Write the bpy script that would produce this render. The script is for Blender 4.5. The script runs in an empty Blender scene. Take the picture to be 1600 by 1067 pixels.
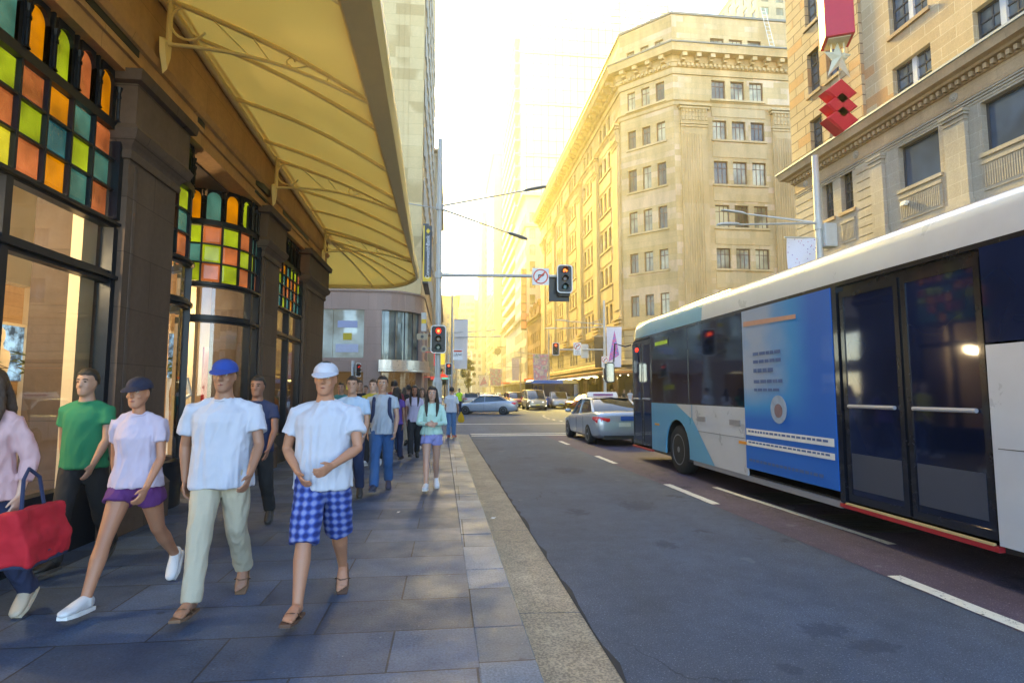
import bpy, bmesh, math, random
from mathutils import Vector, Matrix, noise
R = math.radians
SC = bpy.context.scene
COL = SC.collection
random.seed(7)
# ---------------------------------------------------------------- camera, world, sun, exposure
cam_d = bpy.data.cameras.new('camera'); cam = bpy.data.objects.new('camera', cam_d); COL.objects.link(cam)
cam.location = (0, 0, 1.55); cam.rotation_euler = (R(90 + 5.047), 0, R(-6.394))
cam_d.lens = 20.0; cam_d.sensor_width = 36.0; cam_d.clip_start = 0.05; cam_d.clip_end = 3000
SC.camera = cam
SUN_EL, SUN_AZ = 29.0, -8.5
W = bpy.data.worlds.new('World'); SC.world = W; W.use_nodes = True
nt = W.node_tree; nt.nodes.clear()
wo = nt.nodes.new('ShaderNodeOutputWorld'); bg = nt.nodes.new('ShaderNodeBackground'); sk = nt.nodes.new('ShaderNodeTexSky')
sk.sky_type = 'NISHITA'; sk.sun_disc = False; sk.sun_elevation = R(SUN_EL); sk.sun_rotation = R(SUN_AZ)
sk.dust_density = 0.25; sk.air_density = 1.0; sk.ozone_density = 3.0; sk.altitude = 0
bg.inputs['Strength'].default_value = 0.15
nt.links.new(sk.outputs[0], bg.inputs['Color']); nt.links.new(bg.outputs[0], wo.inputs['Surface'])
sd = bpy.data.lights.new('sun', 'SUN'); sun = bpy.data.objects.new('sun', sd); COL.objects.link(sun)
sd.energy = 4.0; sd.angle = R(8); sd.color = (1.0, 0.72, 0.16)
_d = Vector((math.sin(R(SUN_AZ)) * math.cos(R(SUN_EL)), math.cos(R(SUN_AZ)) * math.cos(R(SUN_EL)), math.sin(R(SUN_EL))))
sun.rotation_euler = _d.to_track_quat('Z', 'Y').to_euler()
SC.view_settings.view_transform = 'Standard'; SC.view_settings.look = 'None'
SC.view_settings.exposure = 2.6; SC.view_settings.gamma = 1.0; SC.view_settings.use_curve_mapping = False
SC.cycles.max_bounces = 6; SC.cycles.transparent_max_bounces = 16; SC.cycles.volume_bounces = 0
SC.cycles.use_denoising = True; SC.cycles.caustics_reflective = False; SC.cycles.caustics_refractive = False
SC.cycles.sample_clamp_indirect = 4.0

# ---------------------------------------------------------------- materials
def new_mat(name):
    m = bpy.data.materials.new(name); m.use_nodes = True
    t = m.node_tree; return m, t, t.nodes['Principled BSDF']
def N(t, k, **kw):
    n = t.nodes.new(k)
    for a, v in kw.items():
        if a in n.inputs: n.inputs[a].default_value = v
        else: setattr(n, a, v)
    return n
def c4(c): return (c[0], c[1], c[2], 1)
_mc = {}
def mat(name, col=(.5, .5, .5), rough=.6, metal=0.0, var=.12, scale=8.0, bump=0.0, bscale=60.0, coat=0.0, emis=None, es=1.0, spec=.5, alpha=None, obj=True, rvar=.1):
    """plain surface with procedural variation in colour, roughness and (optionally) relief"""
    if name in _mc: return _mc[name]
    m, t, b = new_mat(name); _mc[name] = m
    L = t.links.new
    tc = N(t, 'ShaderNodeTexCoord'); src = tc.outputs['Object']
    nz = N(t, 'ShaderNodeTexNoise', Scale=scale, Detail=6.0, Roughness=.62); L(src, nz.inputs['Vector'])
    mx = N(t, 'ShaderNodeMix', data_type='RGBA')
    mx.inputs[6].default_value = c4([max(0, c * (1 - var)) for c in col]); mx.inputs[7].default_value = c4([min(1, c * (1 + var)) for c in col])
    L(nz.outputs['Fac'], mx.inputs[0]); L(mx.outputs[2], b.inputs['Base Color'])
    mr = N(t, 'ShaderNodeMapRange'); mr.inputs['To Min'].default_value = max(.02, rough - rvar); mr.inputs['To Max'].default_value = min(1, rough + rvar)
    L(nz.outputs['Fac'], mr.inputs['Value']); L(mr.outputs[0], b.inputs['Roughness'])
    b.inputs['Metallic'].default_value = metal; b.inputs['Coat Weight'].default_value = coat; b.inputs['Coat Roughness'].default_value = .06
    b.inputs['Specular IOR Level'].default_value = spec
    if bump:
        n2 = N(t, 'ShaderNodeTexNoise', Scale=bscale, Detail=4.0); L(src, n2.inputs['Vector'])
        bp = N(t, 'ShaderNodeBump', Strength=bump, Distance=.02); L(n2.outputs['Fac'], bp.inputs['Height']); L(bp.outputs[0], b.inputs['Normal'])
    if emis is not None:
        b.inputs['Emission Color'].default_value = c4(emis); b.inputs['Emission Strength'].default_value = es
    if alpha is not None: b.inputs['Alpha'].default_value = alpha
    return m
def wall_uv(t):
    """vector (run along the wall, height) from world position and normal"""
    L = t.links.new
    g = N(t, 'ShaderNodeNewGeometry'); sp = N(t, 'ShaderNodeSeparateXYZ'); sn = N(t, 'ShaderNodeSeparateXYZ')
    L(g.outputs['Position'], sp.inputs[0]); L(g.outputs['True Normal'], sn.inputs[0])
    def M(op, a, b=None):
        n = N(t, 'ShaderNodeMath', operation=op)
        for i, q in enumerate((a, b)):
            if q is None: continue
            if isinstance(q, (int, float)): n.inputs[i].default_value = q
            else: L(q, n.inputs[i])
        return n.outputs[0]
    ax = M('ABSOLUTE', sn.outputs[1]); ay = M('ABSOLUTE', sn.outputs[0])
    u = M('ADD', M('MULTIPLY', sp.outputs[0], ax), M('MULTIPLY', sp.outputs[1], ay))
    cb = N(t, 'ShaderNodeCombineXYZ'); L(u, cb.inputs[0]); L(sp.outputs[2], cb.inputs[1])
    return cb.outputs[0], g.outputs['Position']
def stone(name, col, col2, bw=.9, bh=.4, mortar=.012, mcol=None, rough=.85, patch=None, pamt=.62, dirt=.35, bump=.35, streak=.3):
    if name in _mc: return _mc[name]
    m, t, b = new_mat(name); _mc[name] = m; L = t.links.new
    uv, pos = wall_uv(t)
    mcol = mcol or [c * .6 for c in col]
    br = N(t, 'ShaderNodeTexBrick', offset=.5)
    br.inputs['Color1'].default_value = c4(col); br.inputs['Color2'].default_value = c4(col2); br.inputs['Mortar'].default_value = c4(mcol)
    br.inputs['Scale'].default_value = 1.0; br.inputs['Mortar Size'].default_value = mortar; br.inputs['Mortar Smooth'].default_value = .3
    br.inputs['Brick Width'].default_value = bw; br.inputs['Row Height'].default_value = bh; br.inputs['Bias'].default_value = -.2
    L(uv, br.inputs['Vector'])
    out = br.outputs['Color']
    if patch:
        br2 = N(t, 'ShaderNodeTexBrick', offset=.5)
        for k, v in (('Color1', (0, 0, 0, 1)), ('Color2', (1, 1, 1, 1)), ('Mortar', (0, 0, 0, 1))): br2.inputs[k].default_value = v
        br2.inputs['Scale'].default_value = 1.0; br2.inputs['Mortar Size'].default_value = 0
        br2.inputs['Brick Width'].default_value = bw; br2.inputs['Row Height'].default_value = bh; L(uv, br2.inputs['Vector'])
        nz = N(t, 'ShaderNodeTexNoise', Scale=.22, Detail=2.0); L(pos, nz.inputs['Vector'])
        ad = N(t, 'ShaderNodeMath', operation='MULTIPLY'); L(br2.outputs['Color'], ad.inputs[0]); L(nz.outputs['Fac'], ad.inputs[1])
        rp = N(t, 'ShaderNodeMapRange'); rp.inputs['From Min'].default_value = pamt - .1; rp.inputs['From Max'].default_value = pamt - .05; L(ad.outputs[0], rp.inputs['Value'])
        mp = N(t, 'ShaderNodeMix', data_type='RGBA'); mp.inputs[7].default_value = c4(patch); L(rp.outputs[0], mp.inputs[0]); L(out, mp.inputs[6]); out = mp.outputs[2]
    n1 = N(t, 'ShaderNodeTexNoise', Scale=.7, Detail=8.0, Roughness=.65)
    mpn = N(t, 'ShaderNodeMapping'); mpn.inputs['Scale'].default_value = (1, 1, .25); L(pos, mpn.inputs['Vector']); L(mpn.outputs[0], n1.inputs['Vector'])
    r1 = N(t, 'ShaderNodeMapRange'); r1.inputs['From Min'].default_value = .35; r1.inputs['From Max'].default_value = .75
    r1.inputs['To Min'].default_value = 1.0 + dirt * .3; r1.inputs['To Max'].default_value = 1.0 - dirt; L(n1.outputs['Fac'], r1.inputs['Value'])
    n2 = N(t, 'ShaderNodeTexNoise', Scale=14.0, Detail=6.0); L(pos, n2.inputs['Vector'])
    r2 = N(t, 'ShaderNodeMapRange'); r2.inputs['To Min'].default_value = .82; r2.inputs['To Max'].default_value = 1.18; L(n2.outputs['Fac'], r2.inputs['Value'])
    mm = N(t, 'ShaderNodeMath', operation='MULTIPLY'); L(r1.outputs[0], mm.inputs[0]); L(r2.outputs[0], mm.inputs[1])
    mu = N(t, 'ShaderNodeVectorMath', operation='SCALE'); L(out, mu.inputs[0]); L(mm.outputs[0], mu.inputs['Scale'])
    L(mu.outputs[0], b.inputs['Base Color']); b.inputs['Roughness'].default_value = rough; b.inputs['Specular IOR Level'].default_value = .3
    bp = N(t, 'ShaderNodeBump', Strength=bump, Distance=.02)
    ml = N(t, 'ShaderNodeMath', operation='MULTIPLY_ADD'); L(br.outputs['Fac'], ml.inputs[0]); ml.inputs[1].default_value = -1.0; L(n2.outputs['Fac'], ml.inputs[2])
    L(ml.outputs[0], bp.inputs['Height']); L(bp.outputs[0], b.inputs['Normal'])
    return m
def glass(name, tint=(.9, .95, .95), refl=.12, rough=.02):
    """thin window glass: see-through with a fresnel reflection"""
    if name in _mc: return _mc[name]
    m, t, b = new_mat(name); _mc[name] = m; L = t.links.new
    t.nodes.remove(b); o = t.nodes['Material Output']
    tr = N(t, 'ShaderNodeBsdfTransparent'); tr.inputs[0].default_value = c4(tint)
    gl = N(t, 'ShaderNodeBsdfGlossy'); gl.inputs['Roughness'].default_value = rough; gl.inputs[0].default_value = (.95, .97, 1, 1)
    fr = N(t, 'ShaderNodeFresnel', IOR=1.5); nz = N(t, 'ShaderNodeTexNoise', Scale=1.3, Detail=2.0)
    bp = N(t, 'ShaderNodeBump', Strength=.03, Distance=.05); L(nz.outputs['Fac'], bp.inputs['Height']); L(bp.outputs[0], gl.inputs['Normal'])
    ad = N(t, 'ShaderNodeMath', operation='MULTIPLY_ADD'); L(fr.outputs[0], ad.inputs[0]); ad.inputs[1].default_value = .9; ad.inputs[2].default_value = refl
    mx = N(t, 'ShaderNodeMixShader'); L(ad.outputs[0], mx.inputs[0]); L(tr.outputs[0], mx.inputs[1]); L(gl.outputs[0], mx.inputs[2]); L(mx.outputs[0], o.inputs['Surface'])
    return m
def winglass(name, col=(.05, .06, .07), rough=.08, lit=0.0, litcol=(1, .8, .45)):
    """dark opaque window with blinds / rooms behind it, varied by position"""
    if name in _mc: return _mc[name]
    m, t, b = new_mat(name); _mc[name] = m; L = t.links.new
    g = N(t, 'ShaderNodeNewGeometry'); nz = N(t, 'ShaderNodeTexNoise', Scale=.45, Detail=3.0); L(g.outputs['Position'], nz.inputs['Vector'])
    rp = N(t, 'ShaderNodeValToRGB'); L(nz.outputs['Fac'], rp.inputs[0])
    e = rp.color_ramp.elements; e[0].position = .38; e[0].color = c4([c * .45 for c in col]); e[1].position = .62; e[1].color = c4([min(1, c * 2.2) for c in col])
    L(rp.outputs[0], b.inputs['Base Color']); b.inputs['Roughness'].default_value = rough; b.inputs['Specular IOR Level'].default_value = .8
    n2 = N(t, 'ShaderNodeTexNoise', Scale=.9, Detail=1.0); L(g.outputs['Position'], n2.inputs['Vector'])
    bp = N(t, 'ShaderNodeBump', Strength=.06, Distance=.1); L(n2.outputs['Fac'], bp.inputs['Height']); L(bp.outputs[0], b.inputs['Normal'])
    if lit: b.inputs['Emission Color'].default_value = c4(litcol); b.inputs['Emission Strength'].default_value = lit
    return m
# ---------------------------------------------------------------- mesh building
ORG = {}
class MB:
    def __init__(s): s.v = []; s.f = []; s.m = []
    def face(s, pts, mi=0):
        n = len(s.v); s.v += [tuple(p) for p in pts]; s.f.append(tuple(range(n, n + len(pts)))); s.m.append(mi)
    def box(s, x0, x1, y0, y1, z0, z1, mi=0):
        if x0 > x1: x0, x1 = x1, x0
        if y0 > y1: y0, y1 = y1, y0
        if z0 > z1: z0, z1 = z1, z0
        n = len(s.v)
        s.v += [(x0, y0, z0), (x1, y0, z0), (x1, y1, z0), (x0, y1, z0), (x0, y0, z1), (x1, y0, z1), (x1, y1, z1), (x0, y1, z1)]
        for q in ((0, 3, 2, 1), (4, 5, 6, 7), (0, 1, 5, 4), (1, 2, 6, 5), (2, 3, 7, 6), (3, 0, 4, 7)):
            s.f.append(tuple(n + i for i in q)); s.m.append(mi)
    def obox(s, c, U, V, Wv, mi=0):
        """box from centre and three half-vectors"""
        c, U, V, Wv = Vector(c), Vector(U), Vector(V), Vector(Wv)
        n = len(s.v)
        for k in (-1, 1):
            for a, b in ((-1, -1), (1, -1), (1, 1), (-1, 1)): s.v.append(tuple(c + U * a + V * b + Wv * k))
        for q in ((0, 3, 2, 1), (4, 5, 6, 7), (0, 1, 5, 4), (1, 2, 6, 5), (2, 3, 7, 6), (3, 0, 4, 7)):
            s.f.append(tuple(n + i for i in q)); s.m.append(mi)
    def loft(s, rings, cap=True, closed=True, mi=0, loop=False):
        n = len(s.v); k = len(rings[0])
        for r in rings: s.v += [tuple(p) for p in r]
        last = len(rings) if loop else len(rings) - 1
        for i in range(last):
            j2 = (i + 1) % len(rings)
            for j in range(k if closed else k - 1):
                a, b = n + i * k + j, n + i * k + (j + 1) % k
                c, d = n + j2 * k + (j + 1) % k, n + j2 * k + j
                s.f.append((a, b, c, d)); s.m.append(mi)
        if cap and closed and not loop:
            s.f.append(tuple(n + j for j in reversed(range(k)))); s.m.append(mi)
            s.f.append(tuple(n + (len(rings) - 1) * k + j for j in range(k))); s.m.append(mi)
    def tube(s, pts, rad, n=8, mi=0, flat=None, up=None):
        """tube through points; rad = number, list, or list of (rx, ry)"""
        pts = [Vector(p) for p in pts]
        if not isinstance(rad, (list, tuple)): rad = [rad] * len(pts)
        rings = []; U = None
        for i, p in enumerate(pts):
            d = (pts[min(i + 1, len(pts) - 1)] - pts[max(i - 1, 0)])
            if d.length < 1e-9: d = Vector((0, 0, 1))
            d.normalize()
            if U is None:
                h = Vector(up) if up is not None else (Vector((1, 0, 0)) if abs(d.x) < .8 else Vector((0, 1, 0)))
                U = (h - d * h.dot(d)).normalized()
            else: U = (U - d * U.dot(d)).normalized()
            V = d.cross(U); r = rad[i]
            rx, ry = r if isinstance(r, (tuple, list)) else (r, r)
            rings.append([p + U * (rx * math.cos(2 * math.pi * j / n)) + V * (ry * math.sin(2 * math.pi * j / n)) for j in range(n)])
        s.loft(rings, mi=mi)
    def sphere(s, c, r, n=12, m=8, mi=0):
        rx, ry, rz = r if isinstance(r, (tuple, list)) else (r, r, r)
        rings = []
        for i in range(1, m):
            th = math.pi * i / m
            rings.append([(c[0] + rx * math.sin(th) * math.cos(2 * math.pi * j / n), c[1] + ry * math.sin(th) * math.sin(2 * math.pi * j / n), c[2] - rz * math.cos(th)) for j in range(n)])
        s.loft(rings, mi=mi)
    def prism(s, poly, z0, z1, mi=0):
        s.loft([[(x, y, z0) for x, y in poly], [(x, y, z1) for x, y in poly]], mi=mi)
    def extr(s, poly, a, b, mi=0):
        """poly of 3-D points swept from offset a to offset b"""
        a, b = Vector(a), Vector(b)
        s.loft([[Vector(p) + a for p in poly], [Vector(p) + b for p in poly]], mi=mi)
    def add(s, o, M=None):
        n = len(s.v)
        s.v += [tuple(M @ Vector(p)) if M else p for p in o.v]
        s.f += [tuple(i + n for i in f) for f in o.f]; s.m += o.m
    def build(s, name, mats, parent=None, smooth=False, angle=35, fix=True, bevel=0, label=None, local=False):
        me = bpy.data.meshes.new(name)
        off = Vector((0, 0, 0))
        if parent is not None and not local: off = origin(parent)
        me.from_pydata([(p[0] - off.x, p[1] - off.y, p[2] - off.z) for p in s.v], [], s.f)
        if not isinstance(mats, (list, tuple)): mats = [mats]
        for m in mats: me.materials.append(m)
        for p, mi in zip(me.polygons, s.m): p.material_index = mi
        if fix:
            b = bmesh.new(); b.from_mesh(me); bmesh.ops.recalc_face_normals(b, faces=b.faces)
            if smooth:
                for e in b.edges:
                    e.smooth = not (len(e.link_faces) == 2 and e.calc_face_angle(0) > R(angle))
                for f in b.faces: f.smooth = True
            b.to_mesh(me); b.free()
        elif smooth:
            for p in me.polygons: p.use_smooth = True
        o = bpy.data.objects.new(name, me); COL.objects.link(o)
        if parent is not None: o.parent = parent
        if bevel:
            md = o.modifiers.new('bevel', 'BEVEL'); md.width = bevel; md.segments = 2; md.limit_method = 'ANGLE'; md.angle_limit = R(40)
        if label: o['label'] = label
        return o
def origin(o):
    v = Vector((0, 0, 0))
    while o is not None:
        v += Vector(ORG.get(o.name, (0, 0, 0))); o = o.parent
    return v
def tag(o, label=None, cat=None, group=None, kind=None):
    if label: o['label'] = label
    if cat: o['category'] = cat
    if group: o['group'] = group
    if kind: o['kind'] = kind
    return o
def thing(name, loc, label, cat, group=None, rz=0, world=True):
    """Empty at the thing's base; children are given in world coordinates (world=True) or in its own frame"""
    o = bpy.data.objects.new(name, None); COL.objects.link(o); o.location = loc; o.rotation_euler = (0, 0, rz)
    o.empty_display_size = .2
    if world: ORG[o.name] = tuple(loc)
    return tag(o, label, cat, group)
def copy_tree(o, parent=None):
    c = o.copy(); COL.objects.link(c)
    if parent is not None: c.parent = parent
    for ch in list(o.children): copy_tree(ch, c)
    return c
def struct(name, mb, m, **k):
    return tag(mb.build(name, m, **k), kind='structure')
def text_mesh(name, txt, m, size, origin_, U, V, parent, depth=.004, align='CENTER', local=False, bold=0):
    """lettering: U = reading direction, V = up of the letters"""
    cu = bpy.data.curves.new('lettering', 'FONT'); cu.body = txt; cu.size = size; cu.align_x = align; cu.align_y = 'CENTER'; cu.extrude = depth; cu.offset = bold
    to = bpy.data.objects.new('lettering', cu); COL.objects.link(to)
    dg = bpy.context.evaluated_depsgraph_get(); me = bpy.data.meshes.new_from_object(to.evaluated_get(dg))
    bpy.data.objects.remove(to); bpy.data.curves.remove(cu)
    U, V = Vector(U).normalized(), Vector(V).normalized(); Wn = U.cross(V)
    M = Matrix(((U.x, V.x, Wn.x, 0), (U.y, V.y, Wn.y, 0), (U.z, V.z, Wn.z, 0), (0, 0, 0, 1)))
    off = Vector((0, 0, 0)) if local or parent is None else origin(parent)
    me.transform(Matrix.Translation(Vector(origin_) - off) @ M); me.materials.clear(); me.materials.append(m)
    o = bpy.data.objects.new(name, me); COL.objects.link(o); o.parent = parent
    return o
class Face:
    """a vertical wall plane: start point a, end point b (x, y); outward normal on the right of a->b"""
    def __init__(s, a, b):
        s.a = Vector((a[0], a[1])); d = Vector((b[0] - a[0], b[1] - a[1])); s.len = d.length; s.u = d.normalized(); s.n = Vector((s.u.y, -s.u.x))
    def p(s, u, z, d=0):
        q = s.a + s.u * u + s.n * d; return (q.x, q.y, z)
    def box(s, mb, u0, u1, z0, z1, d0, d1, mi=0):
        n = len(mb.v)
        mb.v += [s.p(u0, z0, d0), s.p(u1, z0, d0), s.p(u1, z0, d1), s.p(u0, z0, d1), s.p(u0, z1, d0), s.p(u1, z1, d0), s.p(u1, z1, d1), s.p(u0, z1, d1)]
        for q in ((0, 3, 2, 1), (4, 5, 6, 7), (0, 1, 5, 4), (1, 2, 6, 5), (2, 3, 7, 6), (3, 0, 4, 7)):
            mb.f.append(tuple(n + i for i in q)); mb.m.append(mi)
    def wall(s, mb, u0, u1, z0, z1, holes, depth=.3, mi=0, mr=None):
        us = sorted({u0, u1} | {h[0] for h in holes} | {h[1] for h in holes}); zs = sorted({z0, z1} | {h[2] for h in holes} | {h[3] for h in holes})
        us = [u for u in us if u0 <= u <= u1]; zs = [z for z in zs if z0 <= z <= z1]
        for j in range(len(zs) - 1):
            st = None
            for i in range(len(us) - 1):
                uc, zc = (us[i] + us[i + 1]) / 2, (zs[j] + zs[j + 1]) / 2
                hole = any(h[0] < uc < h[1] and h[2] < zc < h[3] for h in holes)
                if not hole and st is None: st = us[i]
                if st is not None and (hole or i == len(us) - 2):
                    e = us[i] if hole else us[i + 1]
                    mb.face([s.p(st, zs[j]), s.p(e, zs[j]), s.p(e, zs[j + 1]), s.p(st, zs[j + 1])], mi); st = None
        for a, b, c, d in [h[:4] for h in holes]:
            mb.face([s.p(a, c), s.p(b, c), s.p(b, c, -depth), s.p(a, c, -depth)], mi); mb.face([s.p(a, d, -depth), s.p(b, d, -depth), s.p(b, d), s.p(a, d)], mi)
            mb.face([s.p(a, c, -depth), s.p(a, d, -depth), s.p(a, d), s.p(a, c)], mi); mb.face([s.p(b, c), s.p(b, d), s.p(b, d, -depth), s.p(b, c, -depth)], mi)
    def window(s, mb, h, depth=.28, fw=.07, cols=2, rows=2, split=None, back=True, mi_f=0, mi_g=1):
        a, b, c, d = h[:4]
        s.box(mb, a, a + fw, c, d, -depth, -depth + .08, mi_f); s.box(mb, b - fw, b, c, d, -depth, -depth + .08, mi_f)
        s.box(mb, a + fw, b - fw, c, c + fw, -depth, -depth + .08, mi_f); s.box(mb, a + fw, b - fw, d - fw, d, -depth, -depth + .08, mi_f)
        iw = (b - a - 2 * fw); ih = (d - c - 2 * fw); t = fw * .35
        for k in range(1, cols):
            u = a + fw + iw * k / cols; s.box(mb, u - t, u + t, c + fw, d - fw, -depth + .003, -depth + .06, mi_f)
        for k in range(1, rows):
            z = c + fw + ih * (split if split and rows == 2 else k / rows); s.box(mb, a + fw, b - fw, z - t, z + t, -depth + .005, -depth + .065, mi_f)
        mb.face([s.p(a + fw * .5, c + fw * .5, -depth + .03), s.p(b - fw * .5, c + fw * .5, -depth + .03), s.p(b - fw * .5, d - fw * .5, -depth + .03), s.p(a + fw * .5, d - fw * .5, -depth + .03)], mi_g)
def profile_run(mb, pts2, path, mi=0, closed=False, cap=True):
    """sweep a profile [(outward d, z)] along a path of (x, y) with mitred corners; outward = right of travel"""
    P = [Vector(p) for p in path]; n = len(P); rings = []
    for i in range(n):
        if closed: a, b = (P[i] - P[i - 1]).normalized(), (P[(i + 1) % n] - P[i]).normalized()
        else:
            a = (P[i] - P[i - 1]).normalized() if i else (P[1] - P[0]).normalized()
            b = (P[i + 1] - P[i]).normalized() if i < n - 1 else a
        na, nb = Vector((a.y, -a.x)), Vector((b.y, -b.x)); mN = (na + nb).normalized(); k = 1 / max(.3, mN.dot(na))
        rings.append([(P[i].x + mN.x * d * k, P[i].y + mN.y * d * k, z) for d, z in pts2])
    mb.loft(rings, mi=mi, loop=closed, cap=cap)
def windows(parent, items, mats, limit=100, name='window'):
    """items: list of (face, hole, kwargs), nearest first; the first `limit` become parts of their own, the rest one piece"""
    rest = MB()
    for i, (fc, h, kw) in enumerate(items):
        if i < limit:
            mb = MB(); fc.window(mb, h, **kw); mb.build(name, mats[:1] + [mats[1 + (h[4] if len(h) > 4 else 0)]], parent)
        else: fc.window(rest, h, **kw)
    if rest.v: tag(rest.build('far_windows', mats[:2], parent), kind='stuff')
# ================================================================ GROUND
RZ = -.12
def ground_mat(name, kind):
    m, t, b = new_mat(name); L = t.links.new
    g = N(t, 'ShaderNodeNewGeometry'); pos = g.outputs['Position']
    def noise_(sc, det=6.0, rough=.6, mp=None):
        n = N(t, 'ShaderNodeTexNoise', Scale=sc, Detail=det, Roughness=rough)
        if mp:
            q = N(t, 'ShaderNodeMapping'); q.inputs['Scale'].default_value = mp; L(pos, q.inputs['Vector']); L(q.outputs[0], n.inputs['Vector'])
        else: L(pos, n.inputs['Vector'])
        return n.outputs['Fac']
    def rng(x, a, b_, c, d):
        r = N(t, 'ShaderNodeMapRange'); r.inputs['From Min'].default_value = a; r.inputs['From Max'].default_value = b_; r.inputs['To Min'].default_value = c; r.inputs['To Max'].default_value = d; L(x, r.inputs['Value']); return r.outputs[0]
    def mul(a, c):
        n = N(t, 'ShaderNodeMath', operation='MULTIPLY'); L(a, n.inputs[0]); L(c, n.inputs[1]); return n.outputs[0]
    def scale(c, f):
        n = N(t, 'ShaderNodeVectorMath', operation='SCALE'); L(c, n.inputs[0]); L(f, n.inputs['Scale']); return n.outputs[0]
    def mixc(f, a, c2):
        n = N(t, 'ShaderNodeMix', data_type='RGBA'); L(f, n.inputs[0])
        for i, q in ((6, a), (7, c2)):
            if isinstance(q, tuple): n.inputs[i].default_value = c4(q)
            else: L(q, n.inputs[i])
        return n.outputs[2]
    grain = noise_(95, 3.0); big = noise_(.55, 5.0); mid = noise_(5.0, 6.0)
    vo = N(t, 'ShaderNodeTexVoronoi', Scale=130.0); L(pos, vo.inputs['Vector'])
    bpv = None
    if kind in ('asphalt', 'redlane'):
        base = (.044, .059, .088) if kind == 'asphalt' else (.064, .048, .078)
        light = (.13, .15, .19) if kind == 'asphalt' else (.17, .13, .15)
        sp = rng(noise_(75, 2.0), .60, .68, 0, 1)
        c = mixc(sp, base, light)
        c = scale(c, rng(big, .3, .7, .82, 1.18)); c = scale(c, rng(mid, .3, .7, .86, 1.14)); c = scale(c, rng(vo.outputs['Distance'], 0, .6, .55, 1.35))
        # oil stains: small dark blotches
        st = mul(rng(noise_(1.4, 5.0, .7), .58, .66, 0, 1), rng(noise_(.35, 1.0), .45, .55, 0, 1))
        c = mixc(rng(st, 0, 1, 0, .7), c, (.014, .019, .032))
        if kind == 'asphalt':
            for (cx, cy, rx, ry) in ((2.65, 3.9, .26, .16), (2.8, 3.62, .20, .12), (2.07, 3.4, .10, .10), (2.78, 8.3, .35, .45), (2.4, 6.2, .14, .22), (1.83, 7.95, .16, .3), (2.59, 12.1, .4, .7)):
                sb_ = N(t, 'ShaderNodeVectorMath', operation='SUBTRACT'); L(pos, sb_.inputs[0]); sb_.inputs[1].default_value = (cx, cy, RZ); dv = N(t, 'ShaderNodeVectorMath', operation='MULTIPLY'); L(sb_.outputs[0], dv.inputs[0]); dv.inputs[1].default_value = (1 / rx, 1 / ry, 0)
                ln_ = N(t, 'ShaderNodeVectorMath', operation='LENGTH'); L(dv.outputs[0], ln_.inputs[0]); ns = noise_(9.0, 8.0, .75); ma = N(t, 'ShaderNodeMath', operation='MULTIPLY_ADD'); L(ns, ma.inputs[0]); ma.inputs[1].default_value = -3.2; L(ln_.outputs['Value'], ma.inputs[2])
                c = mixc(rng(ma.outputs[0], -1.05, -.70, .5, 0), c, (.010, .016, .034))
        ck = N(t, 'ShaderNodeTexVoronoi', Scale=.42, feature='DISTANCE_TO_EDGE'); wq = N(t, 'ShaderNodeVectorMath', operation='ADD'); nq = N(t, 'ShaderNodeTexNoise', Scale=1.6, Detail=6.0); L(pos, nq.inputs['Vector']); L(pos, wq.inputs[0]); L(nq.outputs['Color'], wq.inputs[1]); L(wq.outputs[0], ck.inputs['Vector'])
        c = mixc(mul(rng(ck.outputs['Distance'], .0, .006, .75, 0), rng(noise_(.3, 2.0), .5, .56, 0, 1)), c, (.010, .013, .020))
        c = mixc(rng(noise_(2.2, 2.0, .5), .70, .715, 0, .35), c, (.16, .17, .19))
        # fine tyre wear along the street
        c = scale(c, rng(noise_(.9, 3.0, .5, (1.6, .06, 1)), .3, .7, .90, 1.10))
        b.inputs['Roughness'].default_value = .78; bpv = vo.outputs['Distance']; bs = .5
        b.inputs['Specular IOR Level'].default_value = .35
    elif kind == 'gutter':
        c = mixc(rng(noise_(60, 3), .42, .60, 0, 1), (.23, .185, .125), (.44, .35, .23))
        c = scale(c, rng(big, .3, .7, .80, 1.2)); c = scale(c, rng(mid, .3, .7, .80, 1.15))
        c = mixc(rng(noise_(9, 6, .7), .60, .72, 0, .6), c, (.09, .08, .07))
        b.inputs['Roughness'].default_value = .85; bpv = grain; bs = .4
    else:   # bluestone slabs
        br = N(t, 'ShaderNodeTexBrick', offset=.5); mp = N(t, 'ShaderNodeMapping')
        # slab courses run across the footpath: rows in Y, length in X, edge joint at x = 0.18
        if kind == 'paving':
            mp.inputs['Location'].default_value = (-.18, 0, 0); bw, rh = 1.02, .56
        else: mp.inputs['Location'].default_value = (-.18, .3, 0); mp.inputs['Rotation'].default_value = (0, 0, 0); bw, rh = 40.0, 1.24
        L(pos, mp.inputs['Vector']); L(mp.outputs[0], br.inputs['Vector'])
        k = (.040, .066, .120) if kind == 'paving' else (.074, .106, .158)
        br.inputs['Color1'].default_value = c4([q * .72 for q in k]); br.inputs['Color2'].default_value = c4([q * 1.32 for q in k]); br.inputs['Mortar'].default_value = (.012, .016, .024, 1)
        br.inputs['Scale'].default_value = 1.0; br.inputs['Mortar Size'].default_value = .007; br.inputs['Mortar Smooth'].default_value = .2; br.inputs['Brick Width'].default_value = bw; br.inputs['Row Height'].default_value = rh
        c = scale(br.outputs['Color'], rng(big, .3, .7, .85, 1.15)); c = scale(c, rng(noise_(2.6, 8, .7), .3, .7, .80, 1.2)); c = scale(c, rng(noise_(70, 3), .3, .7, .62, 1.4))
        c = mixc(rng(noise_(3.3, 7, .75), .66, .74, 0, .5), c, (.045, .055, .075))
        c = mixc(rng(noise_(26, 4, .7), .66, .72, 0, .5), c, (.30, .33, .37))
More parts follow.
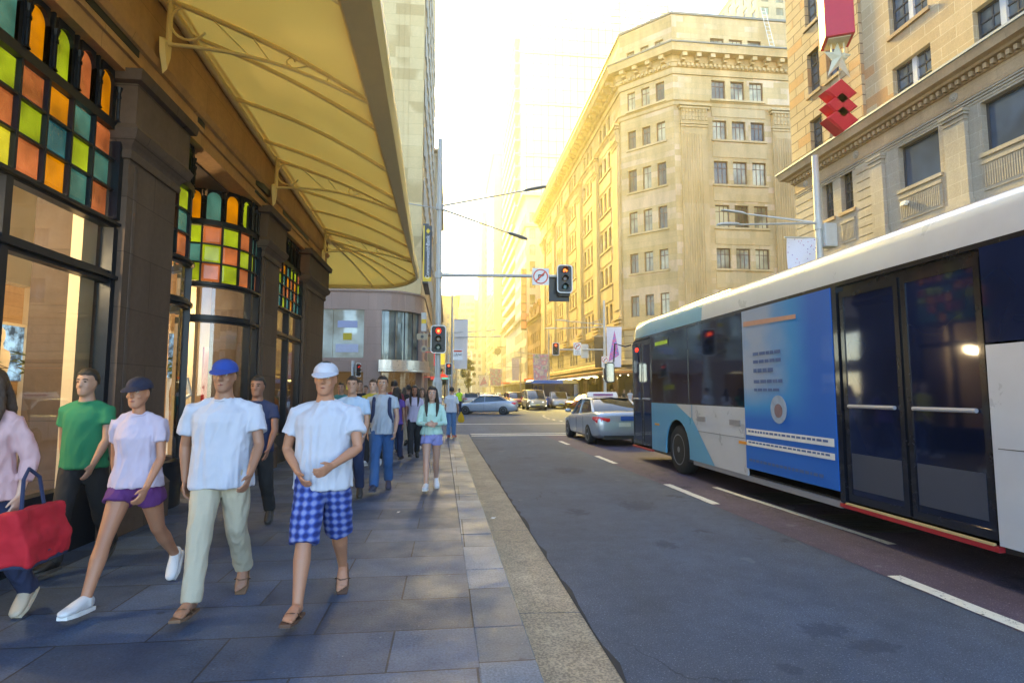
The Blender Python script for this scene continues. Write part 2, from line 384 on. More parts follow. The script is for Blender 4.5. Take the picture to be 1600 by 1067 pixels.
        gv = N(t, 'ShaderNodeTexVoronoi', Scale=1.7); L(pos, gv.inputs['Vector']); c = mixc(rng(gv.outputs['Distance'], .035, .055, .6, 0), c, (.018, .022, .03))
        r = rng(noise_(1.8, 5), .3, .7, .42, .72); L(r, b.inputs['Roughness'])
        ml = N(t, 'ShaderNodeMath', operation='MULTIPLY_ADD'); L(br.outputs['Fac'], ml.inputs[0]); ml.inputs[1].default_value = -1.5; L(noise_(45, 5), ml.inputs[2]); bpv = ml.outputs[0]; bs = .35
    L(c, b.inputs['Base Color'])
    bp = N(t, 'ShaderNodeBump', Strength=bs, Distance=.006); L(bpv, bp.inputs['Height']); L(bp.outputs[0], b.inputs['Normal'])
    return m
M_asph = ground_mat('asphalt', 'asphalt'); M_red = ground_mat('red_asphalt', 'redlane'); M_gut = ground_mat('gutter_concrete', 'gutter')
M_pave = ground_mat('bluestone_paving', 'paving'); M_kerb = ground_mat('bluestone_kerb', 'kerb')
M_line = mat('road_paint', (.70, .68, .58), .7, var=.18, scale=14, bump=.4, bscale=120)
_t = M_line.node_tree; _g = N(_t, 'ShaderNodeTexNoise', Scale=22.0, Detail=8.0, Roughness=.75); _c = N(_t, 'ShaderNodeTexCoord'); _t.links.new(_c.outputs['Object'], _g.inputs['Vector'])
_r = N(_t, 'ShaderNodeMapRange'); _r.inputs['From Min'].default_value = .36; _r.inputs['From Max'].default_value = .42; _t.links.new(_g.outputs['Fac'], _r.inputs['Value']); _t.links.new(_r.outputs[0], _t.nodes['Principled BSDF'].inputs['Alpha'])
M_dark = mat('joint_dark', (.02, .02, .022), .9)

def sheet(name, polys, z, m, thick=None):
    mb = MB()
    for p in polys:
        if thick: mb.prism(p, z - thick, z)
        else: mb.face([(x, y, z) for x, y in p])
    return struct(name, mb, m)
sheet('road', [[(-255, -15.5), (405, -15.5), (405, 900), (-255, 900)]], RZ, M_asph)
def kx(x, y): return x - .011 * (y - 3)      # the kerb runs very slightly towards the facade
KE = 21.3   # where the footpath ends at the crossing
# footpath left of us: paving, kerb stones, concrete gutter
def corner_arc(cx, cy, r, a0, a1, n=10): return [(cx + r * math.cos(R(a0 + (a1 - a0) * i / n)), cy + r * math.sin(R(a0 + (a1 - a0) * i / n))) for i in range(n + 1)]
sheet('footpath', [[(-9, -6), (kx(.205, -6), -6), (kx(.18, KE - 1.5), KE - 1.5)] + corner_arc(kx(.18, KE) - 2.0, KE - 1.5, 2.0, 0, 90)[1:] + [(-9, KE + .5)]], 0, M_pave, .3)
kb = MB()
yy = -6.0
rk = random.Random(3)
while yy < KE - 1.6:
    ln = 1.24; y2 = min(yy + ln - .008, KE - 1.6); zt = rk.uniform(-.002, .002)
    kb.prism([(kx(.195, yy), yy), (kx(.53, yy), yy), (kx(.53, y2), y2), (kx(.195, y2), y2)], -.25, zt); yy += ln
arc_i = corner_arc(kx(.18, KE) - 2.0, KE - 1.6, 2.012, 2, 90); arc_o = corner_arc(kx(.18, KE) - 2.0, KE - 1.6, 2.34, 2, 90)
for i in range(10): kb.prism([arc_i[i], arc_o[i], arc_o[i + 1], arc_i[i + 1]], -.25, .001)
kb.prism([(-9, KE + .52), (arc_i[-1][0], KE + .42), (arc_o[-1][0], KE + .74), (-9, KE + .74)], -.25, .0)
struct('kerb', kb, M_kerb, bevel=.006)
gb = MB(); yy = -6.0
edge = []
while yy < KE - 1.0:
    y2 = yy + 2.6 - .01
    gb.face([(kx(.50, yy), yy, RZ + .020), (kx(1.03, yy) + rk.uniform(-.012, .012), yy, RZ + .006), (kx(1.03, y2) + rk.uniform(-.012, .012), y2, RZ + .006), (kx(.50, y2), y2, RZ + .020)]); yy += 2.6
struct('gutter', gb, M_gut)
# broken asphalt joint beside the gutter
jb = MB(); yy = -4.0; pw = .012
while yy < KE - 1:
    w = rk.choice([.006, .012, .02, .03]) if rk.random() > .15 else .045
    st = rk.uniform(.10, .25); x0 = kx(1.028, yy)
    jb.face([(x0 - .004, yy, RZ + .010), (x0 + pw, yy, RZ + .010), (x0 + w, yy + st, RZ + .010), (x0 - .006, yy + st, RZ + .010)]); yy += st; pw = w
struct('road_joint', jb, M_dark)
# red bus lane strip
def lx(x, y): return x - .018 * (y - 4)
sheet('bus_lane', [[(lx(3.98, -6), -6), (7.5, -6), (7.3, 22.0), (lx(3.98, 22.0), 22.0)]], RZ + .004, M_red)
# painted marks
dm = MB()
def dash(x0, y0, x1, y1, w=.13, rag=True):
    n = 14; L_, R_ = [], []
    for i in range(n + 1):
        f = i / n; x = x0 + (x1 - x0) * f; y = y0 + (y1 - y0) * f
        j = rk.uniform(-.008, .008) if rag else 0; j2 = rk.uniform(-.012, .006) if rag else 0
        L_.append((x - w / 2 + j2, y)); R_.append((x + w / 2 + j, y))
    for i in range(n): dm.face([(*L_[i], RZ + .008), (*R_[i], RZ + .008), (*R_[i + 1], RZ + .008), (*L_[i + 1], RZ + .008)])
for y0, y1 in ((2.0, 4.92), (8.25, 10.1), (13.1, 14.7), (17.9, 19.2)):
    dash(lx(4.06, y0), y0, lx(4.06, y1), y1)
dash(4.86, 5.9, 4.66, 9.7, .10)
for y, x0, x1 in ((21.75, .9, 7.2), (22.6, .9, 7.2), (29.6, .2, 7.2)):
    for k in range(6):
        a, b_ = x0 + (x1 - x0) * k / 6, x0 + (x1 - x0) * (k + 1) / 6
        dm.face([(a, y, RZ + .008), (b_, y, RZ + .008), (b_, y + .28, RZ + .008), (a, y + .28, RZ + .008)])
for i in range(7):    # dotted turning line through the junction
    y = 30.5 + i * 1.5; x = 6.2 + .05 * (i - 3) ** 2
    dm.face([(x, y, RZ + .008), (x + .14, y, RZ + .008), (x + .12, y + .75, RZ + .008), (x - .02, y + .75, RZ + .008)])
dm.face([(-.5, 50, RZ + .008), (7.2, 50, RZ + .008), (7.2, 50.35, RZ + .008), (-.5, 50.35, RZ + .008)])
for k in range(12): dm.face([(6.9, 54 + k * 9, RZ + .008), (7.05, 54 + k * 9, RZ + .008), (7.05, 58 + k * 9, RZ + .008), (6.9, 58 + k * 9, RZ + .008)])
struct('road_markings', dm, M_line)
# manhole covers under the bus
for (x, y, nm) in ((5.45, 8.6, 'bus_lane'), (5.5, 6.9, 'bus_lane')):
    mb = MB(); mb.box(x - .55, x + .55, y - .5, y + .5, RZ + .0045, RZ + .010)
    for k in range(8): mb.box(x - .5, x + .5, y - .45 + k * .12, y - .40 + k * .12, RZ + .010, RZ + .014)
    tag(mb.build('access_cover', mat('iron_cover', (.05, .05, .055), .5, metal=.6)), 'cast iron access cover in the red lane %s' % ('beside the front bus wheel' if y > 8 else 'below the blue panel of the bus'), 'cover')
# footpaths elsewhere
sheet('footpath_across', [[(12.9, -12), (60, -12), (60, 24.6), (15.5, 24.6), (14.0, 24.0), (12.9, 22.6)]], 0, M_pave, .3)
sheet('footpath_right_block', [[(12.9, 48), (15.0, 45.6), (17.5, 44.3), (90, 44.3), (90, 200), (12.9, 300)]], 0, M_pave, .3)
sheet('footpath_left_block', [[(-60, 39.5), (-4, 39.5), (-1.2, 40.6), (-.2, 42.6), (-.2, 260), (-60, 260)]], 0, M_pave, .3)
# litter on the gutter
for i, (x, y, s, lb) in enumerate(((.60, 7.6, .045, 'small scrap of white paper lying on the concrete gutter'), (-.62, 7.6, .025, 'tiny white scrap on the paving left of the kerb'))):
    mb = MB(); z = RZ + .02 if x > .5 else 0.002
    mb.face([(x - s, y - s * .6, z + .004), (x + s * .3, y - s, z + .008), (x + s, y + s * .2, z + .02), (x, y + s * .3, z + .006)]); mb.face([(x, y + s * .3, z + .006), (x + s, y + s * .2, z + .02), (x + s * .6, y + s, z + .004), (x - s * .6, y + s * .7, z + .016)])
    tag(mb.build('paper_scrap', mat('paper', (.75, .75, .72), .8)), lb, 'litter')
# ================================================================ LEFT: SANDSTONE ARCADE WITH COLOURED GLASS SHOPFRONTS
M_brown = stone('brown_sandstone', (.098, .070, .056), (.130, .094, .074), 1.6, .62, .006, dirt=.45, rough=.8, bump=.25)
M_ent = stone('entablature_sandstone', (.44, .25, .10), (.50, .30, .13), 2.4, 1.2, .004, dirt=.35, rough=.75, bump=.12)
M_iron = mat('dark_green_ironwork', (.006, .011, .020), .38, var=.3, spec=.3)
M_cream = mat('cream_canopy_steel', (.86, .66, .26), .45, var=.08)
M_fab = None
arc = thing('sandstone_arcade', (-3.6, 9, 0), 'brown sandstone arcade with coloured glass shopfronts under a cream street canopy', 'building')
XF = -3.6
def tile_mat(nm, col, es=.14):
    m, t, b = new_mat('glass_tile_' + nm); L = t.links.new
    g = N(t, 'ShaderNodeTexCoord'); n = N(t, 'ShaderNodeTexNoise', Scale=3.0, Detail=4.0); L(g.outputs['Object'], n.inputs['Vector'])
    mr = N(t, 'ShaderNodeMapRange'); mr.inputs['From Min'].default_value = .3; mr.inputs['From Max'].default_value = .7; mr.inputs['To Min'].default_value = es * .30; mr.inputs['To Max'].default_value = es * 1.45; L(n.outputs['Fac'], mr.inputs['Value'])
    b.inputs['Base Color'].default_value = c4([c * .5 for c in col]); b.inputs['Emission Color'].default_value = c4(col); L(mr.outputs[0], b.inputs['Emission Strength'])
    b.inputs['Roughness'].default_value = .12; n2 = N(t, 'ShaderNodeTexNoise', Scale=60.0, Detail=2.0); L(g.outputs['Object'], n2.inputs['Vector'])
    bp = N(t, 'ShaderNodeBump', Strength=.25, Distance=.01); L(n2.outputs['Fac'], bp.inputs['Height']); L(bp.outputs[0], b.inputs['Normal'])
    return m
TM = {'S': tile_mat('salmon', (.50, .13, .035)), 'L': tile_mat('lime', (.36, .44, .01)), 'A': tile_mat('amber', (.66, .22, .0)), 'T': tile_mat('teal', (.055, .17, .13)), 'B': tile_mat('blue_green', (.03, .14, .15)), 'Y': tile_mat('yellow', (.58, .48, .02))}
TMN = {'S': 'salmon', 'L': 'lime green', 'A': 'amber', 'T': 'teal', 'B': 'blue green', 'Y': 'yellow'}
M_shopglass = glass('shop_glass', (.93, .95, .93), .05)
class Curve:
    """vertical surface above a plan polyline; u = run length, d = outward (right of travel)"""
    def __init__(s, pts):
        s.P = [Vector(p) for p in pts]; s.c = [0]
        for i in range(1, len(s.P)): s.c.append(s.c[-1] + (s.P[i] - s.P[i - 1]).length)
        s.len = s.c[-1]
    def p(s, u, z, d=0):
        u = max(0, min(s.len, u)); i = 0
        while i < len(s.P) - 2 and u > s.c[i + 1]: i += 1
        f = (u - s.c[i]) / (s.c[i + 1] - s.c[i]); q = s.P[i].lerp(s.P[i + 1], f)
        def nrm(k):
            a = (s.P[k] - s.P[k - 1]).normalized() if k > 0 else (s.P[1] - s.P[0]).normalized(); b = (s.P[k + 1] - s.P[k]).normalized() if k < len(s.P) - 1 else a
            t = (a + b).normalized(); return Vector((t.y, -t.x))
        n = nrm(i).lerp(nrm(i + 1), f).normalized(); q = q + n * d
        return (q.x, q.y, z)
    def box(s, mb, u0, u1, z0, z1, d0, d1, mi=0):
        n = max(1, int((u1 - u0) / .09)) if len(s.P) > 2 else 1
        rings = []
        for i in range(n + 1):
            u = u0 + (u1 - u0) * i / n; rings.append([s.p(u, z0, d0), s.p(u, z0, d1), s.p(u, z1, d1), s.p(u, z1, d0)])
        mb.loft(rings, mi=mi)
    def arch(s, mb, u0, u1, z0, z1, d, mi=0, grow=0):
        """round-headed panel; returns outline"""
        u0 -= grow; u1 += grow; r = (u1 - u0) / 2; uc = (u0 + u1) / 2; zc = z1 + grow - r
        out = [(u0, z0), (u1, z0)] + [(uc + r * math.cos(math.pi * i / 10), zc + r * math.sin(math.pi * i / 10)) for i in range(11)]
        return out
def shop_window(cv, cols, arches, name='shop_window', zt=(3.44, 4.42), za=(4.52, 5.02), tr=(2.86, 3.34), sill=.55, mull=(), smallglass=M_shopglass, u_start=0.0, label=None, u_end=None, flip=False, rows=3):
    """cols = [(u0, u1, 'abc')] tile columns (top to bottom); arches = [(u0, u1, 'X')]"""
    fr = MB(); ue = cv.len if u_end is None else u_end; us = u_start
    D = .05
    # horizontal members
    for z0, z1, d in ((sill - .55, sill, .06), (sill, sill + .07, .09), (tr[0] - .13, tr[0], .05), (tr[0] - .09, tr[0] - .05, .10), (tr[1], tr[1] + .09, .05), (tr[1] + .03, tr[1] + .06, .10), (zt[1], za[0], .05), (za[1] + .10, za[1] + .20, .07), (za[1] + .20, za[1] + .32, .13), (za[1] + .32, 5.52, .18)):
        cv.box(fr, us, ue, z0, z1, -.06, d)
    for u in [us, ue - .07] + [c[0] - .02 for c in cols[1:]]:
        cv.box(fr, max(us, u), min(ue, u + (.07 if u in (us, ue - .07) else .025)), zt[0], za[1] + .1, -.05, .04 if u not in (us, ue - .07) else .08)
    for u in [us, ue - .08] + list(mull): cv.box(fr, max(us, u), min(ue, u + .08), sill, tr[1], -.06, .07)
    rh = (zt[1] - zt[0]) / rows
    for k in range(1, rows): cv.box(fr, us, ue, zt[0] + rh * k - .012, zt[0] + rh * k + .012, -.04, .035)
    # spandrel above arches: solid plate with arched cut
    for (u0, u1, k) in arches:
        r = (u1 - u0) / 2; uc = (u0 + u1) / 2; zc = za[1] - r; w = (arches[1][0] - arches[0][0]) if len(arches) > 1 else .34; w = abs(w)
        n = 10
        for i in range(n):
            a0, a1 = math.pi * i / n, math.pi * (i + 1) / n
            p0, p1 = (uc + r * math.cos(a0), zc + r * math.sin(a0)), (uc + r * math.cos(a1), zc + r * math.sin(a1))
            fr.loft([[cv.p(p0[0], p0[1], dd), cv.p(p1[0], p1[1], dd), cv.p(p1[0], za[1] + .12, dd), cv.p(p0[0], za[1] + .12, dd)] for dd in (-.05, .03)])
        for s_ in (-1, 1):   # little columns with cap and base
            ux = uc + s_ * w / 2; q = cv.p(min(max(ux, us), ue), 0, .05)
            fr.tube([(q[0], q[1], za[0]), (q[0], q[1], zc)], .018, 8); fr.tube([(q[0], q[1], zc - .05), (q[0], q[1], zc + .01)], [.02, .036], 8); fr.tube([(q[0], q[1], za[0]), (q[0], q[1], za[0] + .03)], [.034, .02], 8)
            fr.tube([(q[0], q[1], zc - .12), (q[0], q[1], zc - .09)], .026, 8)
            cv.box(fr, max(us, ux - (w / 2 - r)), min(ue, ux + (w / 2 - r)), za[0], zc + .02, -.05, .02)
    root = fr.build(name, M_iron, arc, smooth=True, label=label)
    for (u0, u1, cs) in cols:
        for k, ch in enumerate(cs):
            z1 = zt[1] - rh * k; z0 = z1 - rh; mb = MB(); n = 4 if len(cv.P) > 2 else 1; e = .012
            pts = [(u0 + e, z0 + e), (u1 - e, z0 + e), (u1 - e, z1 - e), (u0 + e, z1 - e)]; b2 = .035
            inn = [(u0 + e + b2, z0 + e + b2), (u1 - e - b2, z0 + e + b2), (u1 - e - b2, z1 - e - b2), (u0 + e + b2, z1 - e - b2)]
            for i in range(4):
                j = (i + 1) % 4; mb.face([cv.p(*pts[i], -.012), cv.p(*pts[j], -.012), cv.p(*inn[j], .004), cv.p(*inn[i], .004)])
            mb.face([cv.p(*q, .004) for q in inn]); mb.face([cv.p(*q, -.03) for q in pts])
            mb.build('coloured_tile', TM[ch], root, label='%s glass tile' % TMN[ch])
    for (u0, u1, ch) in arches:
        mb = MB(); out = cv.arch(mb, u0, u1, za[0], za[1], 0)
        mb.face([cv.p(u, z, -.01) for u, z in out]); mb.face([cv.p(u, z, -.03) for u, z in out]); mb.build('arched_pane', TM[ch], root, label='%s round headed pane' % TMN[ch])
    mb = MB(); n = max(1, int((ue - us) / .1)) if len(cv.P) > 2 else 1
    for i in range(n):
        a, b_ = us + (ue - us) * i / n, us + (ue - us) * (i + 1) / n
        for z0, z1 in ((sill + .07, tr[0] - .13), (tr[0], tr[1])): mb.face([cv.p(a, z0, 0), cv.p(b_, z0, 0), cv.p(b_, z1, 0), cv.p(a, z1, 0)])
    mb.build('clear_pane', smallglass, root, smooth=len(cv.P) > 2, fix=False)
    return root
# bay 1: flat window beside us, columns counted from the pier towards the camera
y = 6.50; cols = []; arches = []
pat = ['STS', 'TLT', 'ABA', 'SLS', 'LSY', 'ALS', 'SAL', 'TSA', 'LTS', 'ALB', 'SLA']
ap = ['A', 'S', 'L', 'A', 'T', 'S', 'A', 'L', 'T', 'S', 'A']
cv1 = Curve([(XF - .12, 2.6), (XF - .12, 6.62)])
for k in range(11):
    u1 = 6.52 - .345 * k - 2.6; u0 = u1 - .345; cols.append((u0, u1, pat[k])); arches.append((u0 + .06, u1 - .06, ap[k]))
cols.sort(); arches.sort()
shop_window(cv1, cols, arches, mull=(2.41, .3), label='large flat window nearest the camera')
# bay 2: two bowed windows with a recessed doorway between
cA = Vector((-4.5, 8.30)); rA = .78
ptsA = [(cA.x + rA * math.cos(R(a)), cA.y + rA * math.sin(R(a))) for a in range(-25, 91, 8)]
cvA = Curve([(-3.79, 7.72)] + ptsA)
def evencols(cv, u0, n, w, pt, aw=.045, arow='ATALSALT'):
    cs = []; ar = []
    for k in range(n): cs.append((u0 + k * w, u0 + (k + 1) * w, pt[k % len(pt)])); ar.append((u0 + k * w + aw, u0 + (k + 1) * w - aw, arow[k % len(arow)]))
    return cs, ar
nA = int((cvA.len - .14) / .30); cs, ar = evencols(cvA, .07, nA, (cvA.len - .14) / nA, ['SAT', 'LTS', 'ABL', 'TLS', 'LSA', 'SAT'], arow='ALSATL')
shop_window(cvA, cs, ar, mull=(cvA.len * .5,), label='bowed window at the left of the doorway recess')
cB = Vector((-4.5, 10.92)); rB = .82
ptsB = [(cB.x + rB * math.cos(R(a)), cB.y + rB * math.sin(R(a))) for a in range(-98, 1, 7)]
cvB = Curve(ptsB + [(-3.68, 11.3)])
wB = .315; cs = [(.07 + k * wB, .07 + (k + 1) * wB, pp) for k, pp in enumerate(['LTL', 'SLS', 'LSL', 'SLS'])]; ar = [(c[0] + .045, c[1] - .045, ch) for c, ch in zip(cs, 'ATAL')]
u = .07 + 4 * wB + .03; w = (cvB.len - .07 - u) / 2
for k, pp in enumerate(['TLT', 'TBS']): cs.append((u + k * w, u + (k + 1) * w, pp)); ar.append((u + k * w + .02, u + (k + 1) * w - .02, 'SA'[k]))
shop_window(cvB, cs, ar, mull=(.07 + 4 * wB - .02,), label='bowed window at the right of the doorway recess')
# doorway at the back of the recess
db = MB(); dF = Face((-5.3, 9.0), (-5.3, 10.2))
dF.window(db, (0, 1.2, 0, 2.8), depth=.05, fw=.1, cols=2, rows=1); dF.window(db, (0, 1.2, 2.85, 5.3), depth=.05, fw=.08, cols=3, rows=4)
db.build('glazed_door', [M_iron, winglass('door_glow', (.25, .18, .10), .1, .08, (.9, .5, .2))], arc)
# bay 3 window beyond the second pier
cv3 = Curve([(XF - .12, 12.35), (XF - .12, 14.6)])
cs, ar = evencols(cv3, .07, 7, (cv3.len - .14) / 7, ['LAST', 'SLTB', 'ATSL', 'TASB', 'LSTA'], arow='AATLASA')
shop_window(cv3, cs, ar, mull=(1.1,), rows=4, label='flat window beside the farthest pier')
# piers
pb = MB()
def pier(y0, y1, capx=.12, x0=XF - .9, x1=XF + .02):
    pb.box(x0, x1, y0, y1, .45, 4.15); pb.box(x0, x1 + .08, y0 - .06, y1 + .06, 0, .42)
    profile_run(pb, [(0, .42), (.08, .42), (.02, .52), (0, .52)], [(x0, y0), (x1, y0), (x1, y1), (x0, y1)][::1])
    # fluted fillets on the face
    for k in range(3): pb.box(x1, x1 + .012, y0 + .12 + k * .02 + .0, y0 + .13 + k * .02, .6, 4.1)
    path = [(x0, y0), (x1, y0), (x1, y1), (x0, y1)]
    profile_run(pb, [(-.02, 4.15), (.03, 4.15), (.045, 4.20), (.03, 4.25), (.05, 4.3), (.12, 4.36), (.15, 4.45), (.10, 4.52), (.10, 4.98), (.16, 5.0), (.18, 5.12), (-.02, 5.12)], path)
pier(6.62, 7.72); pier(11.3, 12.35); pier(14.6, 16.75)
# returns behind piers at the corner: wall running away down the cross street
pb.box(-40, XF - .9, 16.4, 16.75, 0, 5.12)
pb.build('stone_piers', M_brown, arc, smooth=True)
# entablature band and soffit
eb = MB()
prof = [(-.35, 5.08), (.02, 5.08), (.02, 5.26), (.05, 5.27), (.05, 5.42), (.09, 5.44), (.12, 5.52), (.07, 5.56), (.07, 6.28), (.10, 6.30), (.16, 6.38), (.2, 6.44), (.2, 6.9), (-.35, 6.9)]
profile_run(eb, prof, [(XF, -3), (XF, 16.78), (-40, 16.78)])
eb.build('entablature', M_ent, arc, smooth=True)
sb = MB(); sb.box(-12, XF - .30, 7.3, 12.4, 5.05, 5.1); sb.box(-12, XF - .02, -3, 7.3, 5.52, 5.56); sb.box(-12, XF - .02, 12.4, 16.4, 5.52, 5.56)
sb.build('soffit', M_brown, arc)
up = MB(); fU = Face((XF - .05, -3), (XF - .05, 16.76)); fV = Face((XF - .05, 16.76), (-40, 16.76))
hs = [(1 + 4.2 * k, 2.6 + 4.2 * k, 8.2, 11.5) for k in range(4)]
fU.wall(up, 0, fU.len, 6.9, 18, hs); fV.wall(up, 0, fV.len, 6.9, 18, [(2 + 5 * k, 3.6 + 5 * k, 8.2, 11.5) for k in range(6)])
up.face([(XF - .05, -3, 18), (XF - .05, 16.76, 18), (-40, 16.76, 18), (-40, -3, 18)]); up.build('upper_wall', M_ent, arc)
# ---- canopy
def lerp(a, b, f): return a + (b - a) * f
def fascia(y):     # outer lip x, inner lip x at distance y
    f = (y - 5) / 12.3; return (lerp(-.66, -.98, f), -1.0)
def beam_z(y): return lerp(6.42, 5.95, max(0, min(1, (y - 6) / 11)))
YA0, YE = 1.5, 17.3
cvx = -3.5
edge_in = [(-1.0, y) for y in [YA0 + (YE - YA0) * i / 24 for i in range(25)]]
ca = corner_arc(-2.6, YE + .1, 1.6, 0, 90, 10); ca = [(x, YE + .1 + (y - YE - .1) * 1.45) for x, y in ca]
edge = edge_in[:-1] + ca + [(-4, YE + .1 + 2.35), (-7, YE + 2.35), (-14, YE + 2.2)]
def inner_for(i, x, y):
    if y <= 16.6 and x > -1.01: return (cvx, y)
    return (max(cvx, -40), 16.7) if x > -3.4 else (x, 16.85)
def canopy_pt(i, f):
    x, y = edge[i]; ix, iy = inner_for(i, x, y)
    zi = beam_z(min(iy, 17)); ze = 5.17
    sag = .10 * math.sin(math.pi * f) + .035 * math.sin(math.pi * f) * math.sin(i * 1.1)
    return (lerp(ix, x, f), lerp(iy, y, f), lerp(zi, ze, f) + sag)
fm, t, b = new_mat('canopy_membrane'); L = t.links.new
b.inputs['Base Color'].default_value = (.84, .56, .17, 1); b.inputs['Roughness'].default_value = .7  # golden glow of the glare is put into the cream membrane's base and translucent colours
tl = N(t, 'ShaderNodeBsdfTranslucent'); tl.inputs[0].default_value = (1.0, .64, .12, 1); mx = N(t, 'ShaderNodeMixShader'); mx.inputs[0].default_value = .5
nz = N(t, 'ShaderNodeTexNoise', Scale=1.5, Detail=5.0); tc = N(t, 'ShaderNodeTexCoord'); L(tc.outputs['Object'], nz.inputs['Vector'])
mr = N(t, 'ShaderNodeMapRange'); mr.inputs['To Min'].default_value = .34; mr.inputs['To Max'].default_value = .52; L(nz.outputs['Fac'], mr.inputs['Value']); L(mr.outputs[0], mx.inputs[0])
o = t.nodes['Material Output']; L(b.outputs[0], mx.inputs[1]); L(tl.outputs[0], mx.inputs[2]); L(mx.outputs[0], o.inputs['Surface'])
cb = MB(); ne = len(edge)
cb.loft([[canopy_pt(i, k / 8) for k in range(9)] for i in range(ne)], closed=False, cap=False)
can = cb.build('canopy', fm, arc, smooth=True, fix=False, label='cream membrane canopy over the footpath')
fb = MB()
rings = []
for i, (x, y) in enumerate(edge):
    a = Vector(edge[max(0, i - 1)]); c = Vector(edge[min(ne - 1, i + 1)]); d = (c - a).normalized(); n_ = Vector((d.y, -d.x))
    wl = (fascia(y)[0] + 1.0) if x > -1.001 else .09
    wl = max(.07, wl)
    P = lambda q, z: (x + n_.x * q, y + n_.y * q, z)
    rings.append([P(-.03, 5.10), P(.0, 5.06), P(wl * .8, 5.10), P(wl, 5.18), P(wl, 5.34), P(wl - .02, 5.36), P(-.03, 5.30)])
fb.loft(rings)
fb.build('fascia', M_cream, can, smooth=True)
rb = MB()
for yb in [2.2 + .0, 3.6, 5.15, 7.7, 9.2, 10.6, 12.9, 14.2, 15.6]:
    i = min(range(25), key=lambda q: abs(edge[q][1] - yb)); r_ = MB()
    pts = [Vector(canopy_pt(i, k / 8)) + Vector((0, yb - edge[i][1], -.03)) for k in range(9)]
    r_.tube(pts, [(.022, .035)] * 9, 8); r_.build('rib', M_cream, can, smooth=True)
for i in range(25, ne, 3): r_ = MB(); r_.tube([Vector(canopy_pt(i, k / 8)) + Vector((0, 0, -.03)) for k in range(9)], .03, 8); r_.build('rib', M_cream, can, smooth=True)
rb.tube([(cvx + .02, y, beam_z(y) - .06) for y in [0, 4, 8, 12, 16.9]], .055, 10)
rb2 = MB(); rb2.tube([(cvx + .16, y, beam_z(y) + .02) for y in [0, 4, 8, 12, 16.9]], .03, 8)
rb.build('wall_beam', M_cream, can, smooth=True); rb2.build('wall_gutter', M_cream, can, smooth=True)
def bracket(yb):
    q = MB(); zb = beam_z(yb); X0 = cvx + .05; zt_ = zb - .05
    # wall plate, top chord, lower curved chord, ring, struts
    q.tube([(X0 + .03, yb, zb - .62), (X0 + .03, yb, zt_)], .035, 8); q.tube([(X0, yb - .1, zb), (X0, yb + .1, zb)], .05, 8)
    top = [(lerp(X0, -1.0, f), yb, lerp(zt_, 5.19, f) + .07 * math.sin(math.pi * f)) for f in [k / 10 for k in range(11)]]
    low = [(lerp(X0, -1.0, f), yb, lerp(zb - .62, 5.14, f) + .16 * math.sin(math.pi * f)) for f in [k / 10 for k in range(11)]]
    q.tube(top, .035, 8); q.tube(low, .024, 8)
    q.tube([(X0 + .26 + .22 * math.cos(R(a)), yb, zb - .33 + .22 * math.sin(R(a))) for a in range(40, 331, 18)], .016, 6)
    for k, l in ((2, 4), (4, 5), (7, 6)): q.tube([top[k], low[l]], .009, 6)
    for k in (6, 8): q.tube([((top[k][0] + low[k][0]) / 2 + .05 * math.cos(R(a)), yb, (top[k][2] + low[k][2]) / 2 + .05 * math.sin(R(a))) for a in range(0, 300, 30)], .010, 6)
    # shield-shaped wall shoe
    q.loft([[(X0 - .02, yb + w, zb - .66 + h) for w, h in ((0, -.34), (.10, -.12), (.12, .06), (0, .12), (-.12, .06), (-.10, -.12))], [(X0 + .03, yb + w, zb - .66 + h) for w, h in ((0, -.28), (.07, -.10), (.08, .04), (0, .09), (-.08, .04), (-.07, -.10))]])
    q.build('bracket', M_cream, can, smooth=True)
for yb in (2.3, 7.0, 11.4, 15.9): bracket(yb)
# ---- interior of the arcade shops
M_wood = stone('shop_timber', (.46, .27, .12), (.52, .32, .15), 3.0, .24, .004, rough=.6, dirt=.12, bump=.1)
M_wallw = mat('shop_cream_wall', (.72, .60, .42), .8, var=.08, scale=2)
ib = MB(); ib.box(-12, -11.9, -3, 16.3, 0, 5.5, 0); ib.build('back_wall', M_wood, arc)
ib = MB(); ib.box(-12, XF - .5, -3, 16.3, 5.40, 5.50); ib.build('ceiling', M_wallw, arc)
ib = MB(); ib.box(-12, XF - .5, -3, 16.3, -.01, .012); ib.build('shop_floor', mat('shop_floor', (.30, .22, .14), .35), arc)
ib = MB(); ib.box(-5.25, XF - 1.1, 7.9, 8.0, 0, 5.4); ib.box(-8.2, XF - 1.3, 11.6, 11.75, 0, 5.4); ib.box(-12, XF - .9, 15.0, 15.1, 0, 5.4)
ib.box(-5.75, -5.6, -2, 8.3, 2.95, 5.4); ib.build('partition', M_wallw, arc)
ib = MB(); ib.box(-8.04, -7.98, -3, 15.0, 0.0, 5.38); ib.build('timber_screen', M_wood, arc)
for a_, b_ in ((6.36, 6.6), (12.5, 12.7)): ib = MB(); ib.box(XF - .36, XF - .25, a_, b_, .5, 5.2); ib.build('inner_pilaster', M_wallw, arc)
M_lampface = mat('lamp_face', (1, .9, .7), .4, emis=(1, .82, .55), es=2.5)
M_white = mat('white_enamel', (.75, .74, .70), .4)
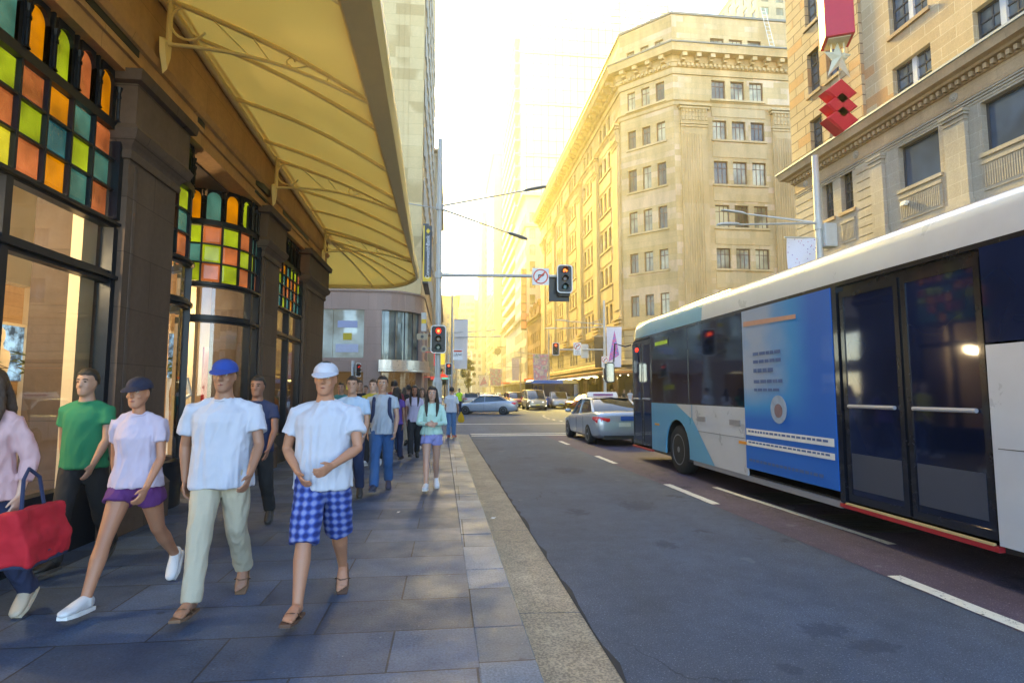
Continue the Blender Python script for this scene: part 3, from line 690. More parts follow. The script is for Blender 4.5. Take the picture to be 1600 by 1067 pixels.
def spot(x, y, z, lb, e=60, dx=.1):
    s_ = thing('ceiling_spotlight', (x, y, z), lb, 'spotlight', 'spotlights inside the shop', world=False)
    q = MB(); q.tube([(0, 0, .3), (0, 0, .08)], .012, 6); q.tube([(0, 0, .10), (dx, 0, -.12)], .055, 14); q.build('housing', M_white, s_, smooth=True)
    q = MB(); q.tube([(dx, 0, -.12), (dx * 1.05, 0, -.126)], .045, 14); q.build('lens', M_lampface, s_)
    q = MB(); q.box(-.25, .25, -.015, .015, .28, .31); q.build('track', M_white, s_)
    if e:
        ld = bpy.data.lights.new('spotlight_light', 'POINT'); ld.energy = e; ld.color = (1, .74, .42); ld.shadow_soft_size = .12
        lo = bpy.data.objects.new('spotlight_light', ld); COL.objects.link(lo); lo.location = (x + .25, y, z - .3)
spot(-4.9, 4.85, 3.45, 'white ceiling spotlight high in the large flat window', 42)
spot(-7.2, 4.4, 2.62, 'pair spotlight farther back above the clothes rail', 55)
spot(-5.6, 10.6, 3.2, 'spotlight inside the bowed window right of the doorway', 34)
spot(-5.2, 14.2, 3.0, 'spotlight inside the window beside the farthest pier', 18)
# black lighting tracks, clothes rail, mannequin bust, garments
bk = mat('black_track', (.012, .012, .014), .4)
for k, (y0, z) in enumerate(((3.0, 2.66), (3.6, 2.50))):
    q = MB(); q.box(-5.22, -5.18, y0 + 2, y0 + 3.6, z, z + .03); q.box(-5.21, -5.19, y0 + 2.2, y0 + 2.22, z + .03, 5.38); tag(q.build('lighting_track', bk), 'black lighting track hanging inside the shop, %s of two' % ('upper' if k == 0 else 'lower'), 'light track', 'black lighting tracks')
rail = thing('clothes_rail', (-5.4, 6.4, .34), 'steel clothes rail behind the large shop window', 'clothes rail', world=False)
q = MB(); q.tube([(0, -1.3, 0), (0, -1.3, 1.62), (0, 1.1, 1.62), (0, 1.1, 0)], .016, 8); q.tube([(-.25, -1.3, .02), (.25, -1.3, .02)], .016, 6); q.tube([(-.25, 1.1, .02), (.25, 1.1, .02)], .016, 6); q.build('frame', mat('chrome', (.6, .6, .6), .2, metal=1), rail, smooth=True)
rg = random.Random(4)
for k in range(14):
    g_ = thing('hanging_garment', (-5.4, 5.25 + k * .165, 1.96), '%s garment on the clothes rail, number %d from the street end' % (('white', 'grey', 'navy')[k % 3], k + 1), 'garment', 'garments on the clothes rail', world=False)
    g_['label'] = '%s shirt hanging on the clothes rail, %s from the near end' % (('white', 'pale grey', 'navy blue')[k % 3], ('first', 'second', 'third', 'fourth', 'fifth', 'sixth', 'seventh', 'eighth', 'ninth', 'tenth', 'eleventh', 'twelfth', 'thirteenth', 'last')[k])
    q = MB(); q.tube([(0, 0, .02), (0, 0, -.06), (.20, 0, -.13), (-.20, 0, -.13), (0, 0, -.06)], .005, 5); q.build('hanger', bk, g_)
    ln = rg.uniform(.55, .8); rr = []
    for f in (0, .08, .3, .6, 1): w = .04 + .19 * min(1, f * 8) + .02 * f; rr.append([(w * math.cos(a) , .035 * (1 + f) * math.sin(a) * (1 + .3 * math.sin(3 * a + k)), -.12 - ln * f) for a in [2 * math.pi * j / 14 for j in range(14)]])
    q = MB(); q.loft(rr); q.build('cloth', mat('cloth_' + ('white', 'grey', 'navy')[k % 3], ((.7, .68, .62), (.30, .29, .28), (.03, .035, .06))[k % 3], .9), g_, smooth=True)
man = thing('mannequin_bust', (-6.9, 9.6, .36), 'white mannequin bust on a thin stand inside the shop', 'mannequin', world=False)
q = MB(); rr = []
for z, a, b_ in ((1.42, .10, .07), (1.5, .15, .09), (1.62, .17, .10), (1.74, .18, .10), (1.82, .16, .08), (1.86, .07, .055), (1.94, .05, .05), (1.98, .07, .075), (2.06, .085, .10), (2.14, .07, .09), (2.19, .02, .03)): rr.append([(a * math.sin(t_) * .6, a * math.cos(t_), z) for t_ in [2 * math.pi * j / 18 for j in range(18)]])
q.loft(rr); q.build('bust', M_wallw, man, smooth=True)
q = MB(); q.tube([(0, 0, 0), (0, 0, 1.42)], .015, 8); q.tube([(0, 0, 0), (0, 0, .02)], .16, 20); q.build('stand', bk, man, smooth=True)
q = MB(); q.box(-7.9, -4.75, 4.6, 7.6, .013, .33); tag(q.build('display_plinth', M_wallw, bevel=.01), 'low cream plinth carrying the clothes rail inside the shop', 'plinth')
q = MB(); q.box(-7.3, -6.4, 8.3, 11.4, .013, .36); tag(q.build('display_plinth', M_wallw, bevel=.01), 'low cream plinth under the mannequin bust', 'plinth')
vm, t, b = new_mat('garden_view'); L = t.links.new; tc = N(t, 'ShaderNodeTexCoord'); nz = N(t, 'ShaderNodeTexNoise', Scale=5.0, Detail=6.0, Roughness=.7); L(tc.outputs['Object'], nz.inputs['Vector']); rp = N(t, 'ShaderNodeValToRGB'); L(nz.outputs['Fac'], rp.inputs[0])
e = rp.color_ramp.elements; e[0].position = .42; e[0].color = (.01, .03, .06, 1); e[1].position = .62; e[1].color = (.25, .45, .70, 1); L(rp.outputs[0], b.inputs['Base Color']); L(rp.outputs[0], b.inputs['Emission Color']); b.inputs['Emission Strength'].default_value = .25
for k, (a_, c_) in enumerate(((8.4, 9.9), (10.15, 11.7))):
    q = MB(); q.box(-7.97, -7.93, a_, c_, 1.75, 2.75, 0); q.box(-7.975, -7.90, a_ - .06, a_, 1.7, 2.8, 1); q.box(-7.975, -7.90, c_, c_ + .06, 1.7, 2.8, 1); q.box(-7.975, -7.90, a_, c_, 2.75, 2.8, 1); q.build('back_window', [vm, M_wallw], arc)
rgp_ = random.Random(8)
for k, (x_, y_) in enumerate(((-6.9, 8.8), (-6.7, 10.3), (-7.0, 11.0))):
    pt_ = thing('potted_plant', (x_, y_, .36), 'leafy plant in a white pot beside the mannequin bust, %s of three' % ('nearest', 'middle', 'farthest')[k], 'plant', 'leafy plants in the shop', world=False); q = MB(); q.tube([(0, 0, 0), (0, 0, 1.2), (0, 0, 1.45)], [.12, .09, .15], 14); q.build('pot', M_white, pt_, smooth=True); q = MB()
    for i in range(90):
        a = rgp_.uniform(0, 6.28); r_ = rgp_.uniform(.08, .45); z_ = 1.45 + rgp_.uniform(.0, .38); c_ = Vector((r_ * math.cos(a), r_ * math.sin(a), z_)); d_ = Vector((math.cos(a), math.sin(a), rgp_.uniform(-.5, .6))) * .10; s2 = Vector((-math.sin(a), math.cos(a), rgp_.uniform(-.4, .4))) * .045; q.face([c_ - d_, c_ + s2, c_ + d_, c_ - s2])
    q.build('foliage', mat('leaf_b', (.13, .19, .045), .6), pt_, fix=False)
for k, z_ in enumerate((1.1, 1.55, 2.0)):
    q = MB(); q.box(-5.2, -4.8, 8.02, 8.4, z_, z_ + .03); q.build('shelf', M_wallw, arc)
post = MB(); post.box(-5.2, -5.17, 12.75, 13.9, .9, 2.5); tag(post.build('shop_poster', mat('poster_red', (.45, .02, .02), .5, emis=(.5, .02, .02), es=.08)), 'red poster standing in the window beside the farthest pier', 'poster')
# mannequin standing in the bowed window
mq = thing('shop_mannequin', (-5.0, 11.1, .5), 'pale headless mannequin in a grey top in the bowed window', 'mannequin', world=False)
q = MB(); q.loft([[(a * math.cos(t_), b_ * math.sin(t_), z) for t_ in [2 * math.pi * j / 16 for j in range(16)]] for z, a, b_ in ((.75, .15, .11), (.95, .13, .09), (1.15, .17, .11), (1.32, .19, .1), (1.4, .08, .06), (1.48, .05, .05))]); q.tube([(.2, 0, 1.3), (.28, .02, 1.0), (.15, -.15, .85)], [.05, .04, .03], 8); q.tube([(-.2, 0, 1.3), (-.28, .02, 1.0), (-.26, -.05, .75)], [.05, .04, .03], 8); q.build('torso', M_white, mq, smooth=True)
q = MB(); q.tube([(.08, 0, .75), (.09, .0, .4), (.1, 0, 0)], [.09, .06, .04], 10); q.tube([(-.08, 0, .75), (-.09, .0, .4), (-.1, 0, 0)], [.09, .06, .04], 10); q.build('leg', mat('cloth_navy', (.03, .035, .06), .9), mq, smooth=True)
# ================================================================ RIGHT BLOCK: BROWN SANDSTONE BUILDING WITH DENTIL CORNICE
M_tan = stone('tan_ashlar', (.44, .33, .205), (.54, .42, .27), 1.15, .40, .012, mcol=(.62, .54, .38), dirt=.25, patch=(.44, .25, .12), pamt=.60)
M_tanr = stone('tan_rusticated', (.41, .30, .185), (.50, .38, .24), 1.15, .42, .022, mcol=(.10, .07, .05), dirt=.25, bump=.8, patch=(.44, .25, .12), pamt=.58)
M_grey = stone('grey_ashlar', (.36, .315, .26), (.42, .37, .31), 1.2, .45, .009, mcol=(.48, .43, .36), dirt=.3)
M_corn = stone('cornice_stone', (.42, .30, .19), (.48, .35, .22), 2.2, 1.0, .004, dirt=.35)
M_wfr = mat('white_window_frame', (.50, .53, .58), .5); M_wfd = mat('dark_window_frame', (.05, .055, .07), .4)
M_gl = winglass('office_glass', (.055, .075, .10), .06); M_glb = winglass('office_glass_blue', (.030, .050, .085), .05)
rb_ = thing('corner_bank_building', (16, 10, 0), 'tan and grey sandstone building with dentil cornice behind the bus at right', 'building')
rb_.name = 'sandstone_office_building'; ORG['sandstone_office_building'] = (16, 10, 0)
X0 = 16.0; YC = 24.1
fS = Face((X0, YC), (X0, -8)); uY = lambda Y: YC - Y
wl = MB(); items = []
f1 = Face((X0 - .14, YC), (X0 - .14, 19.5)); f2 = Face((X0, 19.5), (X0, -8)); u2 = lambda Y: 19.5 - Y
h1 = [(uY(b), uY(a), z0, z1) for a, b in ((21.9, 22.7), (20.7, 21.45)) for z0, z1 in ((12.05, 13.5), (14.65, 16.55), (17.8, 19.8), (21.0, 23.0), (24.2, 26.2))]
h2 = [(u2(b), u2(a), z0, z1) for a, b in ((16.5, 18.15), (13.3, 14.95), (10.1, 11.75), (6.9, 8.5), (3.7, 5.3), (.5, 2.1)) for z0, z1 in ((12.0, 13.25), (14.5, 16.0), (17.5, 19.3), (20.6, 22.4), (23.8, 25.6))]
f1.wall(wl, 0, f1.len, 11.2, 29, h1, .32, 1); f2.wall(wl, 0, f2.len, 11.2, 29, h2, .32, 0)
wl.face([(X0 - .14, 19.5, 11.2), (X0, 19.5, 11.2), (X0, 19.5, 29), (X0 - .14, 19.5, 29)], 1)
hl = [(uY(22.3), uY(21.62), 8.85, 10.5), (uY(21.15), uY(20.45), 8.85, 10.5)] + [(uY(b), uY(a), 8.7, 10.28) for a, b in ((16.42, 18.12), (13.2, 14.92), (10.0, 11.7), (6.8, 8.5), (3.6, 5.3), (.4, 2.1))]
gl_ = [(uY(b), uY(a), .5, 5.6) for a, b in ((20.4, 22.4), (16.3, 18.2), (13.1, 15.0), (9.9, 11.8), (6.7, 8.6), (3.5, 5.4))]
fS.wall(wl, 0, fS.len, 0, 11.2, hl + gl_, .35, 2)
wl.build('wall', [M_tan, M_tanr, M_grey], rb_)
fN = Face((50, YC), (X0, YC)); wl = MB()
fN.wall(wl, 0, fN.len, 0, 29, [(2 + k * 4, 3.6 + k * 4, z, z + 1.9) for k in range(7) for z in (8.8, 12, 15, 18)], .3); wl.face([(X0, YC, 29), (50, YC, 29), (50, -8, 29), (X0, -8, 29)]); wl.build('side_wall', M_tan, rb_)
items = [(f2, h, dict(depth=.26, fw=.07, cols=4, rows=3)) for h in h2] + [(f1, h, dict(depth=.26, fw=.06, cols=2, rows=4)) for h in h1]
items += [(fS, h, dict(depth=.28, fw=.06, cols=3, rows=4)) for h in hl[:2]]
for fc, h, kw in items:
    mb = MB(); fc.window(mb, h, **kw)
    a, b_, c, d = h
    fc.box(mb, a - .1, b_ + .1, c - .14, c - .003, -.02, .09, 2)
    if b_ - a > 1.2:   # thick white centre mullion
        fc.box(mb, (a + b_) / 2 - .09, (a + b_) / 2 + .09, c, d, -.24, -.14, 3)
    mb.build('window', [M_wfd, M_gl, M_corn, M_wfr], rb_)
for h in hl[2:]:
    mb = MB(); fS.window(mb, h, depth=.28, fw=.05, cols=1, rows=1); fS.box(mb, h[0] - .08, h[1] + .08, h[2] - .12, h[2] - .003, -.02, .08, 2); mb.build('window', [M_wfd, M_glb, M_grey], rb_, label='large dark plate glass window')
for h in gl_:
    mb = MB(); fS.window(mb, h, depth=.3, fw=.08, cols=2, rows=2, split=.8); mb.build('shopfront', [M_wfd, M_glb], rb_)
cb = MB()
pathR = [(50, YC), (X0, YC), (X0, -8)]; pathR = pathR
profile_run(cb, [(-.1, 10.62), (.05, 10.62), (.07, 10.70), (.03, 10.74), (.03, 11.10), (.10, 11.12), (.10, 11.30), (.30, 11.33), (.34, 11.40), (.52, 11.44), (.56, 11.62), (.60, 11.70), (-.1, 11.76)], pathR)
y_ = -7.9
while y_ < YC + .05: cb.box(X0 - .24, X0 - .09, y_, y_ + .11, 11.14, 11.29); y_ += .235
x_ = X0
while x_ < 30: cb.box(x_, x_ + .11, YC + .09, YC + .24, 11.14, 11.29); x_ += .235
cb.build('cornice', M_corn, rb_, smooth=True)
lb_ = MB(); profile_run(lb_, [(.56, 11.705), (.64, 11.72), (.64, 11.79), (-.05, 11.80)], pathR); lb_.build('lead_flashing', mat('lead_flashing', (.20, .27, .38), .5), rb_)
pl = MB()
for a, b_ in ((18.75, 19.35), (15.35, 16.1), (12.1, 12.9), (8.9, 9.7), (5.7, 6.5), (2.5, 3.3)):
    fS.box(pl, uY(b_), uY(a), .01, 10.15, 0, .14); fS.box(pl, uY(b_) - .05, uY(a) + .05, 10.15, 10.24, 0, .20); fS.box(pl, uY(b_) - .02, uY(a) + .02, 10.0, 10.05, 0, .17); fS.box(pl, uY(b_) - .08, uY(a) + .08, 10.243, 10.33, 0, .24)
    fS.box(pl, uY(b_) - .06, uY(a) + .06, 7.2, 7.45, 0, .19)
for k in range(3): fS.box(pl, .01, fS.len, 10.36 + k * .09, 10.41 + k * .09, 0, .03 + k * .02)
fS.box(pl, 0, fS.len, 6.6, 7.1, 0, .22); fS.box(pl, 0, fS.len, 6.4, 6.58, 0, .15)
pl.build('pilasters', M_grey, rb_)
for h in hl:   # fluted panels under the lower windows
    mb = MB(); a, b_, c, d = h; fS.box(mb, a - .04, b_ + .04, 7.55, 8.48, 0, .03); n = int((b_ - a) / .075)
    for k in range(n): fS.box(mb, a + .03 + k * .075, a + .065 + k * .075, 7.66, 8.32, .03, .055)
    fS.box(mb, a - .04, b_ + .04, 8.36, 8.47, .03, .07); mb.build('fluted_panel', M_grey, rb_)
for Y in (23.35, 20.15, 15.75, 12.5, 9.3):
    mb = MB(); q = fS.p(uY(Y), 10.90, 0)
    mb.tube([(q[0] - .005, q[1], q[2]), (q[0] - .06, q[1], q[2])], [.15, .15], 24); mb.tube([(q[0] - .06, q[1], q[2]), (q[0] - .09, q[1], q[2])], [.10, .09], 24); mb.tube([(q[0] - .09, q[1], q[2]), (q[0] - .11, q[1], q[2])], [.045, .03], 16); mb.build('medallion', M_grey, rb_, smooth=True)
# quoin-like rustication of the end bay (lower storey)
for a, b_ in ((19.45, 20.2), (22.55, YC + .06)):
    qb = MB()
    for k in range(9): fS.box(qb, uY(b_), uY(a), 7.2 + k * .36, 7.2 + k * .36 + .33, 0, .05)
    qb.build('rusticated_quoin', M_grey, rb_, bevel=.012)
for h in (hl[0], hl[2]):
    fl = MB(); a = h[0] + .2; fS.box(fl, a, a + .22, 8.12, 8.2, .02, .2); fS.box(fl, a + .02, a + .2, 8.05, 8.13, .1, .25); fl.build('floodlight', M_white, rb_)

# ================================================================ SANDSTONE CORNER BUILDING ACROSS THE SIDE STREET
M_sand = stone('sandstone', (.62, .44, .22), (.70, .53, .31), 1.3, .52, .007, mcol=(.36, .28, .16), dirt=.38, patch=(.74, .55, .36), pamt=.47)
M_sandp = stone('sandstone_plain', (.64, .46, .235), (.70, .53, .31), 2.4, 1.0, .003, dirt=.35)
M_sandr = stone('sandstone_rusticated', (.42, .34, .21), (.48, .40, .26), 2.4, .66, .03, mcol=(.16, .12, .07), dirt=.3, bump=.9)
M_wred = mat('brown_window_frame', (.13, .055, .045), .5)
M_blind = winglass('blind_glass', (.30, .27, .17), .12); M_dk = winglass('dark_office_glass', (.07, .065, .05), .07)
sd_ = thing('sandstone_corner_building', (18, 50, 0), 'tall yellow sandstone corner building with chamfered corner and heavy bracketed cornice', 'building')
pth = [(16, 97.5), (16, 50.4), (19.7, 46.7), (62, 46.7)]
F = [Face(pth[i], pth[i + 1]) for i in range(3)]
rows = [(8.3, 10.2), (12.3, 14.1), (16.0, 18.0), (19.9, 22.0), (24.0, 25.75), (27.75, 29.5)]
attic = (32.15, 33.5)
cols_side = []
for cy in (56.0, 63.3, 71.6, 80.2, 88.9):
    for dy in (1.55, 0, -1.55): cols_side.append((97.5 - cy - .46 - dy, 97.5 - cy + .46 - dy))
cols_cham = [(.72, 1.55), (2.15, 2.98), (3.58, 4.41)]
cols_front = [(x - 19.7, x + 1.3 - 19.7) for b0 in (23.3, 33.2, 43.1) for x in (b0, b0 + 1.8, b0 + 3.6)]
cols = [cols_side, cols_cham, cols_front]
wl = MB(); items = []
rg = random.Random(11)
for k, fc in enumerate(F):
    hs = [(a, b_, z0, z1, rg.choice([0, 0, 1]) if k != 1 else rg.choice([0, 1, 1])) for a, b_ in cols[k] for z0, z1 in rows]
    fc.wall(wl, 0, fc.len, 7.3, 31, hs, .35, 0)
    aw = [(a, b_, attic[0], attic[1], 0) for a, b_ in cols[k]]
    fc.wall(wl, 0, fc.len, 31, 35.5, aw, .3, 0)
    lo = [(a, b_, 4.9, 6.75) for a, b_ in cols[k]] if k == 0 else []
    fc.wall(wl, 0, fc.len, 4.0, 7.3, lo, .4, 1)
    for h in hs + aw: items.append((fc, h, dict(depth=.24, fw=.07, cols=2, rows=2, split=.72) if k != 2 else dict(depth=.24, fw=.07, cols=3, rows=2, split=.74)))
    for h in lo: items.append((fc, (*h, 1), dict(depth=.3, fw=.06, cols=1, rows=2)))
wl.face([(16, 97.5, 35.5), (16, 50.4, 35.5), (19.7, 46.7, 35.5), (62, 46.7, 35.5), (62, 97.5, 35.5)]); fB = Face((62, 97.5), (16, 97.5)); fB.wall(wl, 0, fB.len, 0, 35.5, [], .3)
wl.build('wall', [M_sand, M_sandr], sd_)
items.sort(key=lambda q: Vector(q[0].p(q[1][0], q[1][2])).length)
windows(sd_, items, [M_wred, M_blind, M_dk], 98)
cn = MB()
profile_run(cn, [(-.1, 29.85), (.12, 29.85), (.16, 30.1), (.16, 30.4), (.30, 30.44), (.34, 30.75), (.42, 30.8), (.48, 31.3), (1.25, 31.34), (1.30, 31.75), (1.42, 31.95), (-.1, 32.05)], pth)
for k, fc in enumerate(F):
    u = .3
    while u < fc.len: fc.box(cn, u, u + .22, 30.46, 30.72, .3, .50); u += .42
    u = .5
    while u < fc.len - .2:
        fc.box(cn, u, u + .42, 30.98, 31.335, .44, 1.12); fc.box(cn, u + .04, u + .38, 30.8, 30.98, .42, .8); u += 1.3
cn.build('cornice', M_sandp, sd_, smooth=True)
gt = MB(); profile_run(gt, [(1.40, 31.96), (1.50, 31.98), (1.50, 32.1), (.0, 32.12)], pth); profile_run(gt, [(-.2, 35.505), (.14, 35.505), (.14, 35.7), (-.2, 35.72)], pth); gt.build('gutter_coping', mat('lead_grey', (.22, .22, .20), .6), sd_)
st = MB()
profile_run(st, [(0, 7.15), (.25, 7.2), (.34, 7.42), (.08, 7.5), (0, 7.5)], pth); profile_run(st, [(0, 26.95), (.1, 26.95), (.16, 27.25), (.30, 27.35), (.02, 27.45)], pth); profile_run(st, [(0, 4.0), (.2, 4.02), (.2, 4.4), (0, 4.5)], pth)
st.build('string_course', M_sandp, sd_, smooth=True)
def pilaster(fc, u0, u1, flute=True):
    mb = MB(); fc.box(mb, u0, u1, 7.52, 25.2, 0, .16); fc.box(mb, u0 + .16, u1 - .16, 9.2, 24.6, .16, .21)
    if flute:
        n = int((u1 - u0 - .5) / .22)
        for k in range(n): fc.box(mb, u0 + .28 + k * .22, u0 + .40 + k * .22, 9.4, 24.3, .21, .26)
    for z, e, d in ((7.52, .2, .42), (7.9, .14, .36), (8.25, .2, .40), (8.5, .06, .26), (24.95, .05, .24), (25.2, .08, .26), (26.55, .18, .42), (26.78, .28, .52)): fc.box(mb, u0 - e, u1 + e, z, z + .17, 0, d)
    fc.box(mb, u0, u1, 25.37, 26.55, 0, .28); n = int((u1 - u0) / .30)
    for k in range(n):
        a = u0 + (u1 - u0) * (k + .2) / n; b_ = u0 + (u1 - u0) * (k + .8) / n
        fc.box(mb, a, b_, 25.5, 25.8, .28, .36); fc.box(mb, a, b_, 25.85, 26.5, .28, .33); fc.box(mb, a + .04, b_ - .04, 26.2, 26.5, .33, .42)
    mb.build('pilaster', M_sandp, sd_)
for cy in (59.7, 67.4, 75.9, 84.6, 93.4): pilaster(F[0], 97.5 - cy - 1.0, 97.5 - cy + 1.0, False)
pilaster(F[0], 97.5 - 52.9 - .0, 97.5 - 51.0, False)
pilaster(F[2], .6, 3.0); pilaster(F[2], 9.2, 12.7); pilaster(F[2], 19.1, 22.6)
for k, fc in enumerate(F):   # recessed spandrel panels between storeys
    grp = [cols[k][i:i + 3] for i in range(0, len(cols[k]), 3)]
    for g_ in grp:
        for (z0, z1), (z2, z3) in zip(rows[:-1], rows[1:]):
            sp = MB()
            if k == 0 or k == 2: fc.box(sp, g_[0][0] - .1, g_[2][1] + .1, z1 + .35, z2 - .35, 0, .05)
            fc.box(sp, g_[0][0] - .15, g_[2][1] + .15, z2 - .2, z2 - .02, 0, .12); sp.build('spandrel_panel', M_sandp, sd_)
# ladder on the roof
ld_ = MB(); l0 = Vector((28.9, 46.2, 32.1)); l1 = Vector((28.0, 46.2, 36.4))
for s_ in (0, .42): ld_.tube([l0 + Vector((s_, 0, 0)), l1 + Vector((s_, 0, 0))], .035, 6)
for k in range(1, 12): p = l0.lerp(l1, k / 12); ld_.tube([p, p + Vector((.42, 0, 0))], .025, 6)
tag(ld_.build('roof_ladder', M_white, smooth=True), 'white steel ladder leaning on the attic of the sandstone corner building', 'ladder')
# ground floor shopfronts and street awning
M_shopd = winglass('shop_dark', (.045, .035, .025), .12, .018, (1, .55, .2)); M_brz = mat('bronze_fascia', (.13, .07, .045), .5)
wl = MB(); its = []
for k, fc in enumerate(F):
    hs = []; u = 1.0
    while u < fc.len - 3.2: hs.append((u, u + 3.0, .35, 3.3)); u += 4.1
    fc.wall(wl, 0, fc.len, 0, 4.0, hs, .5)
    its += [(fc, h, dict(depth=.4, fw=.1, cols=3, rows=2, split=.8)) for h in hs[:12]]
wl.build('ground_floor_wall', stone('dark_granite', (.07, .06, .055), (.10, .085, .075), 1.2, .8, .004), sd_)
for fc, h, kw in its: mb = MB(); fc.window(mb, h, **kw); mb.build('shopfront', [M_brz, M_shopd], sd_)
aw = MB(); profile_run(aw, [(.02, 3.35), (2.6, 3.02), (2.66, 3.02), (2.66, 3.36), (2.6, 3.38), (.02, 3.75)], pth); awo = aw.build('street_awning', M_brz, sd_)
al = MB()
profile_run(al, [(2.67, 3.20), (2.70, 3.20), (2.70, 3.30), (2.67, 3.30)], pth); al.build('copper_trim', mat('copper_trim', (.50, .20, .07), .4), awo)
M_bulb = mat('bulb', (1, .9, .6), .3, emis=(1, .86, .55), es=2.5)
bl = MB()
for k, fc in enumerate(F[:2]):
    u = .2
    while u < fc.len:
        q = fc.p(u, 2.97 , 2.70); bl.sphere(q, .045, 6, 4); u += .75
bo = bl.build('bulb_string', M_bulb, awo); bo['kind'] = 'stuff'
for Y in (52, 55.5, 59, 63, 67.5, 72, 77, 83): mb = MB(); mb.sphere((14.6, Y, 3.0), (.28, .28, .10), 12, 6); mb.build('downlight', mat('downlight_glow', (1, .8, .4), .3, emis=(1, .72, .28), es=1.2), awo, smooth=True)

# ================================================================ generic street buildings
def block(name, label, x0, x1, y0, y1, h, m, mg, mf, win=(1.2, 1.9), pitch=(2.6, 3.6), sides='WS', z0=4.2, limit=90, cornice=.5, frame=.07, rows_=2, cols_=2, base=None, group=None, proud=.22):
    t_ = thing(name, ((x0 + x1) / 2, (y0 + y1) / 2, 0), label, 'building', group)
    paths = {'W': ((x0, y1), (x0, y0)), 'S': ((x0, y0), (x1, y0)), 'E': ((x1, y0), (x1, y1)), 'N': ((x1, y1), (x0, y1))}
    wl = MB(); items = []
    for s_, (a, b_) in paths.items():
        fc = Face(a, b_); hs = []
        if s_ in sides:
            n = max(1, int(fc.len / pitch[0])); pw_ = fc.len / n; nz_ = int((h - z0 - .8) / pitch[1])
            for i in range(n):
                for j in range(nz_):
                    u = (i + .5) * pw_; z = z0 + j * pitch[1] + .6; hs.append((u - win[0] / 2, u + win[0] / 2, z, z + win[1]))
            items += [(fc, q, dict(depth=proud, fw=frame, cols=cols_, rows=rows_)) for q in hs]
        fc.wall(wl, 0, fc.len, 0, h, hs, proud + .05)
    wl.face([(x0, y0, h), (x1, y0, h), (x1, y1, h), (x0, y1, h)]); wl.build('wall', m, t_)
    items.sort(key=lambda q: Vector(q[0].p(q[1][0], q[1][2])).length); windows(t_, items, [mf, mg], limit)
    loop = [(x0, y1), (x0, y0), (x1, y0), (x1, y1)]
    if cornice:
        mb = MB(); profile_run(mb, [(-.1, h - .9), (.1, h - .85), (.15, h - .5), (cornice, h - .35), (cornice, h - .05), (-.1, h + .02)], loop, closed=True, cap=False); mb.build('cornice', m, t_)
    if base:
        mb = MB(); profile_run(mb, [(.02, 3.2), (base, 3.0), (base, 3.45), (.02, 3.6)], loop[:3]); mb.build('street_awning', M_brz, t_)
    return t_
M_rbrick = stone('red_brick', (.26, .075, .045), (.33, .10, .06), .8, .3, .012, mcol=(.34, .2, .14), dirt=.3)
M_whst = stone('white_stone', (.58, .54, .47), (.64, .60, .52), 2.0, .8, .004, dirt=.2); M_crst = stone('cream_stone', (.50, .42, .28), (.56, .47, .32), 2.0, .7, .004, dirt=.25)
M_conc = stone('concrete_panels', (.46, .42, .35), (.50, .46, .39), 3.0, 3.5, .01, dirt=.15); M_tanc = stone('tan_render', (.42, .32, .21), (.46, .36, .24), 2.5, 1.2, .004, dirt=.2)
M_gf = winglass('far_glass', (.09, .10, .11), .1)
rbk = block('brick_building', 'narrow ornate red brick building with a round gable beside the sandstone corner building', 16.02, 34, 98.2, 114.5, 15.5, M_rbrick, M_gf, M_corn, (1.0, 2.0), (2.1, 2.9), 'WS', 4.2, 40, .5, base=2.6)
gb_ = MB()
for cy in (101.5, 106.5, 111.5):
    gb_.loft([[(x, cy + w, 15.5 + z) for w, z in ((-1.8, 0), (1.8, 0), (1.5, 1.1), (.8, 1.6), (.5, 2.4), (-.5, 2.4), (-.8, 1.6), (-1.5, 1.1))] for x in (16.05, 16.7)])
    gb_.tube([(16.05, cy, 17.7), (16.7, cy, 17.7)], .75, 18)
gb_.build('gable', M_rbrick, rbk)
wb = block('white_stone_building', 'pale stone building with tall pilasters behind the red brick building', 16.0, 42, 116, 135.6, 43, M_whst, M_gf, M_wfd, (1.2, 2.1), (2.45, 3.5), 'WS', 5, 98, .9, base=2.6)
st = MB(); profile_run(st, [(0, 17.0), (.5, 17.2), (.7, 17.8), (0, 18)], [(16, 135.6), (16, 116), (42, 116)]); st.build('string_course', M_whst, wb); st = MB(); profile_run(st, [(0, 36), (.4, 36.1), (.6, 36.7), (0, 36.8)], [(16, 135.6), (16, 116), (42, 116)]); st.build('string_course', M_whst, wb)
vs = MB(); vs.box(14.4, 15.5, 112.0, 112.25, 13.8, 26.2, 0)
for k in range(7): vs.box(14.5, 15.4, 111.9, 112.35, 14.2 + k * 1.75, 15.5 + k * 1.75, 1)
for z in (15, 24.5): vs.box(15.5, 16.05, 112.05, 112.2, z, z + .12, 0)
tag(vs.build('vertical_sign', [M_brz, mat('lit_sign_red', (.8, .12, .05), .4, emis=(1, .18, .08), es=.12)]), 'tall vertical sign of glowing red squares on the pale stone building', 'sign')
block('cream_building', 'low cream building with deep cornice just beyond the pale stone building', 16.02, 36, 136, 158, 17.3, M_whst, M_gf, M_wfd, (1.2, 2.2), (3.1, 4.2), 'W', 4.5, 30, .7, base=2.6)
block('ornate_building', 'narrow brown and gold ornate building in the row beyond the cream one', 16.04, 34, 158.4, 172, 19.5, M_corn, M_gf, M_brz, (1.1, 2.4), (2.4, 3.6), 'WS', 4.5, 40, .6, base=2.6)
block('stone_corner_block', 'low stone block at the far end of the right hand row', 16.0, 38, 172.4, 200, 15.5, M_crst, M_gf, M_wfd, (1.1, 2.0), (3, 3.6), 'W', 4.5, 30, .7, base=2.6)
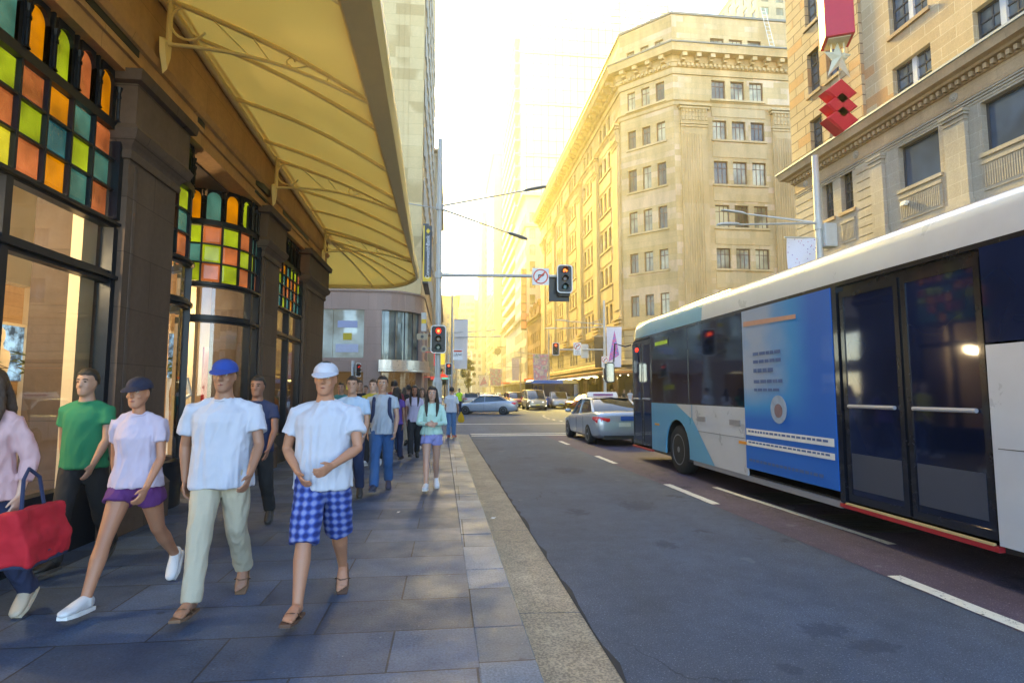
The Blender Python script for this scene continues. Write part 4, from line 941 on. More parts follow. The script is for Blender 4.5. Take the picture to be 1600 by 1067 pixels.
# towers
def curtain(name, col, gcol, px_, pz, fw, rough=.15, fh=None):
    m, t, b = new_mat(name); L = t.links.new; uv, pos = wall_uv(t); br = N(t, 'ShaderNodeTexBrick', offset=0.0)
    br.inputs['Color1'].default_value = c4(gcol); br.inputs['Color2'].default_value = c4([min(1, c * 1.5) for c in gcol]); br.inputs['Mortar'].default_value = c4(col)
    br.inputs['Scale'].default_value = 1; br.inputs['Mortar Size'].default_value = fw; br.inputs['Mortar Smooth'].default_value = 0; br.inputs['Brick Width'].default_value = px_; br.inputs['Row Height'].default_value = pz
    L(uv, br.inputs['Vector']); nz = N(t, 'ShaderNodeTexNoise', Scale=.09, Detail=3.0); L(pos, nz.inputs['Vector'])
    r1 = N(t, 'ShaderNodeMapRange'); r1.inputs['To Min'].default_value = .7; r1.inputs['To Max'].default_value = 1.3; L(nz.outputs['Fac'], r1.inputs['Value'])
    mu = N(t, 'ShaderNodeVectorMath', operation='SCALE'); L(br.outputs['Color'], mu.inputs[0]); L(r1.outputs[0], mu.inputs['Scale']); L(mu.outputs[0], b.inputs['Base Color'])
    r2 = N(t, 'ShaderNodeMapRange'); r2.inputs['To Min'].default_value = rough; r2.inputs['To Max'].default_value = .7; L(br.outputs['Fac'], r2.inputs['Value']); L(r2.outputs[0], b.inputs['Roughness'])
    b.inputs['Specular IOR Level'].default_value = .9
    return m
gt_ = thing('glass_tower', (37, 145, 0), 'very tall pale glass curtain wall tower behind the sandstone corner building', 'building')
mb = MB(); mb.box(17.6, 57.4, 125 + 12, 175, 0, 96); mb.build('tower_shaft', curtain('pale_curtain_wall', (.20, .18, .14), (.46, .47, .46), 1.9, 3.4, .12), gt_)
mb = MB()
for k in range(27): mb.box(17.1, 57.9, 136.6, 137, 6 + k * 3.4 - .10, 6 + k * 3.4 + .10) if k % 4 == 0 else None
mb.build('floor_bands', mat('pale_aluminium', (.62, .60, .55), .4), gt_)
mb = MB()     # stepped balconies on the street side
for k in range(26): mb.box(16.2, 17.59, 138, 172, 7 + k * 3.4, 7 + k * 3.4 + .28); mb.box(16.2, 16.26, 138, 172, 7.28 + k * 3.4, 8.3 + k * 3.4)
mb.build('balconies', M_whst, gt_)
mb = MB()
for k in range(21): mb.box(17.6 + k * 1.98, 17.8 + k * 1.98, 137.2, 137.4, 96, 103.5)
for k in range(4): mb.box(17.6, 57.4, 137.15, 137.45, 97.5 + k * 1.9, 97.7 + k * 1.9)
for k in range(4): mb.box(17.6 + k * 13, 18.1 + k * 13, 137, 145, 96, 104)
mb.build('roof_lattice', mat('steel_grey', (.30, .31, .33), .5), gt_)
pt = thing('slender_tower', (20, 195, 0), 'slender tower with a pointed sloping top and wide window columns down the street', 'building')
mb = MB(); mb.box(16.0, 24, 178 + 23, 240, 0, 88)
mb.extr([(15.2, 200.6, 88), (24.5, 200.6, 88), (24.5, 200.6, 96), (19.5, 200.6, 96.5), (15.2, 200.6, 105)], (0, 0, 0), (0, 44, 0)); mb.build('tower_shaft', M_crst, pt)
for k in range(22):
    mb = MB(); mb.box(18.6, 22.8, 200.7, 201.05, 6 + k * 3.7, 8.9 + k * 3.7, 0); mb.box(18.6, 22.8, 200.6, 200.69, 8.9 + k * 3.7, 9.15 + k * 3.7, 1); mb.build('window_band', [M_gf, M_whst], pt)
for k in range(22):
    for j in range(3): mb = MB(); mb.box(15.9, 16.1, 205 + j * 11, 212 + j * 11, 6 + k * 3.7, 8.6 + k * 3.7); mb.build('window_band', M_gf, pt)
block('distant_slab', 'narrow cream slab building left of the slender tower', 15.2, 20, 262, 300, 86, M_crst, M_gf, M_wfd, (1.6, 1.8), (2.6, 3.6), 'WS', 4, 99, .3)
block('cream_hotel_tower', 'cream tower with green windows rising behind the right hand building', 78, 98, 130, 150, 112, M_crst, winglass('green_glass', (.06, .14, .13), .1), M_wfd, (2.0, 2.0), (3.4, 3.4), 'WS', 60, 60, .3)
# far end of the street
block('tan_office_block', 'tan office block of many small windows at the far left end of the street', -3.6, 3.3, 204, 230, 36, M_tanc, M_gf, M_wfd, (1.0, 1.7), (1.9, 3.3), 'SE', 4, 80, .7)
block('banded_office_tower', 'pale office tower with horizontal dark bands behind the tan block', 3.5, 13.6, 296, 330, 52.5, M_whst, M_gf, M_whst, (2.2, 1.6), (2.5, 3.2), 'SW', 4, 90, .2, cols_=1, rows_=1)
block('dark_glass_tower', 'dark blue glass tower at the end of the street', 12.2, 17.5, 340, 370, 57, curtain('dark_curtain_wall', (.12, .13, .15), (.04, .06, .09), 1.4, 3.2, .08), M_gf, M_wfd, sides='', cornice=0)
block('apartment_slab', 'tan apartment slab at the end of the street', 18.5, 26, 384, 410, 36, M_tanc, M_gf, M_whst, (1.2, 1.8), (1.5, 3), 'S', 4, 60, .2, cols_=1, rows_=1)
block('low_white_block', 'small pale block below the banded office tower', 10.3, 14.8, 250, 262, 20, M_whst, M_gf, M_wfd, (1.1, 1.5), (1.8, 3), 'S', 4, 20, .3)

# ================================================================ LEFT: PINK GRANITE CORNER AND STONE TOWER
M_gran = stone('pink_granite', (.34, .235, .19), (.38, .265, .215), 1.3, 1.25, .010, mcol=(.22, .15, .12), dirt=.15, rough=.35, bump=.15)
M_twr = stone('tower_sandstone', (.62, .47, .24), (.68, .53, .29), 2.2, .9, .008, dirt=.12, patch=(.50, .36, .17), pamt=.52)
gr = thing('granite_corner_building', (-8, 46, 0), 'pink granite corner building with rounded glass corner below a plain stone tower', 'building')
crv = [(-40, 42), (-5.2, 42)] + [(-5.2 + 3.3 * math.sin(R(a)), 45.3 - 3.3 * math.cos(R(a))) for a in range(9, 91, 9)] + [(-1.9, 62)]
gc = Curve(crv); uc0 = 34.8
mb = MB()
gc.box(mb, 0, gc.len, 7.52, 8.85, -.5, 0)            # top band
gc.box(mb, 0, gc.len, 8.85, 8.98, -.5, .1)
for a, b_ in ((31.2 - 3.0, 29.6), (uc0 - .9, uc0 + .35), (uc0 + 4.3, uc0 + 5.6), (uc0 + 12, uc0 + 13.5), (20, 21.4)): gc.box(mb, a, b_, 0, 7.515, -.5, .003)
gc.box(mb, 0, uc0 - .9, 3.0, 4.0, -.4, -.1); gc.box(mb, uc0 + 5.6, gc.len, 3.0, 4.2, -.4, -.05)
mb.build('granite_frame', M_gran, gr, smooth=True, angle=20)
M_gglass = winglass('showroom_glass', (.16, .20, .19), .05, .03, (.75, .85, .80))
for a, b_ in ((29.6, 31.7), (31.7, 33.9), (21.4, 28.2)):
    mb = MB(); gc.box(mb, a, b_ - .03, 4.0, 7.52, -.3, -.22); mb.build('window', M_gglass, gr)
mb = MB(); gc.box(mb, uc0 + .35, uc0 + 4.3, 3.9, 7.52, -.42, -.34); cg = mb.build('curved_window', winglass('curved_glass', (.10, .12, .11), .05), gr, smooth=True)
mb = MB()
for k in range(5): gc.box(mb, uc0 + .5 + k * .9, uc0 + .54 + k * .9, 3.9, 7.5, -.34, -.28)
mb.build('mullions', M_wfd, cg)
mb = MB(); gc.box(mb, uc0 + .2, uc0 + 4.5, 3.15, 3.85, -.3, .5); gc.box(mb, uc0 + .2, uc0 + 4.5, 3.0, 3.12, -.3, .9); mb.build('entrance_canopy', mat('brushed_steel', (.55, .52, .48), .3, metal=.7), gr, smooth=True)
mb = MB(); gc.box(mb, uc0 + .36, uc0 + 4.29, .1, 2.98, -.6, -.5); gc.box(mb, 21.4, uc0 - .91, .1, 2.98, -.6, -.5); gc.box(mb, uc0 + 5.61, gc.len - .1, .1, 7.4, -.45, -.36); mb.build('ground_glazing', M_shopd, gr)
# advertising seen in the showroom windows
for a, z, w, h, c in ((32.4, 5.3, .62, .5, (.50, .38, .02)), (29.75, 5.6, .6, .45, (.42, .34, .06)), (32.0, 6.2, 1.4, .5, (.35, .38, .55)), (31.9, 4.4, 1.6, .6, (.45, .48, .60)), (29.8, 4.5, .9, .6, (.45, .55, .6))):
    mb = MB(); gc.box(mb, a, a + w, z, z + h, -.21, -.18); mb.build('window_poster', mat('poster_%d' % int(a * 10 + z * 3), c, .5), gr)
tw = MB(); tw.box(-40, -2.15, 43.6, 74, 8.98, 62); tw.box(-40, -1.95, 43.5, 74.1, 61, 62.2)
for k in range(3): tw.box(-3.3 - .03 - k * .42, -3.3 + .02 - k * .42, 43.57, 43.6, 9, 60)
tw.build('tower', M_twr, gr)
fT = Face((-2.15, 43.6), (-2.15, 74)); its = []
for k in range(12):
    for z in range(8): its.append((fT, (1.2 + k * 2.4, 2.4 + k * 2.4, 12 + z * 4.2, 14.4 + z * 4.2), dict(depth=-.06, fw=.1, cols=2, rows=2)))
windows(gr, its, [M_whst, M_gf], 40)
b1 = block('left_office_block', 'tall stone office block on the left side of the street behind the bank banner', -30, -1.9, 75, 112, 34, M_crst, M_gf, M_wfd, (1.4, 2.1), (2.9, 3.9), 'E', 5, 60, .8, base=2.2)
b2 = block('left_shop_block', 'lower stone block farther along the left side of the street', -30, -2.1, 112.5, 165, 22, M_tanc, M_gf, M_wfd, (1.4, 2.1), (3.4, 3.6), 'E', 5, 60, .6, base=2.2)
# vertical bank banner
bs = thing('bank_banner', (-1.5, 40.5, 9.4), 'tall dark bank banner with white lettering and a yellow diamond on the granite corner', 'banner')
mb = MB(); mb.box(-1.79, -1.27, 40.5, 40.62, 9.7, 13.45, 0); mb.box(-1.86, -1.78, 40.49, 40.63, 9.4, 13.45, 1); mb.box(-1.79, -1.27, 40.49, 40.63, 9.4, 9.7, 1); mb.build('panel', [mat('charcoal_panel', (.045, .045, .05), .5), mat('bank_yellow', (.80, .55, .02), .5)], bs)
mb = MB(); mb.face([(-1.53, 40.47, 12.85), (-1.38, 40.47, 13.05), (-1.53, 40.47, 13.25), (-1.68, 40.47, 13.05)]); mb.build('diamond', mat('bank_yellow', (.80, .55, .02)), bs)
text_mesh('lettering', 'CommonwealthBank', mat('sign_white', (.8, .8, .78), .5), .37, (-1.53, 40.485, 11.15), (0, 0, 1), (-1, 0, 0), bs, .005)
mb = MB(); mb.box(-1.9, -1.5, 40.6, 45.6, 13.5, 13.62); mb.box(-1.9, -1.5, 40.6, 45.6, 9.3, 9.38); mb.build('brackets', M_wfd, bs)
# ================================================================ STREET FURNITURE
M_galv = mat('galvanised_steel', (.50, .50, .48), .5, metal=.15, var=.15, scale=5)
M_blk = mat('signal_black', (.018, .017, .018), .45)
M_redl = mat('red_signal_lamp', (1, .05, .02), .3, emis=(1, .02, .008), es=.55)
M_redc = mat('red_signal_core', (1, .5, .1), .3, emis=(1, .12, .02), es=1.0)
M_off1 = mat('amber_lens_unlit', (.10, .045, .01), .2); M_off2 = mat('green_lens_unlit', (.01, .06, .05), .2)
M_signw = mat('sign_white', (.8, .8, .78), .5); M_signr = mat('sign_red', (.62, .06, .02), .5); M_blkp = mat('sign_black', (.03, .03, .03), .5)
def rrect(w, h, r, n=5):
    out = []
    for cx, cz, a0 in ((w - r, h - r, 0), (-w + r, h - r, 90), (-w + r, -h + r, 180), (w - r, -h + r, 270)):
        out += [(cx + r * math.cos(R(a0 + 90 * i / n)), cz + r * math.sin(R(a0 + 90 * i / n))) for i in range(n + 1)]
    return out
def signal(parent, x, y, z, s=1.0, arrow=False, back=True, yaw=0, name='signal_head'):
    """three-lamp signal facing the camera side (-Y); z = centre"""
    M = Matrix.Translation((x, y, z)) @ Matrix.Rotation(yaw, 4, 'Z'); P = lambda pts: [M @ Vector(p) for p in pts]
    q = MB(); w, h = .34 * s, .62 * s
    body = rrect(w * .8, h * .88, .10 * s)
    q.loft([P([(a, -.03 * s, b) for a, b in body]), P([(a, .20 * s, b) for a, b in body])])
    bo = rrect(w, h, .15 * s); q.loft([P([(a, -.01, b) for a, b in bo]), P([(a, .02, b) for a, b in bo])])
    for k in (1, 0, -1):   # visors
        c = (0, 0, k * .36 * s); r = .135 * s; r1 = []; r2 = []
        for i in range(15):
            a = R(-40 + 260 * i / 14); r1.append((r * math.cos(a), -.03 * s, c[2] + r * math.sin(a))); r2.append((r * math.cos(a) * .96, -.24 * s, c[2] + .01 + r * math.sin(a) * .96))
        q.loft([P(r1), P(r2)], closed=False, cap=False)
    root = q.build(name, M_blk, parent)
    q = MB(); inn = rrect(w - .045 * s, h - .045 * s, .115 * s); rim = rrect(w, h, .15 * s)
    q.loft([P([(a, -.012, b) for a, b in rim]), P([(a, -.020, b) for a, b in rim]), P([(a, -.020, b) for a, b in inn]), P([(a, -.012, b) for a, b in inn])], cap=False); q.build('white_border', M_signw, root)
    for k, m in ((1, M_redl), (0, M_off1), (-1, M_off2)):
        q = MB(); r = .115 * s; q.loft([P([(r * math.cos(2 * math.pi * i / 18), -.035 * s, k * .36 * s + r * math.sin(2 * math.pi * i / 18)) for i in range(18)]), P([(.07 * s * math.cos(2 * math.pi * i / 18), -.055 * s, k * .36 * s + .07 * s * math.sin(2 * math.pi * i / 18)) for i in range(18)])]); q.build('lens', m if not (arrow and k == 1) else M_off1, root, label='lit red lens' if k == 1 else None)
    q = MB()
    if arrow: q.tube(P([(.05 * s * math.cos(R(a)) , -.06 * s, .36 * s + .06 * s * math.sin(R(a))) for a in range(-30, 200, 20)]), .016 * s, 6); q.tube(P([(-.05 * s, -.06 * s, .40 * s), (-.05 * s, -.06 * s, .29 * s)]), .016 * s, 6); q.tube(P([(.09 * s, -.06 * s, .36 * s), (.05 * s, -.06 * s, .30 * s)]), [.035 * s, .004], 6); q.build('arrow', mat('orange_arrow', (1, .3, .03), .3, emis=(1, .16, .01), es=.8), root)
    else: q.loft([P([(.06 * s * math.cos(2 * math.pi * i / 14), -.058 * s, .36 * s + .06 * s * math.sin(2 * math.pi * i / 14)) for i in range(14)]), P([(.03 * s * math.cos(2 * math.pi * i / 14), -.065 * s, .36 * s + .03 * s * math.sin(2 * math.pi * i / 14)) for i in range(14)])]); q.build('lit_core', M_redc, root)
    return root
def turn_sign(parent, x, y, z, r, words=False, flip=1):
    q = MB(); 
    if words: q.box(x - r * 1.15, x + r * 1.15, y, y + .02, z - r * 2.6, z + r * 1.2)
    else: q.box(x - r * 1.12, x + r * 1.12, y, y + .02, z - r * 1.12, z + r * 1.12)
    s_ = q.build('turn_sign', M_signw, parent, bevel=.004); q = MB()
    n = 28; ro, ri = r, r * .84
    q.loft([[(x + ro * math.cos(2 * math.pi * i / n), y - .004, z + ro * math.sin(2 * math.pi * i / n)) for i in range(n)], [(x + ri * math.cos(2 * math.pi * i / n), y - .004, z + ri * math.sin(2 * math.pi * i / n)) for i in range(n)]], cap=False)
    d = r * .64; w = r * .07; q.face([(x - d - w, y - .008, z - d + w), (x - d + w, y - .008, z - d - w), (x + d + w, y - .008, z + d - w), (x + d - w, y - .008, z + d + w)]); q.build('red_ring', M_signr, s_)
    q = MB(); f = flip; e = y - .006
    q.face([(x - f * .34 * r, e, z - .5 * r), (x - f * .18 * r, e, z - .5 * r), (x - f * .18 * r, e, z + .12 * r), (x - f * .34 * r, e, z + .28 * r)]); q.face([(x - f * .34 * r, e, z + .281 * r), (x - f * .18 * r, e, z + .121 * r), (x + f * .22 * r, e, z + .121 * r), (x + f * .22 * r, e, z + .281 * r)])
    q.face([(x + f * .221 * r, e, z - .02 * r), (x + f * .52 * r, e, z + .20 * r), (x + f * .221 * r, e, z + .42 * r)]); q.build('turn_arrow', M_blkp, s_)
    if words:
        text_mesh('lettering', 'NO', M_blkp, r * .75, (x, y - .006, z - r * 1.5), (1, 0, 0), (0, 0, 1), s_, .002); text_mesh('lettering', 'TURN', M_blkp, r * .62, (x, y - .006, z - r * 2.15), (1, 0, 0), (0, 0, 1), s_, .002)
    return s_
def luminaire(parent, p0, p1, head=.75, w=.16):
    p0, p1 = Vector(p0), Vector(p1); d = (p1 - p0).normalized()
    q = MB(); q.tube([p0, p1], [.045, .03], 8); arm = q.build('luminaire_arm', M_galv, parent, smooth=True)
    q = MB(); s_ = Vector((-d.y, d.x, 0)).normalized() * w; u = Vector((0, 0, 1)); rr = []
    for f, a, h in ((0, .35, .04), (.12, .8, .06), (.5, 1, .07), (.85, .95, .06), (1, .6, .03)):
        c = p1 + d * head * f; rr.append([c - s_ * a, c - s_ * a + u * h * .6, c + u * h * 1.3, c + s_ * a + u * h * .6, c + s_ * a, c - u * .03])
    q.loft(rr); q.build('lamp_head', M_galv, arm, smooth=True)
# --- main mast at our corner
mp = thing('signal_mast', (-.38, 20.7, 0), 'tall grey traffic signal mast at our footpath corner with a long arm over the road', 'traffic light')
q = MB(); q.tube([(-.38, 20.7, 0), (-.38, 20.7, 1.9)], .17, 18); q.tube([(-.38, 20.7, 1.9), (-.38, 20.7, 2.05)], [.17, .11], 18); q.tube([(-.38, 20.7, 2.05), (-.38, 20.7, 10.95)], [.105, .085], 16); q.tube([(-.38, 20.7, 0), (-.38, 20.7, .05)], .24, 18)
for z in (5.8, 8.35, 3.6): q.tube([(-.38, 20.7, z - .12), (-.38, 20.7, z + .12)], .135, 16)
q.build('pole', M_galv, mp, smooth=True)
q = MB(); q.tube([(-.38, 20.7, 5.8), (4.2, 20.7, 5.86)], [.075, .055], 12); q.build('mast_arm', M_galv, mp, smooth=True)
luminaire(mp, (-.38, 20.7, 8.38), (2.75, 20.5, 9.02), .85); luminaire(mp, (-.38, 20.7, 8.3), (2.25, 21.6, 7.72), .85)
signal(mp, -.36, 20.45, 3.42, .82); signal(mp, 4.27, 20.5, 5.72, .86, arrow=True)
q = MB(); q.box(4.05, 4.0 + .5, 20.62, 20.95, 5.1, 6.1); q.box(3.72, 4.5, 20.80, 20.83, 4.92, 5.9); q.build('rear_signal_housing', M_blk, mp, bevel=.05)
turn_sign(mp, 3.37, 20.55, 5.80, .28)
q = MB()
for yb, z in ((20.6, 3.62), (20.75, 3.12)):
    q.tube([(-.5, yb, z), (-.75, yb, z)], .02, 6)
q.build('speaker_bracket', M_galv, mp)
for x, z, k in ((-.93, 3.50, 0), (-.86, 3.06, 1)):
    q = MB(); r0 = rrect(.19, .11, .05) if k == 0 else [(.12 * math.cos(2 * math.pi * i / 24), .12 * math.sin(2 * math.pi * i / 24)) for i in range(24)]
    q.loft([[(x + a, 20.35, z + b) for a, b in r0], [(x + a * .55, 20.5, z + b * .55) for a, b in r0], [(x + a * .4, 20.75, z + b * .5) for a, b in r0]], cap=True); so = q.build('horn_speaker', mat('horn_beige', (.40, .34, .24), .5), mp, smooth=True, angle=50)
    q = MB(); q.tube([(x, 20.348, z), (x, 20.33, z)], .055, 16); q.build('cone', M_wfd, so)
q = MB(); q.box(-.98, -.80, 20.6, 20.75, 3.72, 4.4); q.build('control_box', M_galv, mp); q = MB(); q.box(-.975, -.805, 20.59, 20.6, 4.0, 4.15); q.build('yellow_plate', mat('bank_yellow', (.8, .55, .02)), mp)
wire = MB(); wire.tube([(-.42, 20.7, 8.3), (-1.6, 20.3, 8.32)], .02, 6); wire.build('stub_arm', M_galv, mp)
# --- secondary masts
def post_signal(x, y, z, lb, h=None, s=.8, r=.06):
    p = thing('signal_post', (x, y, 0), lb, 'traffic light'); q = MB(); q.tube([(x, y, 0), (x, y, h or z - .5)], r, 10); q.tube([(x, y, 0), (x, y, .3)], r * 1.6, 10); q.build('pole', M_galv, p, smooth=True); signal(p, x, y - .18, z, s); return p
p = post_signal(.04, 42.4, 3.2, 'red traffic light on a short post at the far left corner of the crossing', s=.74)
q = MB(); q.box(.35, 1.05, 42.4, 42.44, 3.9, 4.7); q.build('lane_sign', M_signw, p); text_mesh('lettering', 'LANE', M_blkp, .26, (.70, 42.39, 4.3), (1, 0, 0), (0, 0, 1), p, .002); q = MB(); q.box(.35 + .05, 1.0, 42.385, 42.395, 4.5, 4.62); q.build('sign_band', M_signr, p)
q = MB(); q.tube([(.04, 42.4, 4.2), (.7, 42.4, 4.2)], .02, 6); q.tube([(.04, 42.4, 2.6), (.04, 42.4, 4.3)], .04, 8); q.build('sign_arm', M_galv, p)
p = thing('signal_post', (-6.3, 40.6, 0), 'small unlit pedestrian signal on a grey post in front of the granite corner', 'traffic light'); q = MB(); q.tube([(-6.6, 40.6, 0), (-6.6, 40.6, 3.7)], .10, 10); q.build('pole', M_galv, p, smooth=True); signal(p, -6.2, 40.4, 3.05, .75, yaw=R(55))
q = MB(); q.box(-6.95, -6.45, 40.3, 40.34, 1.7, 2.05); q.build('hazard_plate', mat('hazard_yellow', (.75, .7, .02), .5), p)
p = thing('signal_mast', (12.95, 46.2, 0), 'grey traffic signal mast at the far right corner with an arm carrying two signs', 'traffic light')
q = MB(); q.tube([(12.95, 46.2, 0), (12.95, 46.2, 9.2)], [.13, .09], 14); q.build('pole', M_galv, p, smooth=True); q = MB(); q.tube([(12.95, 46.2, 5.05), (8.9, 46.2, 5.02)], [.07, .055], 10); q.build('mast_arm', M_galv, p, smooth=True)
signal(p, 8.78, 46.0, 5.05, .85); signal(p, 13.0, 45.95, 3.0, .85); turn_sign(p, 10.6, 46.05, 5.28, .28, True); turn_sign(p, 12.9, 45.98, 4.18, .24, True)
q = MB(); q.box(10.95, 11.6, 46.3, 46.33, 4.35, 5.5); q.build('sign_back', M_galv, p)
luminaire(p, (12.95, 46.2, 7.15), (9.8, 45.9, 7.35), 1.1, .12); luminaire(p, (12.95, 46.2, 6.95), (9.1, 46.8, 6.85), 1.1, .12)
q = MB(); q.tube([(12.95, 46.2, 7.7), (11.6, 46.0, 7.2)], .02, 6); q.build('stay', M_galv, p)
# --- right hand light pole behind the bus
p = thing('street_light_pole', (13.2, 18.7, 0), 'grey street light pole with two lamp arms rising behind the bus roof', 'street light')
q = MB(); q.tube([(13.2, 18.7, 0), (13.2, 18.7, 10.1)], [.13, .11], 16); q.tube([(13.2, 18.7, 7.35), (13.2, 18.7, 7.7)], .15, 16); q.build('pole', M_galv, p, smooth=True)
luminaire(p, (13.2, 18.7, 7.6), (9.6, 17.6, 7.10), .95, .09); luminaire(p, (13.2, 18.7, 7.6), (11.4, 20.4, 8.42), .95, .14)
q = MB(); q.box(13.28, 13.75, 18.45, 18.9, 6.7, 7.55); q.build('equipment_box', M_galv, p, bevel=.03)
# --- banners on light poles
def art_mat(nm, cols, kind):
    m, t, b = new_mat(nm); L = t.links.new; tc = N(t, 'ShaderNodeTexCoord'); out = None
    if kind == 'dots':
        vo = N(t, 'ShaderNodeTexVoronoi', Scale=9.0, Randomness=.9); L(tc.outputs['Object'], vo.inputs['Vector']); rp = N(t, 'ShaderNodeMapRange'); rp.inputs['From Min'].default_value = .15; rp.inputs['From Max'].default_value = .2; L(vo.outputs['Distance'], rp.inputs['Value'])
        hs = N(t, 'ShaderNodeMix', data_type='RGBA'); L(rp.outputs[0], hs.inputs[0]); hs.inputs[7].default_value = (.74, .72, .80, 1)
        mc = N(t, 'ShaderNodeMix', data_type='RGBA', blend_type='MIX'); mc.inputs[6].default_value = c4(cols[0]); mc.inputs[7].default_value = c4(cols[1]); s2 = N(t, 'ShaderNodeSeparateColor'); L(vo.outputs['Color'], s2.inputs[0]); L(s2.outputs[0], mc.inputs[0]); L(mc.outputs[2], hs.inputs[6]); out = hs.outputs[2]
    else:
        nz = N(t, 'ShaderNodeTexNoise', Scale=1.6 if kind == 'blur' else 7.0, Detail=1.0 if kind == 'blur' else 3.0); L(tc.outputs['Object'], nz.inputs['Vector']); rp = N(t, 'ShaderNodeValToRGB'); L(nz.outputs['Fac'], rp.inputs[0])
        e = rp.color_ramp.elements; e[0].position = .3; e[0].color = c4(cols[0]); e[1].position = .7; e[1].color = c4(cols[-1])
        for i, c in enumerate(cols[1:-1]): k = rp.color_ramp.elements.new(.3 + .4 * (i + 1) / (len(cols) - 1)); k.color = c4(c)
        out = rp.outputs[0]
    L(out, b.inputs['Base Color']); b.inputs['Roughness'].default_value = .8; return m
M_bw = mat('banner_white', (.74, .72, .80), .8); M_art = art_mat('banner_tree_art', [(.55, .06, .10), (.75, .15, .45), (.20, .12, .50), (.10, .45, .75)], 'art')
M_blur = art_mat('banner_pattern', [(.75, .72, .78), (.65, .25, .45), (.45, .40, .60), (.70, .66, .70), (.30, .42, .42)], 'blur'); M_dot = art_mat('banner_dots', [(.5, .03, .15), (.15, .08, .4)], 'dots')
def banner(parent, x0, x1, y, z0, z1, m, tree=False, taper=.0, hang=True):
    q = MB(); n = 8; rr = []
    for i in range(n + 1):
        f = i / n; z = z1 + (z0 - z1) * f; w = (x1 - x0) * taper * f; rr.append([(x0 + w + (x1 - x0 - 2 * w) * j / 6, y + .05 * math.sin(3 * f + j * .8), z) for j in range(7)])
    q.loft(rr, closed=False, cap=False); q.loft([[(a, b_ + .012, c) for a, b_, c in r_] for r_ in rr], closed=False, cap=False); b_ = q.build('banner_cloth', m, parent, smooth=True, fix=False)
    if tree:
        q = MB(); cx = (x0 + x1) / 2; h = z1 - z0; q.face([(cx - (x1 - x0) * .42, y - .07, z0 + .12 * h), (cx + (x1 - x0) * .30, y - .07, z0 + .30 * h), (cx + .02, y - .07, z1 - .08 * h)]); q.build('tree_print', M_art, b_)
    q = MB(); q.tube([(x0 - .1, y, z1 + .02), (x1, y, z1 + .02)], .03, 6); q.build('banner_rod', M_galv, b_)
banner(bpy.data.objects['signal_mast.001'], 13.15, 14.45, 46.25, 3.6, 6.95, M_bw, True, .05)
banner(p, 11.98, 13.05, 18.7, 5.9, 7.02, M_dot)
def light_pole(x, y, h, lb, bx=None, m=None, bz=(3.3, 6.0), arms=True, tree=False, r=.10):
    p = thing('street_light_pole', (x, y, 0), lb, 'street light'); q = MB(); q.tube([(x, y, 0), (x, y, h)], [r * 1.2, r * .8], 10); q.build('pole', M_galv, p, smooth=True)
    if arms: s_ = -1 if x > 6 else 1; luminaire(p, (x, y, h * .66), (x + s_ * 3.2, y, h * .68), 1.0, .12); luminaire(p, (x, y, h * .62), (x + s_ * 3.6, y - .8, h * .62), 1.0, .12)
    if bx: banner(p, bx[0], bx[1], y, bz[0], bz[1], m, tree, .06)
    return p
light_pole(13.0, 73, 9.6, 'street light pole with a large blurred-colour banner before the brick building', (10.9, 12.9), M_blur, (3.1, 6.4))
light_pole(13.0, 102, 9.6, 'street light pole with a narrow white banner before the pale stone building', (11.4, 12.8), M_bw, (3.6, 7.6))
light_pole(13.0, 136, 9.6, 'street light pole with a pink patterned banner, fourth along the right kerb', (9.9, 12.8), M_blur, (3.1, 7.0))
light_pole(13.0, 176, 9.6, 'farthest street light pole on the right with a tree banner', (9.4, 12.6), M_bw, (3.0, 6.6), tree=True)
light_pole(.32, 54, 10.8, 'street light pole with a long white banner just past the far left corner', (.5, 1.85), mat('banner_pale', (.80, .78, .76), .8), (3.7, 8.4))
light_pole(-.2, 92, 10.8, 'street light pole farther along the left footpath, two arms over the road')
for k, (x0, x1, z0, z1, c, lb) in enumerate(((14.1, 15.1, 3.9, 6.9, (.045, .045, .055), 'dark banner hanging on the sandstone facade left of the mast'), (15.2, 15.9, 4.6, 6.6, (.05, .06, .12), 'dark blue banner hanging on the sandstone facade right of the mast'))):
    b_ = thing('facade_banner', (x0, 50, z0), lb, 'banner'); banner(b_, x0, x1, (54 if k == 0 else 51.2), z0, z1, mat('banner_dark_%d' % k, c, .8), taper=.08)
    q = MB(); q.tube([(x0, (54 if k == 0 else 51.2), z1), (16, (54 if k == 0 else 51.2), z1 + .3)], .03, 6); q.build('bracket', M_galv, b_)
# hanging street decoration (lantern box, star, stacked lozenges) strung over the road
M_xr = mat('ornament_red', (.52, .012, .03), .35, var=.1); M_xc = mat('ornament_cream', (.62, .58, .42), .6)
cw = MB(); cw.tube([(16.0, 16.3, 16.6), (12.45, 16.3, 16.0), (8, 16.3, 15.8), (2, 16.3, 16.0), (-3.5, 16.6, 16.8)], .02, 6); tag(cw.build('catenary_cable', M_galv), 'thin cable strung across the street holding the red decoration', 'cable')
o1 = thing('lantern_ornament', (12.4, 16.2, 12.9), 'glossy red box ornament hanging high before the tan building', 'decoration'); q = MB()
Mx = Matrix.Translation((12.4, 16.2, 13.75)) @ Matrix.Rotation(R(-24), 4, 'Z'); q.obox(Mx @ Vector((0, 0, 0)), Mx.to_3x3() @ Vector((.42, 0, 0)), Mx.to_3x3() @ Vector((0, .42, 0)), (0, 0, .95)); q.build('box', M_xr, o1, bevel=.02)
q = MB(); q.obox(Mx @ Vector((0, 0, -.965)), Mx.to_3x3() @ Vector((.32, 0, 0)), Mx.to_3x3() @ Vector((0, .32, 0)), (0, 0, .02))
